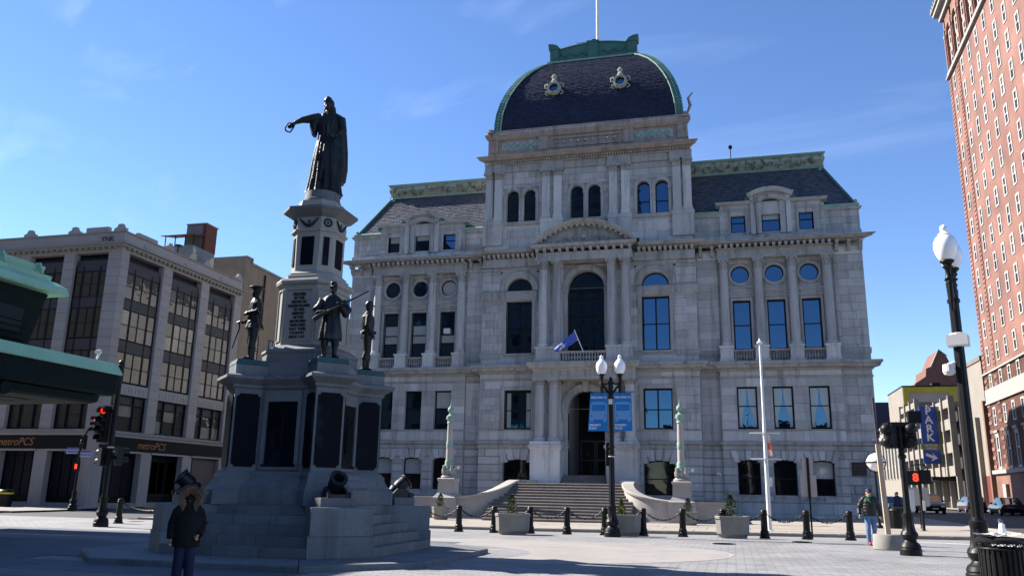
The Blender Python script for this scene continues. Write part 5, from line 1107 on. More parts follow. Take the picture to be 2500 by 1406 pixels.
facebays(fs, SP, 1.15, True); facebays(ff, FP, 1.05, True)
# corner pier
m = MB(); m.box(-1.0, .2, -.2, 1.0-.4, 5.4, 18.6); cpier = m.build('corner_pier', TERRA, LB)
for j in range(20):
    z = 5.45+j*.66; MB().box(-.98, .235, -.235, .58, z, z+.635).build('terracotta_block', TERRA, cpier)
m = MB(); m.box(-1.0, .22, -.22, .62, 0, 5.0); m.build('shop_pier', TERRA, LB)
# courses that wrap the corner
def wrap(name, z0, z1, out, mat, back=.4):
    m = MB(); m.box(-18., out, -out, back, z0, z1); m.build(name, mat, LB); m = MB(); m.box(-back, out-.004, back, 15.9, z0+.002, z1-.002); m.build(name, mat, LB)
wrap('belt_course', 5.0, 5.2, .28, TERRA); wrap('belt_course', 5.2, 5.42, .36, CONC); wrap('frieze', 18.6, 18.95, .22, TERRA); wrap('cornice', 18.95, 19.08, .5, TERRA); wrap('cornice', 19.08, 19.2, .72, CONC); wrap('parapet', 19.2, 20.1, .12, TERRA); wrap('parapet_cap', 20.1, 20.22, .2, CONC)
me = MB().box(-.12, .12, -.12, .12, 0, .17).mesh('dentil', CONC)
for k in range(30): link('dentil', me, LB, (.36, .2+k*.52, 18.77))
for k in range(32): link('dentil', me, LB, (-.3-k*.52, -.36, 18.77))
me = MB().prism([(-.55,0),(.55,0),(.55,.2),(.3,.3),(.18,.55),(-.18,.55),(-.3,.3),(-.55,.2)], 'y', -.12, .12).mesh('parapet_crest', TERRA)
for i, u in enumerate(SP[1:]): o = link('parapet_crest', me, LB, (.02, u, 20.22)); o.rotation_euler.z = pi/2
for i, u in enumerate(FP): link('parapet_crest', me, LB, (-u, -.02, 20.22))
m = MB(); m.box(-3.4, -1.4, -.14, .2, 20.22, 20.62); m.build('parapet_block', TERRA, LB); m = MB(); m.box(-.2, .13, 1.4, 3.6, 20.22, 20.5); m.build('parapet_block', TERRA, LB)
for z, u in ((19.65, -2.4), ):
    m = MB(); m.prism([(u-.5, z), (u, z+.3), (u+.5, z), (u, z-.3)], 'y', -.16, -.12); m.build('parapet_diamond', TERRA, LB)
for u in (2.6, 7.7, 12.8):
    m = MB(); m.prism([(u-.55, 19.65), (u, 19.95), (u+.55, 19.65), (u, 19.35)], 'x', .12, .16); m.build('parapet_diamond', TERRA, LB)
m = MB(); m.box(-18, -.42, .4, 15.8, 0, 19.0); m.build('building_core', SPAND, LB)
m = MB(); m.box(-18, -.4, .4, 15.8, 19.0, 19.3); m.build('roof', CONC, LB)
lettering('YNK', .55, INK, LB, (-1.35, -.13, 19.62), bold=.01)
ORG = M('sign_letters_orange', (.30, .12, .03), .5)
lettering('metroPCS', .78, ORG, LB, (.255, 5.57, 4.5), rot=(pi/2, 0, pi/2), shear=.25); lettering('metroPCS', .78, ORG, LB, (-6.9, -.25, 4.5), shear=.25)
# storefront inserts: teal posters and a poster stand behind the glass
for u0, u1 in ((5.9, 8.3), (8.4, 9.7)): fbox(MB(), fs, u0, u1, -.44, -.42, .95, 3.4).build('window_poster', SHOPT, LB)
fbox(MB(), fs, 11.3, 14.6, -.6, -.02, .3, 3.9).build('boarded_front', M('board_dark', (.07, .05, .05), .6), LB)
# rooftop lift tower with a lean-to roof
RT = thing('rooftop_tower', 'brick lift tower with red top on the left roof', 'rooftop tower', (-36.3, 2.9, 19.9))
BRK = M('brick_red_old', (.11, .035, .028), .85, var=.25, scale=2.5); TARG = M('painted_grey', (.14, .155, .165), .8, var=.15, scale=1.2, blotch=((.42, .37, .28), .8, .56, .6, .9))
m = MB(); m.box(-1.5, 1.5, -1.7, 1.5, 0, 2.0); m.build('shaft', TARG, RT)
m = MB(); m.box(-.4, 1.52, -.1, 1.52, 2.0, 4.4); m.build('brick_top', BRK, RT); m = MB(); m.box(-.45, 1.2, -.14, -.1, 2.0, 4.35); m.build('grey_side', M('paint_slate', (.13, .14, .145), .8), RT); m = MB(); m.box(-.5, 1.6, -.2, 1.6, 4.4, 4.5); m.build('cap', CONC, RT)
m = MB(); m.add([(-1.6,-2.0,2.85),(1.65,-2.0,2.85),(1.65,0.,3.3),(-1.6,0,3.3),(-1.6,-2.0,2.92),(1.65,-2.0,2.92),(1.65,0,3.37),(-1.6,0,3.37)], [(0,1,2,3),(4,5,6,7),(0,1,5,4),(1,2,6,5),(2,3,7,6),(3,0,4,7)]); m.build('lean_to_roof', BRK, RT)
for q in (-1.4, -.4, .6, 1.45):
    m = MB(); m.tube([(q, -1.6, 2.0), (q, -1.6, 2.96)], .05, 6); m.build('post', IRON, RT)
m = MB(); m.lathe([(.02,0),(.05,.1),(.05,.6)], 6); m.lathe([(.01,-.1),(.3,0),(.32,.1),(.1,.16)], 12, (0,.0,.7)); tag(m.build('roof_vent', IRON, loc=(-34.1, -1.6, 20.2)), 'small dark vent on the parapet of the left building', 'vent')
# brown brick building behind it
BB = thing('brick_building', 'tan brick building with few windows behind the left block', 'building', (-34, 8.2, 0))
TANB = M('brick_tan', (.225, .172, .125), .85, var=.13, scale=.9, bump=.2, streak=.5, streakcol=(.12, .085, .06))
m = MB(); m.prism([(0, 0), (24, 0), (24, 21.0), (9.5, 21.6), (7.5, 22.1), (.9, 22.2), (.9, 22.7), (0, 22.7)], 'x', -14, .0); m.build('wall', TANB, BB)
m = MB(); m.prism([(.0, 22.7), (.92, 22.7), (.92, 22.2), (7.5, 22.1), (9.5, 21.6), (24, 21), (24, 21.2), (9.6, 21.82), (7.6, 22.32), (1.1, 22.42), (1.1, 22.85), (0, 22.85)], 'x', -14, .12); m.build('coping', CONC, BB)
for u, z in ((2.6, 14.2), (5.9, 14.2), (9.5, 14.2), (2.6, 9), (5.9, 9), (2.6, 4), (5.9, 4)):
    w = MB(); w.box(.0, .06, u-.72, u-.62, z-1.5, z+1.5); w.box(.0, .06, u+.62, u+.72, z-1.5, z+1.5); w.box(.0, .058, u-.62, u+.62, z+1.4, z+1.5); w.box(.0, .12, u-.75, u+.75, z-1.62, z-1.5); w.box(0, .055, u-.62, u+.62, z-.04, z+.04); w.box(0, .05, u-.03, u+.03, z-1.5, z+1.4); w = w.build('window', SPAND, BB)
    for a, b in ((z-1.5, z-.04), (z+.04, z+1.4)): MB().box(.004, .03, u-.62, u+.62, a, b).build('pane', GLB, w)
for u in (7.6, 7.9): pass
m = MB(); m.box(.0, .05, 7.9, 8.6, 16.6, 18.4); m.build('blocked_window', TANB, BB)
m = MB(); m.tube([(.12, 3.4, 16.5), (.12, 3.4, 21.8)], .09, 6); m.build('downpipe', IRON, BB)
# ================================================================ copper-roofed bus pavilion, left foreground
PV = thing('bus_pavilion', 'dark bus pavilion with pale green copper roof edges at far left', 'pavilion', (-13, -45, 0))
DKG = M('pavilion_dark_green', (.004, .012, .013), .7, spec=.15, var=.2, scale=2)
COPB = M('copper_roof_bright', (.26, .47, .34), .55, var=.12, scale=.7, bump=.1, streak=.3, streakcol=(.17, .36, .26))
Y = lambda y: y+45
def pvx(prof, y0, y1, name, mat):    # run along y; prof (x,z) in local coords, x<=0 inwards
    m = MB(); m.loft([[(x, y0, z) for x, z in prof], [(x, y1, z) for x, z in prof]]); return m.build(name, mat, PV)
def pvhip(prof, yend, name, mat, x0=-9.):  # wraps round the far corner (mitred) and back along -x
    m = MB(); m.loft([[(x, -9, z) for x, z in prof], [(x, yend+x, z) for x, z in prof], [(x0, yend+x, z) for x, z in prof]]); return m.build(name, mat, PV)
low = Y(-31.55); upy = Y(-34.75)
pvhip([(0.0,5.72),(.03,5.70),(.06,5.74),(-.12,6.14),(-2.,6.3),(-2.,5.72)], low, 'canopy_coping', COPB)
pvhip([(-.02,5.72),(-.06,5.66),(-.06,5.0),(-.14,4.9),(-2.2,4.86),(-2.2,5.72)], low, 'canopy_fascia', DKG)
pvhip([(-.3,4.86),(-.34,4.62),(-.5,4.55),(-2.2,4.5),(-2.2,4.86)], low-.3, 'canopy_soffit', DKG)
pvhip([(-.12,8.09),(0,8.07),(.05,8.12),(-.02,8.36),(-.25,8.52),(-1.6,8.6),(-1.6,8.06)], upy, 'roof_gutter', COPB)
pvhip([(-.3,8.5),(-.28,8.7),(-.5,8.74),(-.45,9.02),(-.7,9.05),(-1.6,9.05),(-1.6,8.5)], upy-.2, 'roof_crest', COPB)
pvhip([(-.4,8.06),(-.5,7.7),(-.9,7.55),(-1.6,7.5),(-1.6,8.06)], upy, 'roof_cove', DKG)
for k in range(9):
    m = MB(); m.prism([(-.28, 8.68), (-.16, 8.7), (-.34, 9.08), (-.5, 9.06)], 'y', upy-1.05-k*1.55, upy-.97-k*1.55); m.build('roof_seam', COPB, PV)
m = MB(); m.loft([[(-7, -9, z), (x, -9, z), (x, ye, z), (-7, ye, z)] for x, ye, z in ((-.75, upy-.75, 5.8), (-.42, upy-.42, 8.06))]); m.build('clerestory_wall', DKG, PV)
for k in range(6):
    w = MB(); y = upy-2.2-k*1.7; w.prism([(-.66, 6.6), (-.62, 6.6), (-.5, 7.4), (-.54, 7.4)], 'y', y, y+1.0); w.build('clerestory_pane', M('pane_dull', (.012, .02, .025), .5, spec=.2), PV)
for z in (6.15, 6.35, 6.55, 6.75, 6.95): MB().box(-.86, -.55, -9, upy-1.0, z, z+.05).build('louvre', DKG, PV)
m = MB(); m.box(-7, -1.5, -9, upy+.6, 4.5, 6.0); m.build('canopy_core', DKG, PV)
m = MB(); m.box(-14, -4.2, -14, -2, 0, 4.6); m.build('pavilion_body', DKG, PV)
m = MB(); m.prism([(-14, 9.0), (-1.2, 9.0), (-5.5, 11.2), (-14, 11.2)], 'y', -14, upy-1.3); m.build('roof', COPPER, PV)
# curved bracket below the canopy
m = MB(); m.tube([(-2.2, Y(-35.4)+.2*t, 4.6-1.15*sin(pi/2*t/8)*(.2+.8*t/8)) for t in range(9)], .08, 8)
m = MB(); m.tube([(-3.2+3.0*(1-cos(pi/2*t/10)), Y(-36.5), 2.9+1.75*sin(pi/2*t/10)) for t in range(11)], .22, 8); m.build('bracket', DKG, PV)
m = MB(); m.box(-3.6, -3.1, Y(-36.7), Y(-36.3), 0, 4.6); m.build('post', DKG, PV)
cam_ = thing('security_camera', 'white security camera on the green pavilion canopy', 'camera', (-13.25, -32.6, 6.2))
m = MB(); m.tube([(0,-.0,0),(0,.1,.22)], .04, 8); m.build('bracket', WHITE, cam_); m = MB(); m.tube([(-.05,.1,.25),(.12,-.05,.25),(.2,-.28,.2)], [.09,.09,.08], 10); m.build('housing', WHITE, cam_)
# ================================================================ office blocks across the plaza (behind the photographer, seen in the windows); first an unseen block added for shade
OB = M('office_stone', (.028, .026, .026), .8, var=.2, scale=.15)
def block(name, x0, x1, y0, y1, h, label, step=4.2):
    t = thing(name, label, 'building', ((x0+x1)/2, (y0+y1)/2, 0)); m = MB(); a, b = (x1-x0)/2, (y1-y0)/2; m.box(-a, a, -b, b, 0, h); m.box(-a*.7, a*.7, -b*.7, b*.7, h, h*1.06); m.build('wall', OB, t)
    w = MB(); 
    for z in range(3, int(h)-3, 4):
        for k in range(int(2*b/step)): y = -b+1.2+k*step; w.box(a-.02, a+.04, y, y+1.8, z, z+2.2)
        for k in range(int(2*a/step)): x = -a+1.2+k*step; w.box(x, x+1.8, b-.02, b+.04, z, z+2.2)
    w.build('windows', SHOP, t, kind='stuff'); return t
block('shade_block', -31, -21, -54, -34.5, 18.5, 'unseen block added left of the plaza to shade the monument stairs', 3)  # added out of view, only to throw shade over the monument stairs
block('office_block', -170, -40, -125, -64, 46, 'tall office block across the plaza reflected in the left windows')
block('office_tower', -54, -15, -195, -150, 105, 'stepped office tower across the plaza reflected in the centre windows')
block('office_block', -8, 160, -225, -175, 20, 'low office block at the far end of the plaza behind the camera', 5)
# ================================================================ brick hotel tower at right
DR = Vector((.0313, .9995)); P0 = Vector((36.26, 38.))
TW = thing('brick_tower', 'tall red brick hotel tower with white framed windows at right', 'tower', (P0.x, P0.y, 0), -math.atan2(DR.x, DR.y))
# local: +x away from the street, -x faces the street, -y towards the camera ; s = -y
def brick_mat():
    m = M('brick_tower', (.36, .14, .095), .85, var=0); n = m.node_tree.nodes; l = m.node_tree.links.new
    g = n.new('ShaderNodeNewGeometry'); sp = n.new('ShaderNodeSeparateXYZ'); cb = n.new('ShaderNodeCombineXYZ'); l(g.outputs['Position'], sp.inputs[0]); ad = n.new('ShaderNodeMath'); l(sp.outputs['X'], ad.inputs[0]); l(sp.outputs['Y'], ad.inputs[1]); l(ad.outputs[0], cb.inputs[0]); l(sp.outputs['Z'], cb.inputs[1])
    b = n.new('ShaderNodeTexBrick'); b.inputs['Scale'].default_value = 1; b.inputs['Brick Width'].default_value = .24; b.inputs['Row Height'].default_value = .08; b.inputs['Mortar Size'].default_value = .006
    b.inputs['Color1'].default_value = (.215, .098, .072, 1); b.inputs['Color2'].default_value = (.175, .076, .056, 1); b.inputs['Mortar'].default_value = (.19, .13, .105, 1); l(cb.outputs[0], b.inputs['Vector'])
    a = n.new('ShaderNodeTexNoise'); a.inputs['Scale'].default_value = .25; a.inputs['Detail'].default_value = 8; l(g.outputs['Position'], a.inputs['Vector']); mr = n.new('ShaderNodeMapRange'); mr.inputs['From Min'].default_value = .3; mr.inputs['From Max'].default_value = .7; mr.inputs['To Min'].default_value = .7; mr.inputs['To Max'].default_value = 1.26; l(a.outputs['Fac'], mr.inputs[0])
    v = n.new('ShaderNodeVectorMath'); v.operation = 'SCALE'; l(b.outputs['Color'], v.inputs[0]); l(mr.outputs[0], v.inputs['Scale']); l(v.outputs[0], n['Principled BSDF'].inputs['Base Color']); return m
BT = brick_mat(); WST = M('white_stone', (.30, .28, .255), .75, var=.08, scale=1.5, streak=.2)
cols = [.55, 4.4, 7.45, 10.5, 13.55, 16.65, 19.75, 22.85, 25.95]; rows = [48.0, 45.15, 42.3, 39.4, 36.45, 33.5, 30.55, 27.7, 24.85, 22.0, 19.2, 16.35]
# brick wall panels between windows (recessed joints round every window)
hw, hh = .52, .92
def brick_face(z0, z1, holes):
    m = MB(); zs = sorted(set([z0, z1]+[h for q in holes for h in q[2:]]))
    for a, b in zip(zs, zs[1:]):
        for p, q in free(-2.0, 30., a, b, holes): m.box(0, .5, -q, -p, a, b)
    return m
holes = [(c-hw, c+hw, r-hh, r+hh) for c in cols for r in rows]
low_h = [(c-.5, c+.5, 12.75, 14.4) for c in cols]+[(c-.5, c+.5, 9.2, 11.0) for c in cols]+[(c-.55, c+.55, 4.9, 8.3) for c in cols]
brick_face(14.55, 49.4, holes).build('brick_wall', BT, TW); brick_face(12.95, 14.55, low_h).build('brick_wall', BT, TW); brick_face(4.6, 11.55, low_h).build('brick_wall', BT, TW); brick_face(0, 4.25, [(1.2, 2.6, 0, 3.2)]).build('brick_wall', BT, TW)
m = MB(); m.box(.5, 30, -30, 2, 0, 58); m.build('tower_core', BT, TW)
m = MB(); m.box(.02, 30, 1.6, 2.0, 0, 58); m.build('brick_wall', BT, TW)
f_me = MB(); w_, h_ = .52, .92
f_me.box(-.06, .14, -w_, -w_+.17, -h_, h_); f_me.box(-.06, .14, w_-.17, w_, -h_, h_); f_me.box(-.058, .14, -w_+.17, w_-.17, h_-.2, h_); f_me.box(-.06, .14, -w_-.0, w_+.0, -h_-.14, -h_); f_me.box(-.02, .12, -w_+.17, w_-.17, -.06, .06); f_me.box(.0, .1, -.03, .03, .06, h_-.2)
f_me = f_me.mesh('window', M('window_trim_stone', (.42, .40, .37), .7, var=.1, obj=.12)); p_me = MB().box(.06, .07, -w_+.17, w_-.17, -h_, -.06).mesh('pane', GLASST); q_me = MB().box(.06, .07, -w_+.17, w_-.17, .06, h_-.2).mesh('pane', GLASST)
TBL = M('tower_blind', (.30, .29, .27), .3, var=.1, coat=.5); q_bl = MB().box(.06, .07, -w_+.17, w_-.17, .06, h_-.2).mesh('pane', TBL); p_bl = MB().box(.06, .07, -w_+.17, w_-.17, -h_, -.06).mesh('pane', TBL); q_dk = MB().box(.06, .07, -w_+.17, w_-.17, .06, h_-.2).mesh('pane', GLASSD)
def twin(s, z, sz=1.):
    r_ = random.random(); o = link('window', f_me, TW, (0, -s, z), sc=(1, 1, sz)); link('pane', p_bl if r_ < .08 else p_me, o); link('pane', q_bl if r_ < .3 else (q_dk if r_ > .8 else q_me), o)
for c in cols:
    for r in rows: twin(c, r)
    twin(c, 13.6, .9); twin(c, 10.1, .95)
    o = link('window', f_me, TW, (0, -c, 6.6), sc=(1.2, 1.05, 1.8)); link('pane', p_me, o); link('pane', q_me, o)
    MB().box(-.22, .1, -c-.72, -c+.72, 8.35, 8.6).build('window_hood', WST, TW); MB().box(-.1, .1, -c-.66, -c+.66, 8.0, 8.35).build('window_hood', WST, TW)
# quoins: proud brick bands at the corner and beside the first window column
qb = MB().box(-.07, .0, -.55, .55, 0, .36).mesh('quoin', BT); qc = MB().box(-.07, .0, -.5, .5, 0, .36).mesh('quoin', BT)
z = 14.7; k = 0
while z < 49.0:
    link('quoin', qb, TW, (0, 1.42, z)); 
    if abs(((z-rows[-1]) % 2.85)) > -1: link('quoin', qc, TW, (0, -2.55, z))
    z += .5
for z in (4.8, 5.7, 6.6, 7.5, 8.4, 9.3, 10.2, 11.1, 13.0, 13.7):
    link('quoin', qb, TW, (0, 1.42, z)); link('quoin', qc, TW, (0, -2.55, z))
def tb(z0, z1, out, name, mat=None): MB().box(-out, .5, -30, 2+out*.6, z0, z1).build(name, mat or WST, TW)
tb(11.55, 12.95, .12, 'stone_band'); tb(14.5, 14.68, .2, 'stone_band'); tb(4.25, 4.62, .28, 'stone_band'); tb(49.4, 49.62, .32, 'stone_band'); tb(49.62, 50.15, .16, 'stone_band'); tb(11.4, 11.56, .2, 'stone_band')
# upper storeys with brick pilasters and arches
m = MB(); m.box(.3, .6, -30, 1.9, 50.1, 57.2); m.build('upper_wall', BT, TW)
for i in range(11):
    s = -1.4+i*3.07; m = MB(); m.box(-.05, .35, -s-.35, -s+.35, 50.1, 55.6); m.box(-.16, .35, -s-.18, -s+.18, 50.1, 55.4); m.build('upper_pilaster', BT, TW)
    c = s+1.53; m = MB(); m.loft([[(x, -c-r*cos(a), 54.6+r*sin(a)) for x, r in ((-.05, .9), (-.05, 1.2), (.35, 1.2), (.35, .9))] for a in [pi*j/10 for j in range(11)]]); m.build('upper_arch', BT, TW)
    MB().box(.0, .3, -c-1.2, -c+1.2, 55.6, 57.2).build('upper_panel', BT, TW); MB().box(-.2, .05, -s-.25, -s+.25, 54.4, 54.7).build('impost', WST, TW)
    for zz in (51.4, 53.9): o = link('window', f_me, TW, (.2, -c, zz), sc=(1, 1.25, 1.)); link('pane', p_me, o); link('pane', q_me, o)
    MB().box(.18, .3, -c-.6, -c+.6, 52.3, 52.95).build('window_apron', WST, TW)
tb(57.0, 57.8, .35, 'cornice'); tb(57.8, 58.3, .9, 'cornice'); tb(58.3, 58.6, 1.1, 'cornice', CONC)
me = MB().box(-.2, .2, -.16, .16, 0, .5).mesh('cornice_block', CONC)
for k in range(40): link('cornice_block', me, TW, (-.85, 2.4-k*.8, 58.6))
MB().box(-.3, .0, -2.4, -1.3, 0, 3.2).build('service_door', M('door_pale', (.35, .3, .25), .6), TW)
# ================================================================ street beyond: cream-walled block, parking garage, others
BEIGE = M('stucco_beige', (.225, .197, .163), .85, var=.1, scale=.4, streak=.2); BEIGED = M('stucco_taupe', (.16, .135, .115), .85, var=.1, scale=.5)
TB = thing('beige_building', 'plain beige building between garage and brick tower', 'building', (38, 47, 0))
m = MB(); m.box(0, 12, 0, 11, 4.3, 17.3); m.build('wall', BEIGE, TB); m = MB(); m.box(.0, 12, 0, 11, 0, 4.3); m.build('base', M('maroon_base', (.12, .025, .018), .8), TB); m = MB(); m.box(-.12, 12, -.12, 11, 17.3, 17.8); m.build('parapet', BEIGED, TB)
for z in (6.2, 8.6, 11, 13.5): MB().box(.6, 12, -.05, .0, z, z+.06).build('wall_joint', BEIGED, TB)
m = MB(); m.box(.55, 12, -.04, .0, 11.6, 17.3); m.build('taupe_panel', BEIGED, TB); m = MB(); m.box(-.3, .5, -.1, .4, 0, 12.6); m.build('corner_pier', M('stucco_brown', (.16, .09, .06), .8), TB)
m = MB(); m.box(-.5, .05, 3.0, 8.5, 0, 11); m.build('lower_block', BEIGE, TB)
GA = thing('parking_garage', 'concrete parking garage with open decks and thin vertical piers', 'garage', (38, 62, 0))
GC = M('garage_concrete', (.23, .203, .168), .85, var=.12, scale=.8, streak=.35, streakcol=(.28, .24, .2))
PS = 4.15
for i in range(9):
    u = i*PS; hi = 16.3 if u > 20 else 14.5
    MB().box(-.45, .3, u-.2, u+.2, 4.6 if i % 1 == 0 else 0, hi+.4).build('pier', GC, GA); MB().box(-.3, .3, u-.25, u+.25, 0, 4.6).build('column', GC, GA)
    if i < 8:
        lv = [(4.6, 5.9), (7.6, 9.0), (10.6, 12.0), (13.5, 14.6)]+([(15.4, 16.3)] if u > 18 else [])
        for j, (a, b) in enumerate(lv): MB().box(-.2, .1, u+.22, u+PS-.22, a, b).build('deck_panel', GC, GA)
m = MB(); m.box(.6, 16, -1, 34, 0, 13.4); m.build('decks', M('garage_inside', (.03, .028, .026), .9), GA); m = MB(); m.box(.3, 16, -.2, 34, 13.3, 13.6); m.box(.3, 14, 20.5, 34, 13.6, 16.2); m.build('top_deck', BEIGED, GA)
m = MB(); m.box(-2.8, .0, 2, 16, 4.0, 4.5); m.build('entrance_canopy', IRON, GA)
PK = thing('park_sign', 'tall blue vertical PARK sign with arrow on the garage', 'sign', (37.6, 68.5, 0)); BLU = M('sign_blue_deep', (.012, .05, .26), .4)
m = MB(); m.box(-2.3, -.1, -.12, .12, 9.0, 14.1); m.build('panel', BLU, PK); m = MB(); m.box(-2.3, -.1, -.12, .12, 6.3, 8.2); m.build('arrow_panel', BLU, PK); m = MB(); m.box(-2.5, .1, -.13, .13, 8.22, 8.98); m.build('name_panel', M('sign_olive', (.16, .16, .05), .5), PK); m = MB(); m.box(-.1, .35, -.2, .2, 6.3, 14.1); m.build('side_strip', MATS['sign_olive'], PK)
for i, ch in enumerate('PARK'): lettering(ch, 1.45, WHITE, PK, (-1.2, -.14, 13.45-i*1.2), bold=.04)
lettering('BILTMORE', .34, WHITE, PK, (-1.2, -.15, 8.78)); lettering('GARAGE', .34, WHITE, PK, (-1.2, -.15, 8.42))
m = MB(); m.prism([(-1.9, 7.75), (-1.0, 7.35), (-1.15, 7.75), (-.5, 7.05), (-1.35, 6.65), (-1.15, 7.0), (-2.0, 7.4)], 'y', -.16, -.12); m.build('arrow', WHITE, PK)
YB = thing('yellow_trimmed_building', 'grey building with yellow painted trim above the garage', 'building', (38.6, 96, 0)); YEL = M('yellow_paint', (.40, .32, .02), .7)
m = MB(); m.box(0, 18, 0, 14, 0, 20.2); m.build('wall', M('stucco_grey', (.33, .28, .235), .85, var=.1), YB); m = MB(); m.box(-.02, 0, 0, 14, 0, 20.2); m.build('side_wall', BEIGE, YB)
for a, b, c, d in ((0.1, .9, 0, 19.2), (7.2, 8.3, 0, 19.2), (.1, 18, 19.2, 20.1)): MB().box(a, b, -.08, 0, c, d).build('yellow_band', YEL, YB)
MB().box(-.1, 18.1, -.12, 14, 20.2, 20.4).build('coping', IRON, YB); MB().box(4.8, 6.1, .5, 2, 20.4, 20.9).build('roof_unit', IRON, YB)
GB_ = thing('gabled_brick_building', 'red brick stepped gable rising behind the yellow trimmed building', 'building', (46, 124, 0))
m = MB(); m.prism([(0,0),(14,0),(14,24),(10,25.5),(9.4,26.8),(7.5,27.2),(6.6,29.6),(5.2,31),(3.6,27.6),(2.6,27.2),(2.4,25.6),(.3,24.2),(0,23)], 'y', 0, 10); m.build('gable_wall', M('brick_pink', (.16, .075, .055), .85, var=.15, scale=.6), GB_)
m = MB(); m.tube([(3.6,-.05,27.7),(5.2,-.05,31.1),(6.6,-.05,29.7)], .18, 6); m.build('gable_coping', WST, GB_)
DB = thing('dark_blue_building', 'long dark blue building at the end of the street', 'building', (28, 128, 0))
m = MB(); m.box(0, 20, 0, 10, 0, 20.9); m.build('wall', M('navy_cladding', (.012, .016, .045), .6, var=.15), DB); MB().box(0, 20, -.1, 0, 12.6, 14.2).build('red_band', M('maroon_paint', (.12, .012, .02), .7), DB); MB().box(0, 20, -.08, 0, 9.6, 12.5).build('grey_band', M('band_grey', (.1, .1, .11), .7), DB)
CB = thing('cream_building', 'ornate cream stone building down the side street', 'building', (38, 97, 0))
m = MB(); m.box(0, 8, 0, 22, 0, 13.6); m.build('wall', BEIGE, CB); m = MB(); m.box(-.6, 8, -.4, 22, 12.2, 12.8); m.build('cornice', WST, CB)
for k in range(7): MB().box(-.3, 0, k*3.1, k*3.1+.6, 5.0, 12.2).build('pilaster', WST, CB)
for k in range(7):
    w = MB().box(-.05, .02, k*3.1+1.1, k*3.1+2.4, 7.0, 11).build('window', WHITE, CB); MB().box(-.06, -.05, k*3.1+1.25, k*3.1+2.25, 7.2, 10.8).build('pane', GLASST, w)
    MB().lathe([(.2,0),(.15,.3),(.35,.7),(.2,1.1),(.05,1.2)], 8, (-.2, k*3.1+.3, 13.6)).build('urn', WST, CB)
# ================================================================ street furniture
# --- bollards and chains
b_me = MB().lathe([(.2,0),(.2,.05),(.17,.06),(.165,.16),(.15,.18),(.155,.26),(.125,.30),(.118,.86),(.13,.88),(.13,.92),(.115,.94),(.13,.98),(.10,1.03),(.02,1.05)], 16).mesh('bollard', IRON, .6)
bx = [-1.28+1.503*k for k in range(-1, 11)]
bpos = [(x, -24.9) for x in bx if x > -2.5]
ORD = ['first','second','third','fourth','fifth','sixth','seventh','eighth','ninth','tenth','eleventh','twelfth']
for i, (x, y) in enumerate(bpos): tag(link('bollard', b_me, None, (x, y, G(x, y))), 'black iron bollard, %s from the left in the row before city hall' % ORD[i], 'bollard', 'bollards before city hall')
for (x, y), lab in (((-16.04, -26.9), 'black iron bollard beside the post base at left'), ((-13.2, -26.9), 'black iron bollard half hidden by the left block of the monument')):
    tag(link('bollard', b_me, None, (x, y, 0)), lab, 'bollard')
def chain(a, b, sag, label, group):
    a, b = Vector(a), Vector(b); n = int((b-a).length/.075); m = MB()
    pts = [a.lerp(b, i/n)-Vector((0, 0, sag*4*(i/n)*(1-i/n))) for i in range(n+1)]
    for i in range(n):
        p, q = pts[i], pts[i+1]; d = (q-p); L_ = d.length*.72; d.normalize(); u = d.cross(Vector((0,1,0))) if i % 2 else Vector((0,1,0)); u = u.normalized(); c = (p+q)/2
        m.tube([c+d*L_*cos(t)*1.05+u*.026*sin(t) for t in [2*pi*j/8 for j in range(9)]], .012, 4, cap=False)
    tag(m.build('chain', IRON, None, recalc=False), label, 'chain', group)
for i, (p, q) in enumerate(zip(bpos, bpos[1:])): chain((p[0]+.12, p[1], G(*p)+.86), (q[0]-.12, q[1], G(*q)+.86), .26, 'black chain between the %s and %s bollards from the left before city hall' % (ORD[i], ORD[i+1]), 'chains before city hall')
chain((-2.7, -24.9, .86), (-1.4, -24.9, .86), .26, 'black chain running from the leftmost hall bollard behind the monument', 'chains')
chain((-15.92, -26.9, .86), (-13.3, -26.9, .86), .3, 'long black chain between the two bollards at left', 'chains')
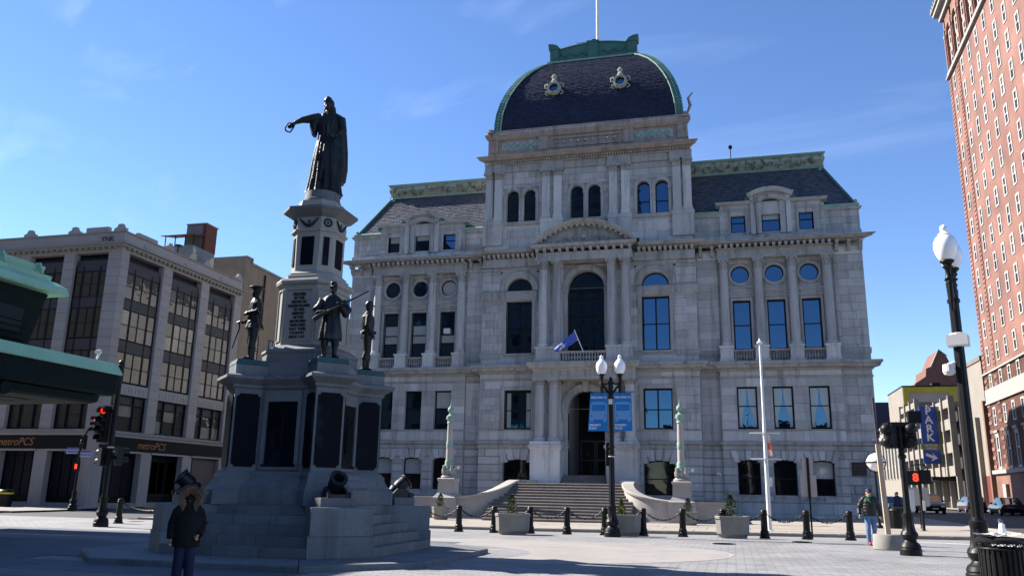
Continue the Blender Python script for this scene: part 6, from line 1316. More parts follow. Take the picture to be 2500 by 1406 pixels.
# --- planters with clipped shrubs
def planter_mesh(w, d, h, name):
    c = .18; o = lambda a, b: [(-a+c,-b),(a-c,-b),(a,-b+c),(a,b-c),(a-c,b),(-a+c,b),(-a,b-c),(-a,-b+c)]
    m = MB(); rr = [(w*.80, d*.80, 0), (w*.80, d*.80, .09*h), (w*.93, d*.93, .20*h), (w*.96, d*.96, .80*h), (w*.96, d*.96, .84*h), (w, d, .87*h), (w, d, .97*h), (w*.98, d*.98, h), (w*.9, d*.9, h), (w*.88, d*.88, .9*h)]
    m.loft([[(x, y, z) for x, y in o(a, b)] for a, b, z in rr]); return m.mesh(name, CONC)
LEAF = M('shrub_leaf', (.035, .055, .014), .6, var=.2, isl=.5); LEAFY = M('conifer_leaf', (.12, .14, .02), .65, var=.2, isl=.4); SOIL = M('soil', (.05, .035, .025), .95)
def shrub(label, loc, r, h, mat, seed, n=900, cone=.5):
    rng = random.Random(seed); t = thing('shrub', label, 'shrub', loc, 0, 'clipped shrubs in planters')
    m = MB(); m.tube([(0,0,-.05),(0,0,h*.5)], [.025,.015], 6); m.build('stem', SOIL, t)
    m = MB()
    for i in range(n):
        u = rng.random()**.8; z = h*u; prof = (sin(pi*min(1, u*.9+.12))**.6)*(1-cone*u) + .05; rr = r*prof*(1+.25*sin(3*z*7+rng.random()*2))*rng.uniform(.55, 1.08); a = rng.uniform(0, 2*pi)
        c = Vector((rr*cos(a), rr*sin(a), z)); d = Vector((cos(a)+rng.uniform(-.6,.6), sin(a)+rng.uniform(-.6,.6), rng.uniform(.1,1.2))).normalized(); s_ = d.cross(Vector((0,0,1))).normalized()*rng.uniform(.018,.032); l = rng.uniform(.05,.09)
        m.add([c-s_*.3, c+d*l*.5-s_, c+d*l, c+d*l*.5+s_], [(0,1,2,3)])
    m.build('foliage', mat, t, kind='stuff', recalc=False)
plm = planter_mesh(.64, .5, .80, 'planter'); plm2 = planter_mesh(.45, .45, .7, 'planter')
for i, (x, y, me, lab, slab, r, h, mt) in enumerate((
    (1.28, -26.0, plm, 'octagonal concrete planter left of the stairs in the bollard row', 'dark green clipped shrub in the planter left of the stairs', .26, .78, LEAF),
    (5.55, -25.2, plm, 'concrete planter partly behind the double lamp post', 'small yellow green conifer in the planter behind the lamp post', .2, .62, LEAFY),
    (9.59, -25.0, plm, 'octagonal concrete planter right of the stairs in the bollard row', 'tall dark green shrub in the planter right of the stairs', .27, .85, LEAF),
    (7.41, -13.1, plm2, 'small concrete planter at the foot of the right lamp column', 'small round shrub at the foot of the right lamp column', .24, .72, LEAF),
    (-6.41, -12.5, plm2, 'small concrete planter at the foot of the left lamp column', 'small shrub at the foot of the left lamp column', .24, .78, LEAF))):
    z = G(x, y); p = link('planter', me, None, (x, y, z)); tag(p, lab, 'planter', 'concrete planters')
    hh_ = .8 if me is plm else .7; MB().lathe([(.01,hh_*.9+.01),(.36,hh_*.9+.008),(.36,hh_*.9-.02),(.01,hh_*.9-.02)], 8).build('soil', SOIL, p)
    shrub(slab, (x+(-.05 if i != 1 else -.12), y, z+hh_*.9), r, h, mt, i+3, cone=.55 if mt is LEAF else .9)
# --- lamp posts
base_prof = [(.31,0),(.31,.16),(.285,.19),(.30,.22),(.27,.30),(.20,.36),(.18,.40),(.235,.48),(.25,.55),(.235,.60),(.19,.66),(.165,.80),(.15,.98),(.155,1.0),(.165,1.04),(.165,1.12),(.13,1.14),(.118,1.2)]
globe_prof = [(.09,0),(.13,.03),(.19,.14),(.225,.28),(.215,.40),(.17,.50),(.115,.545),(.125,.56),(.085,.60),(.06,.63),(.075,.68),(.06,.74),(.02,.77)]
def lamp_post(name, label, loc, rz, h, dz=0.):
    t = thing(name, label, 'street lamp', loc, rz)
    MB().lathe(base_prof, 24, flute=(.6, 1.0, .07)).build('base', IRON, t, .5)
    hs = h-1.55
    MB().lathe([(.118,1.2),(.112,2.2),(.095,hs-.05),(.12,hs-.04),(.12,hs+.02),(.09,hs+.05),(.09,hs+.4),(.13,hs+.44),(.06,hs+.5),(.08,hs+.56),(.02,hs+.66)], 20, flute=(1.2, hs-.1, .10)).build('shaft', IRON, t, .5)
    m = MB()
    for q in (-1, 1):
        m.tube([(0,0,hs-.0),(q*.12,0,hs+.06),(q*.22,0,hs+.22),(q*.36,0,hs+.32),(q*.36,0,hs+.44)], [.05,.05,.045,.05,.06], 8); m.tube([(q*.08,0,hs+.40),(q*.2,0,hs+.36),(q*.36,0,hs+.38)], [.03,.04,.05], 8)
        m.tube([(q*.36,0,hs-.28),(q*.36,0,hs-.1),(q*.36,0,hs+.3)], [.02,.05,.07], 8); m.tube([(q*.1,0,hs-.2),(q*.24,0,hs+.0),(q*.34,0,hs-.1)], [.03,.035,.03], 8)
    m.build('arm', IRON, t)
    for q in (-1, 1):
        MB().lathe([(.05,0),(.075,.03),(.055,.08),(.05,.2),(.075,.24),(.1,.27),(.07,.30),(.11,.35),(.135,.37),(.13,.4)], 16, (q*.36,0,hs+.36)).build('fitter', IRON, t, .6)
        MB().lathe(globe_prof, 24, (q*.36,0,hs+.74)).build('globe', GLOBE, t, .9)
    return t, hs
LP, hs = lamp_post('lamp_post', 'black double globe lamp post with blue plaza banners', (5.2, -26.15, G(5.2, -26)), 0, 6.93)
BAN = M('banner_blue', (.006, .17, .47), .6, var=.05); BANL = M('banner_light_blue', (.13, .31, .58), .6, var=.04); BANW = M('banner_white', (.7, .75, .8), .6, var=.04)
for q in (-1, 1):
    zt, zb_ = 5.40, 3.92; x0, x1 = (.12, .80); 
    b = thing('banner', ('blue welcome banner with bus picture on the left of the lamp post', 'blue welcome banner with bus picture on the right of the lamp post')[q > 0], 'banner', (5.2, -26.15, G(5.2, -26)), 0, 'plaza banners')
    xa, xb = (x0, x1) if q > 0 else (-x1, -x0)
    def bp(u, v, off):     # u across, v down ; cloth hangs with a slight twist and curl
        x = xa+(xb-xa)*u; sway = -.10*v*(1-u) if q < 0 else .03*v*u
        return (x+sway, -.05+.02*sin(3*v+2*u)*v-.0-off, zt+(zb_-zt)*v)
    def cloth(name, u0, u1, v0, v1, off, mat, n=8, poly=None):
        m = MB(); g = [[bp(u0+(u1-u0)*i/n, v0+(v1-v0)*j/n, off) for i in range(n+1)] for j in range(n+1)]
        m.v = [p for r in g for p in r]; m.f = [(j*(n+1)+i, j*(n+1)+i+1, (j+1)*(n+1)+i+1, (j+1)*(n+1)+i) for j in range(n) for i in range(n)]; return m.build(name, mat, b)
    cloth('cloth', 0, 1, 0, 1, 0, BAN)
    def patch(name, pts, off, mat, par=None):
        m = MB(); m.add([bp(u, v, off) for u, v in pts], [tuple(range(len(pts)))]); return m.build(name, mat, b)
    rr = lambda u0, u1, v0, v1, r: [(u0+r*1.6-r*1.6*cos(a), v0+r-r*sin(a)) for a in [pi/2*k/4 for k in range(5)]]+[(u1-r*1.6+r*1.6*sin(a), v0+r-r*cos(a)) for a in [pi/2*k/4 for k in range(5)]]+[(u1, v1), (u0, v1)]
    cloth('bus_body', .04, .96, .30, .70, .006, BANL)
    patch('bus_roof', [(.04, .302), (.10, .26), (.25, .235), (.75, .235), (.90, .26), (.96, .302)], .006, BANL)
    cloth('bus_windscreen', .12, .88, .31, .47, .010, BAN); 
    for u in (.14, .86): patch('bus_headlight', [(u+.05*cos(2*pi*k/10), .60+.024*sin(2*pi*k/10)) for k in range(10)], .011, BAN)
    for u in (.08, .76): cloth('bus_wheel', u, u+.16, .70, .76, .007, BANL, 3)
    for txt, v, sz, al in (('WELCOME TO', .125, .112, 'CENTER'), ('KENNEDY', .845, .115, 'LEFT'), ('PLAZA', .925, .115, 'LEFT')):
        p = bp(.5 if al == 'CENTER' else .05, v, .03); o = lettering(txt, sz, BANW, b, p, align=al, depth=.002, bold=.003); o.scale.x = .86
        for vtx in o.data.vertices: pass
    m = MB(); m.tube([(q*.08, 0, zt+.03), (q*.92, -.05, zt+.03)], .016, 6); m.tube([(q*.08, 0, zb_-.02), (q*.30, -.03, zb_-.02)], .016, 6); m.build('banner_rod', IRON, b)
m = MB(); m.box(-.07, .07, -.14, -.08, 4.95, 5.15); m.build('control_box', WHITE, LP)
for z in (3.3, 3.12, 2.94, 3.0): MB().lathe([(.13, 0), (.135, .02), (.13, .04)], 16, (0, 0, z)).build('strap', WHITE if z < 3 else IRON, LP)
MB().box(-.2, -.1, -.06, .06, 2.6, 3.5).build('conduit_box', IRON, LP)
BL, hs2 = lamp_post('lamp_post', 'large black fluted lamp post at right with two overlapping globes', (14.16, -40.45, G(14, -40)), radians(70), 6.98)
m = MB(); m.lathe([(.12,0),(.16,.02),(.16,.26),(.12,.28)], 12, (0,0,hs2-.95)); m.box(-.19, .19, -.19, .19, hs2-.93, hs2-.72); m.build('sensor_collar', WHITE, BL)
m = MB(); m.lathe([(.02,.22),(.11,.2),(.12,.06),(.09,.0),(.02,-.02)], 14, (-.22,-.0,hs2-1.5)); m.tube([(-.22,0,hs2-1.3),(-.1,0,hs2-1.25)], .04, 6); tag(m.build('dome_camera', WHITE), 'white dome security camera on the large lamp post', 'camera'); dc = bpy.data.objects['dome_camera']; dc.parent = None; dc.location = BL.location
# --- granite lamp columns flanking the stairs
for s in (-1, 1):
    t = thing('lamp_column', 'granite column with green bronze finial %s of the stairs' % ('left' if s < 0 else 'right'), 'lamp column', (s*6.9, -9.9, 1.2), 0, 'columns flanking the stairs')
    sq = lambda a: [(-a,-a),(a,-a),(a,a),(-a,a)]
    m = MB(); m.loft([[(x,y,z) for x, y in sq(a)] for a, z in ((.75,-1.2),(.75,.02),(.66,.08),(.50,.3),(.48,.95),(.52,.98),(.54,1.1),(.48,1.14))]); m.build('pedestal', STAIRS, t)
    m = MB(); m.lathe([(.46,1.14),(.46,1.24),(.38,1.3),(.30,1.38),(.33,1.5),(.36,1.62),(.28,1.78),(.25,1.84)], 16)
    for k in range(4): a = pi/4+pi/2*k; m.lathe([(.02,0),(.12,.1),(.14,.3),(.08,.45),(.1,.55),(.02,.6)], 8, (.34*cos(a), .34*sin(a), 1.3))
    m.build('base_drum', GMONL, t, .6)
    m = MB(); m.lathe([(.25,1.84),(.27,1.9),(.24,2.0),(.26,2.1),(.22,2.22)], 16); m.build('bronze_band', COPL, t, .6)
    m = MB(); m.lathe([(.195,2.22),(.19,2.9),(.165,4.38)], 16); m.build('shaft', STAIRS, t, .6)
    m = MB(); m.lathe([(.2,2.92),(.215,2.96),(.2,3.1),(.215,3.24),(.2,3.28)], 16); m.build('bronze_band', COPL, t, .6)
    m = MB(); m.lathe([(.17,4.36),(.21,4.42),(.17,4.5),(.2,4.6),(.25,4.75),(.24,4.85),(.12,4.92),(.08,5.0),(.1,5.03)], 14)
    for k in range(6): a = 2*pi*k/6; m.lathe([(.005,-.08),(.07,0),(.005,.08)], 6, (.24*cos(a), .24*sin(a), 4.68))
    m.build('capital', COPL, t, .6)
    m = MB(); m.lathe([(.06,5.02),(.16,5.1),(.19,5.22),(.16,5.34),(.06,5.42),(.05,5.48),(.015,5.74)], 14); m.build('finial', COPL, t, .8)
# security cameras on the lamp columns
for s in (-1, 1):
    m = MB(); m.tube([(0,0,0),(.18,-.02,.1)], .04, 6); m.lathe([(.02,-.1),(.1,-.06),(.12,.08),(.02,.12)], 10, (.28,-.02,.12)); tag(m.build('dome_camera', WHITE, loc=(s*6.9+.3, -9.9, 2.85)), 'white dome camera on the %s lamp column' % ('left' if s < 0 else 'right'), 'camera')
# --- flag on the balcony
FL = thing('balcony_flag', 'blue flag on a slanting staff over the balcony rail', 'flag', (.03, -2.2, 11.2))
m = MB(); m.tube([(0,0,-.1),(-.5,-.8,1.32)], .035, 8); m.build('staff', WHITE, FL)
m = MB(); n = 10; g = []
for j in range(n+1):
    for i in range(n+1):
        u, v = i/n, j/n; a = Vector((-.48,-.78,1.25)).lerp(Vector((-.27,-.45,.72)), v); p = a+Vector((-1.42,-.1,-1.25+.25*v))*u*(1-.1*v)+Vector((0, .14*sin(7*v+3*u), .12*sin(3*u+5*v)))*u
        g.append(tuple(p))
m.v = g; m.f = [(j*(n+1)+i, j*(n+1)+i+1, (j+1)*(n+1)+i+1, (j+1)*(n+1)+i) for j in range(n) for i in range(n)]; m.build('cloth', M('flag_blue', (.04, .09, .42), .7, var=.1, blotch=((.6, .62, .7), 2.2, .56, .6, .8)), FL, .8)
# --- white flagpole with yardarms, signs, posts at right
z = G(11.2, -18.4); FP_ = thing('white_flagpole', 'white flagpole with two crossbars and a limp flag', 'flagpole', (11.18, -18.43, z))
MB().lathe([(.17,0),(.17,.06),(.1,.08),(.095,1),(.08,5.0),(.066,5.05),(.055,8.3),(.04,8.36),(.04,8.45)], 14).build('pole', WHITE, FP_, .6); MB().lathe([(.03,0),(.13,.05),(.15,.11),(.10,.16),(.05,.2),(.05,.25),(.02,.3)], 14, (0,0,8.42)).build('truck', WHITE, FP_, .8)
for zz in (4.33, 3.17): MB().tube([(-.68,-.05,zz),(.68,-.05,zz)], .03, 6).build('crossbar', WHITE, FP_)
m = MB(); m.add([(.1,-.1,4.28),(.2,-.12,4.28),(.28,-.2,3.5),(.32,-.16,3.3),(.16,-.1,3.3),(.11,-.1,3.3)], [(0,1,2,3,4,5)]); m.build('limp_flag', M('flag_pale', (.6, .52, .4), .7, blotch=((.5, .05, .03), 3, .5, .55, .9)), FP_)
m = MB(); m.box(.02, .22, -.14, -.12, 1.95, 2.35); m.build('notice', WHITE, FP_)
z = G(12.5, -24.1); SP_ = thing('sign_post', 'back of a two panel traffic sign on a thin post', 'traffic sign', (12.49, -24.14, z)); ALU = M('sign_back', (.44, .36, .32), .5, metal=.25, var=.08)
MB().box(-.03, .03, -.03, .03, 0, 3.0).build('post', IRON, SP_)
m = MB(); m.prism([(-.18+.02, 2.36),(.18-.02,2.36),(.18,2.38),(.18,2.96),(.16,2.98),(-.16,2.98),(-.18,2.96),(-.18,2.38)], 'y', .03, .05); m.build('upper_panel', ALU, SP_); m = MB(); m.prism([(-.28,1.56),(-.25,1.52),(.25,1.52),(.28,1.56),(.28,2.30),(.25,2.34),(-.25,2.34),(-.28,2.30)], 'y', .032, .052); m.build('lower_panel', ALU, SP_); MB().box(-.05, .05, .0, .032, 1.45, 2.95).build('channel', IRON, SP_)
# wooden post in a concrete drum
z = G(14.2, -30.4); WP = thing('wooden_post', 'pale timber post leaning in a round concrete drum', 'post', (14.19, -30.2, z)); WOOD = M('timber_pale', (.44, .34, .23), .8, var=.12, scale=3)
MB().lathe([(.44,0),(.46,.02),(.45,.42),(.43,.45),(.1,.45)], 28).build('concrete_drum', CONC, WP, .6)
m = MB(); m.loft([[(x+dx,y,zz) for x, y in ((-.07,-.07),(.07,-.07),(.07,.07),(-.07,.07))] for dx, zz in ((0,.44),(-.08,3.15))]); m.build('timber', WOOD, WP); m = MB(); m.loft([[(x+dx,y,zz) for x, y in ((-.03,-.03),(.03,-.03),(.03,.03),(-.03,.03))] for dx, zz in ((-.08,3.15),(-.11,4.6))]); m.build('steel_stub', M('rusted_steel', (.09, .06, .05), .7), WP)
# --- traffic signals
def signal_head(parent, loc, rz, lit=False, n=3, nm='signal_head', back=False):
    h = MB(); H_ = .36*n; h.box(-.17, .17, -.12, .12, -H_/2, H_/2)
    o = h.build(nm, IRON, parent, loc=loc); o.rotation_euler.z = rz
    for k in range(n):
        zz = H_/2-.18-.36*k; m = MB(); m.loft([[(.15*cos(a), y, zz+.15*sin(a)+dz) for a in [pi*1.15-pi*1.3*j/12 for j in range(13)]] for y, dz in ((-.12, 0), (-.36, -.02))], cap=False, closed=False); m.loft([[(.155*cos(a), y, zz+.155*sin(a)+dz) for a in [pi*1.15-pi*1.3*j/12 for j in range(13)]] for y, dz in ((-.12, 0), (-.36, -.02))], cap=False, closed=False); m.build('visor', IRON, o)
        m = MB(); m.lathe([(.001,0),(.13,.005),(.13,.03),(.001,.05)], 16); m.xf(Matrix.Translation((0, -.12, zz)) @ Matrix.Rotation(pi/2, 4, 'X'))
        m.build('lens', M('lamp_red_lit', (.6, .02, .01), .3, var=0, emit=(1, .04, .01, .45)) if lit and k == 0 else M('lamp_dark', (.03, .012, .01), .25, var=0), o)
        if back: m = MB(); m.lathe([(.17,0),(.165,.06),(.12,.14),(.02,.18)], 18); m.xf(Matrix.Translation((0, .12, zz)) @ Matrix.Rotation(-pi/2, 4, 'X')); m.build('lamp_back', IRON, o, .8)
    return o
def ornate_post(t, h, r=.085):
    MB().lathe([(r_*.92, z_) for r_, z_ in base_prof[:-2]], 24, flute=(.6, 1.0, .07)).build('base', IRON, t, .5); MB().lathe([(.118,1.1),(r,1.3),(r*.9,h-.3),(r*1.3,h-.28),(r*1.3,h-.2),(r*.9,h-.18),(r,h-.05),(r*.6,h)], 18, flute=(1.2, h-.35, .1)).build('shaft', IRON, t, .5)
z = G(14.3, -32.7); TS = thing('traffic_signal', 'black traffic signal post at right with heads turned away', 'traffic light', (14.33, -32.69, z)); ornate_post(TS, 2.9)
signal_head(TS, (.24, .1, 3.25), radians(200), n=2, back=True); signal_head(TS, (-.22, .12, 3.25), radians(120), n=2, back=True); MB().box(-.3, .3, -.06, .06, 3.5, 3.62).build('bracket', IRON, TS); MB().tube([(0,0,2.7),(0,0,3.6)], .05, 8).build('mast', IRON, TS)
MB().box(.28, .62, .1, .35, 3.6, 3.95).build('sensor', IRON, TS); MB().box(.08, .2, -.1, -.06, 1.2, 1.75).build('notice', WHITE, TS)
z = G(18.2, -15); PS_ = thing('pedestrian_signal', 'pedestrian signal showing a red digit on a thin black post', 'pedestrian signal', (18.18, -14.99, z))
MB().lathe([(.16,0),(.16,.04),(.07,.06),(.06,2.2),(.05,2.9)], 12).build('post', IRON, PS_, .6)
o = MB().box(-.55, .0, -.12, .12, 2.1, 2.75).build('housing', IRON, PS_); lettering('8', .5, M('led_red', (.5, .02, .01), .4, var=0, emit=(1, .06, .02, .6)), o, (-.18, -.13, 2.43), bold=.02); MB().box(-.55, -.3, -.13, -.12, 2.18, 2.68).build('hand_panel', DARK, o)
MB().box(.02, .5, -.1, .1, 2.15, 2.8).build('side_housing', IRON, PS_); MB().tube([(-.4,0,2.8),(-.3,0,3.0),(0,0,3.05),(.3,0,3.0),(.4,0,2.8)], .03, 6).build('bracket', IRON, PS_); MB().box(.03, .14, -.1, -.06, .95, 1.4).build('button_sign', WHITE, PS_)
tag(MB().box(-.58, .48, -.02, .02, -.42, .42).build('sign_board', M('board_pale', (.38, .35, .3), .7), None, loc=(18.35, -13.6, 1.75)), 'pale grey sign board behind the pedestrian signal', 'sign board')
MB().tube([(0,.05,-1.5),(0,.05,.4)], .03, 6).build('post', IRON, bpy.data.objects['sign_board'])
GLP = thing('globe_lamp', 'white ball lamp with dark bands at the corner of city hall', 'street lamp', (16.7, -12.2, G(16.7, -12.2)))
MB().lathe([(.16,0),(.16,.1),(.07,.2),(.055,2.7),(.1,2.75)], 12).build('post', IRON, GLP, .6); MB().lathe([(.02,0),(.3,.15),(.46,.42),(.46,.55),(.3,.82),(.02,.95)], 20, (.05,0,2.75)).build('globe', GLOBE, GLP, 1.); m = MB(); m.ring(.05, 3.22, .47, .5, -.03, .03, 0, 2*pi, 24); m.lathe([(.475,3.19),(.49,3.19),(.49,3.25),(.475,3.25)], 24, (.05,0,0)); m.build('band', IRON, GLP)
BNR = thing('litter_bin', 'tall black bin on the pavement behind the walking man', 'bin', (17.44, -12.45, G(17.4, -12.4)))
MB().lathe([(.28,0),(.3,.05),(.3,.85),(.33,.88),(.3,.95),(.15,1.05)], 16).build('body', IRON, BNR, .6)
for k in range(12): a = 2*pi*k/12; MB().box(-.02, .02, -.01, .01, .08, .84).build('slat', IRON, BNR, loc=(.305*cos(a), .305*sin(a), 0)).rotation_euler.z = a+pi/2
# near litter bin with papers and a bottle on its lid
z = G(14, -42.5); NB = thing('litter_bin', 'black slatted litter bin in the right foreground corner', 'bin', (13.86, -42.9, z))
MB().lathe([(.33,0),(.35,.04),(.35,.1),(.3,.12)], 24).build('bottom_ring', IRON, NB, .6); MB().lathe([(.30,.1),(.30,.78)], 24).build('liner', DARK, NB, .6)
for k in range(28):
    a = 2*pi*k/28; MB().box(-.022, .022, -.006, .006, .08, .76).build('slat', IRON, NB, loc=(.35*cos(a), .35*sin(a), 0)).rotation_euler.z = a+pi/2
MB().lathe([(.36,.74),(.375,.76),(.36,.78)], 24).build('hoop', IRON, NB, .6); MB().lathe([(.36,.84),(.38,.86),(.38,.9),(.34,.93),(.1,.95),(.01,.95)], 24).build('lid', IRON, NB, .6)
for k in range(16):
    a = 2*pi*k/16; m = MB(); m.ring(0, .81, .02, .032, -.008, .008, 0, 2*pi, 10); m.build('ring', IRON, NB, loc=(.36*cos(a), .36*sin(a), 0)).rotation_euler.z = a+pi/2
PAP = M('paper_white', (.7, .7, .7), .6, var=.04)
def paper(label, loc, rz, w, d, curl):
    m = MB(); n = 8
    m.v = [(w*(i/n-.5), d*(j/n-.5), curl*(sin(i*.9+j*.3)*.5+(i/n-.5)**2*2+.5)) for j in range(n+1) for i in range(n+1)]; m.f = [(j*(n+1)+i, j*(n+1)+i+1, (j+1)*(n+1)+i+1, (j+1)*(n+1)+i) for j in range(n) for i in range(n)]
    o = m.build('paper_sheet', PAP, None, .8, loc=loc); o.rotation_euler.z = rz; tag(o, label, 'paper')
paper('crumpled white paper at the left on the litter bin lid', (13.66, -43.0, z+.955), .4, .36, .30, .03); paper('white paper sheet folded under the bottle on the bin lid', (13.93, -42.95, z+.965), -.3, .44, .34, .035)
BO = thing('spray_bottle', 'white spray bottle with grey nozzle standing on the litter bin', 'bottle', (13.9, -42.88, z+.975)); MB().lathe([(.055,0),(.058,.01),(.058,.09),(.045,.11),(.045,.16),(.03,.18),(.02,.19)], 16).build('bottle', PAP, BO, .6); m = MB(); m.tube([(0,0,.18),(0,0,.215)], .022, 10); m.tube([(.02,0,.22),(-.02,-.01,.235),(-.05,-.02,.225)], [.016,.018,.012], 8); m.tube([(-.03,-.01,.22),(-.045,-.015,.19)], .007, 5); m.build('nozzle', M('grey_plastic', (.12, .14, .16), .5), BO)
# left: near post with signals, far post with street names
LS = thing('signal_post', 'black ornate signal post in the left foreground with heads turned away', 'traffic light', (-14.58, -29.68, 0)); ornate_post(LS, 6.6, .11)
signal_head(LS, (-.34, .05, 2.7), radians(250), n=2); signal_head(LS, (.36, .1, 2.75), radians(150), n=2); MB().box(-.3, .3, -.05, .05, 2.6, 2.75).build('bracket', IRON, LS); MB().lathe([(.13,0),(.14,.03),(.13,.06)], 14, (0,0,3.05)).build('collar', WHITE, LS)
hd = signal_head(LS, (-.42, -.05, 4.0), 0, lit=True, n=4); MB().box(-.26, .26, .1, .12, 3.2, 4.8).build('backplate', M('backplate_grey', (.32, .32, .33), .5), LS); bpy.data.objects[[o.name for o in LS.children if o.name.startswith('backplate')][0]].location.x = -.42
MB().tube([(-.42,.1,4.5),(0,0,4.6)], .04, 6).build('arm', IRON, LS)
FS = thing('traffic_signal', 'far left traffic signal post with red light and street name signs', 'traffic light', (-31.2, -12.6, 0)); ornate_post(FS, 4.4)
MB().tube([(0,0,4.2),(.1,0,4.6),(.5,0,5.2),(1.0,0,5.45)], .06, 8).build('arm', IRON, FS); signal_head(FS, (1.05, -.1, 5.4), radians(-25), lit=True); MB().box(-.18, .18, -.2, -.05, 2.4, 3.0).build('walk_signal', IRON, FS); MB().box(-.08, .08, -.22, -.2, 2.55, 2.85).build('walk_hand', MATS['led_red'], FS)
SBL = M('street_sign_blue', (.10, .10, .35), .5)
for (x0, z0, txt) in ((-.95, 3.5, 'DORRANCE'), (.15, 3.3, 'FULTON')):
    o = MB().box(x0, x0+.85, -.15, -.12, z0, z0+.4).build('street_sign', M('sign_pale', (.5, .5, .58), .5), FS); lettering(txt, .22, SBL, o, (x0+.42, -.16, z0+.13)); MB().box(x0, x0+.85, -.155, -.15, z0+.27, z0+.4).build('sign_band', SBL, o)
CAN = thing('litter_bin', 'dark litter bin with a yellow band before the left shop', 'bin', (-38.0, -11.2, 0)); MB().lathe([(.4,0),(.45,.05),(.5,1.0),(.52,1.05),(.4,1.15)], 16).build('body', IRON, CAN, .6); MB().lathe([(.5,.86),(.515,.86),(.52,.97),(.5,.97)], 16).build('band', M('band_yellow', (.6, .45, .02), .5), CAN)
# ================================================================ vehicles
TYRE = M('tyre', (.012, .012, .012), .8); RIM = M('rim', (.3, .3, .31), .35, metal=.8); CGL = glass('car_glass', (.008, .01, .012), 2.2, .02, .0); HL = M('headlamp', (.8, .8, .78), .15, var=.02, coat=.5); TL = M('tail_lamp', (.35, .01, .01), .25)
def car(label, loc, rz, col, L_=4.6, W_=1.82, H_=1.45, suv=False, cat='car'):
    t = thing('parked_car', label, cat, loc, rz, 'cars in the side street'); PM = M('car_paint_%d%d%d' % tuple(int(c*200) for c in col), col, .3, var=.03, coat=.8)
    w = W_/2; l = L_/2; b = .55 if not suv else .65; hd_ = .92 if not suv else 1.08
    # body: stations along x, front at -x; rounded cross sections
    st = [(-l, .42, hd_*.72, .82), (-l+.12, .30, hd_*.82, .95), (-l+.5, .24, hd_*.92, 1), (-l*.35, .22, hd_, 1), (l*.4, .22, hd_*1.02, 1), (l-.5, .24, hd_*1.04, 1), (l-.1, .32, hd_*1.0, .95), (l, .45, hd_*.85, .85)]
    def sec(x, z0, z1, k): a = w*k; return [(x,-a*.9,z0),(x,-a,z0+.12),(x,-a,z0+(z1-z0)*.6),(x,-a*.93,z1),(x,a*.93,z1),(x,a,z0+(z1-z0)*.6),(x,a,z0+.12),(x,a*.9,z0)]
    m = MB(); m.loft([sec(*s_) for s_ in st]); m.build('body', PM, t, .7)
    x0, x1, x2, x3 = (-l*.42, -l*.1, l*.5, l*.82) if not suv else (-l*.40, -l*.15, l*.72, l*.95)
    def cs(x, z, k): a = w*k; return [(x,-a,hd_*.98),(x,-a*.86,z),(x,a*.86,z),(x,a,hd_*.98)]
    m = MB(); m.loft([[(x0,-w*.9,hd_*.97),(x0,-w*.9,hd_*.99),(x0,w*.9,hd_*.99),(x0,w*.9,hd_*.97)], cs(x1, H_-.06, .92), cs((x1+x2)/2, H_, .92), cs(x2, H_-.04, .92), [(x3,-w*.88,hd_*.98),(x3,-w*.88,hd_),(x3,w*.88,hd_),(x3,w*.88,hd_*.98)]]); m.build('cabin', CGL, t)
    m = MB(); m.loft([[(x,-w*.80,z),(x,-w*.78,z+.035),(x,w*.78,z+.035),(x,w*.80,z)] for x, z in ((x1-.02, H_-.07), ((x1+x2)/2, H_-.0), (x2+.02, H_-.05))]); m.build('roof', PM, t)
    for q in (-1, 1):
        for x in (-l*.62, l*.6):
            wh = MB(); wh.tube([(x, q*(w-.2), .32), (x, q*(w+.01), .32)], .32, 20); o = wh.build('wheel', TYRE, t); MB().tube([(x, q*(w-.0), .32), (x, q*(w+.025), .32)], .19, 12).build('rim', RIM, o)
        MB().box(-l-.01, -l+.2, *sorted((q*w*.5, q*w*.86)), hd_*.56, hd_*.72).build('headlight', HL, t); MB().box(l-.15, l+.01, *sorted((q*w*.55, q*w*.86)), hd_*.6, hd_*.82).build('tail_light', TL, t)
        MB().box(x0+.35, x0+.55, *sorted((q*w*.98, q*(w+.2))), hd_, hd_+.14).build('mirror', PM, t)
    MB().box(-l-.015, -l+.05, -w*.45, w*.45, hd_*.42, hd_*.66).build('grille', DARK, t); MB().box(-l-.02, -l, -.26, .26, .42, .54).build('number_plate', WHITE, t)
    return t
FR = pi/2      # front (-x) turned to -y, towards the camera
car('dark sport utility vehicle coming up the side street', (27.4, 28.8, G(27,28)-.1), FR, (.012, .012, .015), 4.7, 1.95, 1.75, True)
car('blue car following behind the dark sport utility vehicle', (25.2, 33.5, G(25,33)-.1), FR, (.02, .04, .12), 4.5, 1.8, 1.5)
car('dark red car parked by the maroon base', (33.1, 37.5, G(33,37)-.1), FR+pi, (.05, .008, .012), 4.6, 1.85, 1.55, True)
car('dark blue saloon parked beside the brick tower', (32.9, 25.5, G(33,25)-.1), FR+pi, (.006, .009, .02), 4.7, 1.85, 1.48)
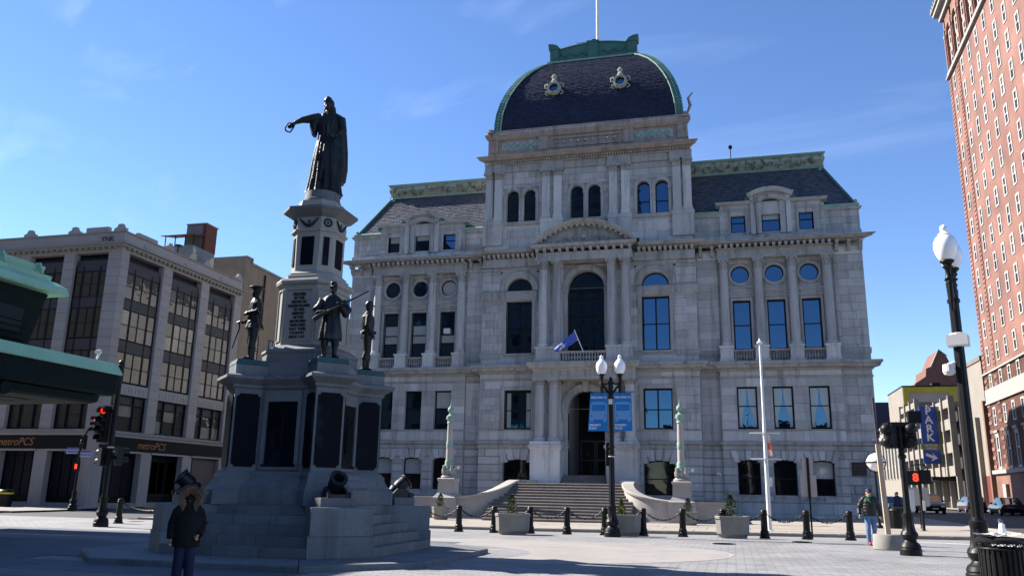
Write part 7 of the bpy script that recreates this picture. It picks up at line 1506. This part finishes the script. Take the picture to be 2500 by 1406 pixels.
# ================================================================ people
SKIN = M('skin', (.42, .22, .15), .55, var=.06, scale=6); HAIR = M('hair_dark', (.02, .014, .01), .6)
def person(label, loc, rz, pose, mats, h=1.75):
    k = h/1.75; m = MB(); P = lambda *a: tuple(c*k for c in a)
    # joints
    hipL, hipR = (-.09, 0, .92), (.09, 0, .92); kL, kR, aL, aR = pose['kneeL'], pose['kneeR'], pose['ankL'], pose['ankR']; eL, eR, wL, wR = pose['elbL'], pose['elbR'], pose['wriL'], pose['wriR']; shL, shR = (-.19, .01, 1.42), (.19, .01, 1.42)
    rings_loft(m, [tuple(c*k for c in r) for r in ((0,0,.86,.15,.115),(0,0,.98,.155,.115),(0,0,1.1,.135,.10),(0,0,1.28,.165,.115),(0,.01,1.42,.185,.11),(0,.01,1.49,.12,.085),(0,.01,1.54,.055,.06))], 18)
    for a, b, c in ((hipL, kL, aL), (hipR, kR, aR)): limb(m, [P(*a), P(*b), P(*c)], [.085*k, .055*k, .038*k]); m.tube([P(c[0], c[1]+.05, c[2]-.03), P(c[0], c[1]-.08, c[2]-.05), P(c[0], c[1]-.17, c[2]-.055)], [.036*k, .04*k, .025*k], 8)
    for a, b, c, sd in ((shL, eL, wL, 1), (shR, eR, wR, -1)):
        limb(m, [P(*a), P(*b), P(*c)], [.05*k, .04*k, .027*k]); d = Vector(c)-Vector(b); hand(m, P(*c), d, k, sd, .6)
    head(m, P(0, -.02, 1.63), k)
    body = fuse(m, 'person', SKIN, .009, None, loc, rz, 1); tag(body, label, 'person')
    # clothes follow the body
    tr = MB()
    rings_loft(tr, [tuple(c*k for c in r) for r in ((0,0,.82,.165,.13),(0,0,.95,.168,.132),(0,0,1.04,.15,.12))], 18)
    for a, b, c in ((hipL, kL, aL), (hipR, kR, aR)): limb(tr, [P(a[0],a[1],a[2]-.0), P(*(Vector(a).lerp(Vector(b), .5))), P(*b), P(*Vector(b).lerp(Vector(c), .5)), P(c[0], c[1], c[2]-.01)], [(c_+mats.get('bulk', 0)*.3)*k for c_ in (.10, .094, .08, .076, .068)])
    fuse(tr, 'trousers', mats['trousers'], .012, body)
    jk = MB(); bt = mats.get('hem', .86); pf = mats.get('puff', .0)
    rows_ = []
    for j in range(13):
        u = j/12; z = bt+(1.5-bt)*u; rx = .19+mats.get('bulk', 0)*(1-.45*u)+.025*sin(pi*u)+(.012*pf if j % 2 else 0); ry = .145+mats.get('bulk', 0)*.7*(1-.45*u)+.02*sin(pi*u)+(.012*pf if j % 2 else 0)
        sl_ = mats.get('slope', .85)
        if u > sl_: rx, ry = rx*(1-(u-sl_)/(1-sl_)*(.39 if sl_ > .8 else .55)), ry*(1-(u-sl_)/(1-sl_)*(.33 if sl_ > .8 else .4))
        rows_.append((0, .005, z, rx, ry))
    rings_loft(jk, [tuple(c*k for c in r) for r in rows_], 20)
    for a, b, c in ((shL, eL, wL), (shR, eR, wR)):
        pts = []; rad = []
        for j in range(9):
            u = j/8; p = Vector(a).lerp(Vector(b), u*2) if u < .5 else Vector(b).lerp(Vector(c), (u-.5)*2); pts.append(P(*p)); rad.append((.088-.028*u+mats.get('bulk', 0)*.35+(.008*pf if j % 2 else 0))*k)
        limb(jk, pts, rad); bk = mats.get('bulk', 0)*.35; sx_ = 1 if a[0] > 0 else -1
        ball(jk, P(a[0]-sx_*.02, a[1], a[2]-.01), (.092+bk)*k, (.09+bk)*k, (.085+bk*.6)*k); limb(jk, [P(0, .01, 1.50), P(sx_*.10, .01, 1.475), P(a[0], a[1], a[2])], [.075*k, .08*k, (.085+bk)*k])
    fuse(jk, 'jacket', mats['jacket'], .012, body)
    for c in (aL, aR):
        sh = MB(); sh.tube([P(c[0], c[1]+.075, c[2]-.04), P(c[0], c[1]-.04, c[2]-.03), P(c[0], c[1]-.15, c[2]-.052), P(c[0], c[1]-.2, c[2]-.06)], [.045*k, .055*k, .05*k, .03*k], 10); fuse(sh, 'shoe', mats['shoes'], .01, body)
    return body, k
JBLK = M('jacket_black', (.010, .010, .012), .55, var=.2, scale=6, bump=.5, bscale=14); DEN = M('jeans', (.10, .17, .30), .8, var=.2, scale=5, blotch=((.25, .33, .45), 6, .55, .65, .5)); DENN = M('jeans_navy', (.008, .010, .04), .8)
walk = dict(kneeL=(-.11, -.10, .50), ankL=(-.10, -.05, .09), kneeR=(.10, -.02, .50), ankR=(.11, .26, .16), elbL=(-.31, .08, 1.15), wriL=(-.34, -.06, .95), elbR=(.31, .02, 1.14), wriR=(.36, .12, .92))
b, k = person('man in black puffer jacket, green hood and jeans walking', (14.05, -27.84, G(14,-27.8)), radians(6), walk, dict(trousers=DEN, jacket=JBLK, shoes=M('shoe_red', (.25, .03, .02), .6), puff=1., hem=.90), 1.80)
m = MB(); rings_loft(m, [tuple(c*k for c in r) for r in ((0,-.03,1.40,.07,.10),(0,-.0,1.47,.11,.10),(0,.01,1.53,.095,.095),(0,.02,1.57,.085,.085))], 16); m.tube([(-.05*k,-.13*k,1.43*k),(0,-.155*k,1.32*k)], [.035*k,.02*k], 8); fuse(m, 'hood', M('hood_green', (.02, .30, .06), .8), .012, b)
m = MB(); rings_loft(m, [tuple(c*k for c in r) for r in ((0,-.015,1.655,.088,.108),(0,-.015,1.70,.088,.106),(0,-.01,1.75,.06,.07),(0,-.01,1.765,.02,.025))], 16); m.tube([(-.06*k,-.10*k,1.668*k),(0,-.175*k,1.655*k),(.06*k,-.10*k,1.668*k)], .016*k, 8); fuse(m, 'cap', M('cap_navy', (.008, .012, .05), .7), .01, b)
m = MB(); 
for q in (-1, 1): m.ring(q*.035*k, 1.645*k, .018*k, .028*k, -.135*k, -.12*k, 0, 2*pi, 12)
m.build('glasses', IRON, b)
stand = dict(kneeL=(-.10, -.02, .50), ankL=(-.12, .0, .08), kneeR=(.10, -.03, .50), ankR=(.12, -.02, .08), elbL=(-.28, .04, 1.14), wriL=(-.29, -.04, .86), elbR=(.30, .08, 1.13), wriR=(.22, -.13, .93))
b, k = person('person in dark coat with fur trimmed hood in the left foreground', (.33, -45.3, 0.014), radians(38), stand, dict(trousers=DENN, jacket=M('coat_black', (.006, .006, .007), .75, var=.3, bump=.9, bscale=9, spec=.2), shoes=TYRE, hem=.70, bulk=.085, slope=.74), 1.49)
m = MB(); rings_loft(m, [tuple(c*k for c in r) for r in ((0,.02,1.36,.22,.18),(0,.03,1.46,.18,.16),(0,.04,1.56,.165,.165),(0,.05,1.66,.165,.17),(0,.05,1.76,.135,.15),(0,.04,1.82,.05,.06))], 18); hood_ = fuse(m, 'hood', MATS['coat_black'], .012, b)
m = MB(); ball(m, (0, -.03*k, 1.58*k), .115*k, .10*k, .15*k); fuse(m, 'hood_shade', MATS['coat_black'], .012, b)  # black ball over the face, stands in for the shade inside the hood
rng = random.Random(5); m = MB()
for i in range(4200):
    a = rng.uniform(-.95, pi+.95); r_ = rng.uniform(.095, .17)*(1+.12*sin(5*a)+.1*sin(11*a)); p = Vector((r_*cos(a)*k, (-.10+rng.uniform(-.05,.04))*k, (1.635+r_*1.15*sin(a))*k)); d = Vector((cos(a), rng.uniform(-1,.2), sin(a))).normalized(); d = (d+Vector((rng.uniform(-.5,.5), rng.uniform(-.5,.5), rng.uniform(-.6,.3)))).normalized(); s_ = d.cross(Vector((0,1,0))).normalized()*.0035; l = rng.uniform(.03, .085)
    m.add([p-s_, p+s_, p+d*l], [(0,1,2)])
m.build('fur_trim', M('fur_brown', (.16, .10, .06), .8, isl=.5), b, kind='stuff', recalc=False)
b, k = person('person in dark clothes walking by the far bin near city hall', (18.83, -5.07, G(18.8,-5)), radians(-70), walk, dict(trousers=DENN, jacket=M('jacket_navy', (.008, .012, .035), .7), shoes=TYRE, hem=.85), 1.72)
m = MB(); ball(m, (0, .015*k, 1.665*k), .085*k, .10*k, .10*k); fuse(m, 'hair', HAIR, .012, b)
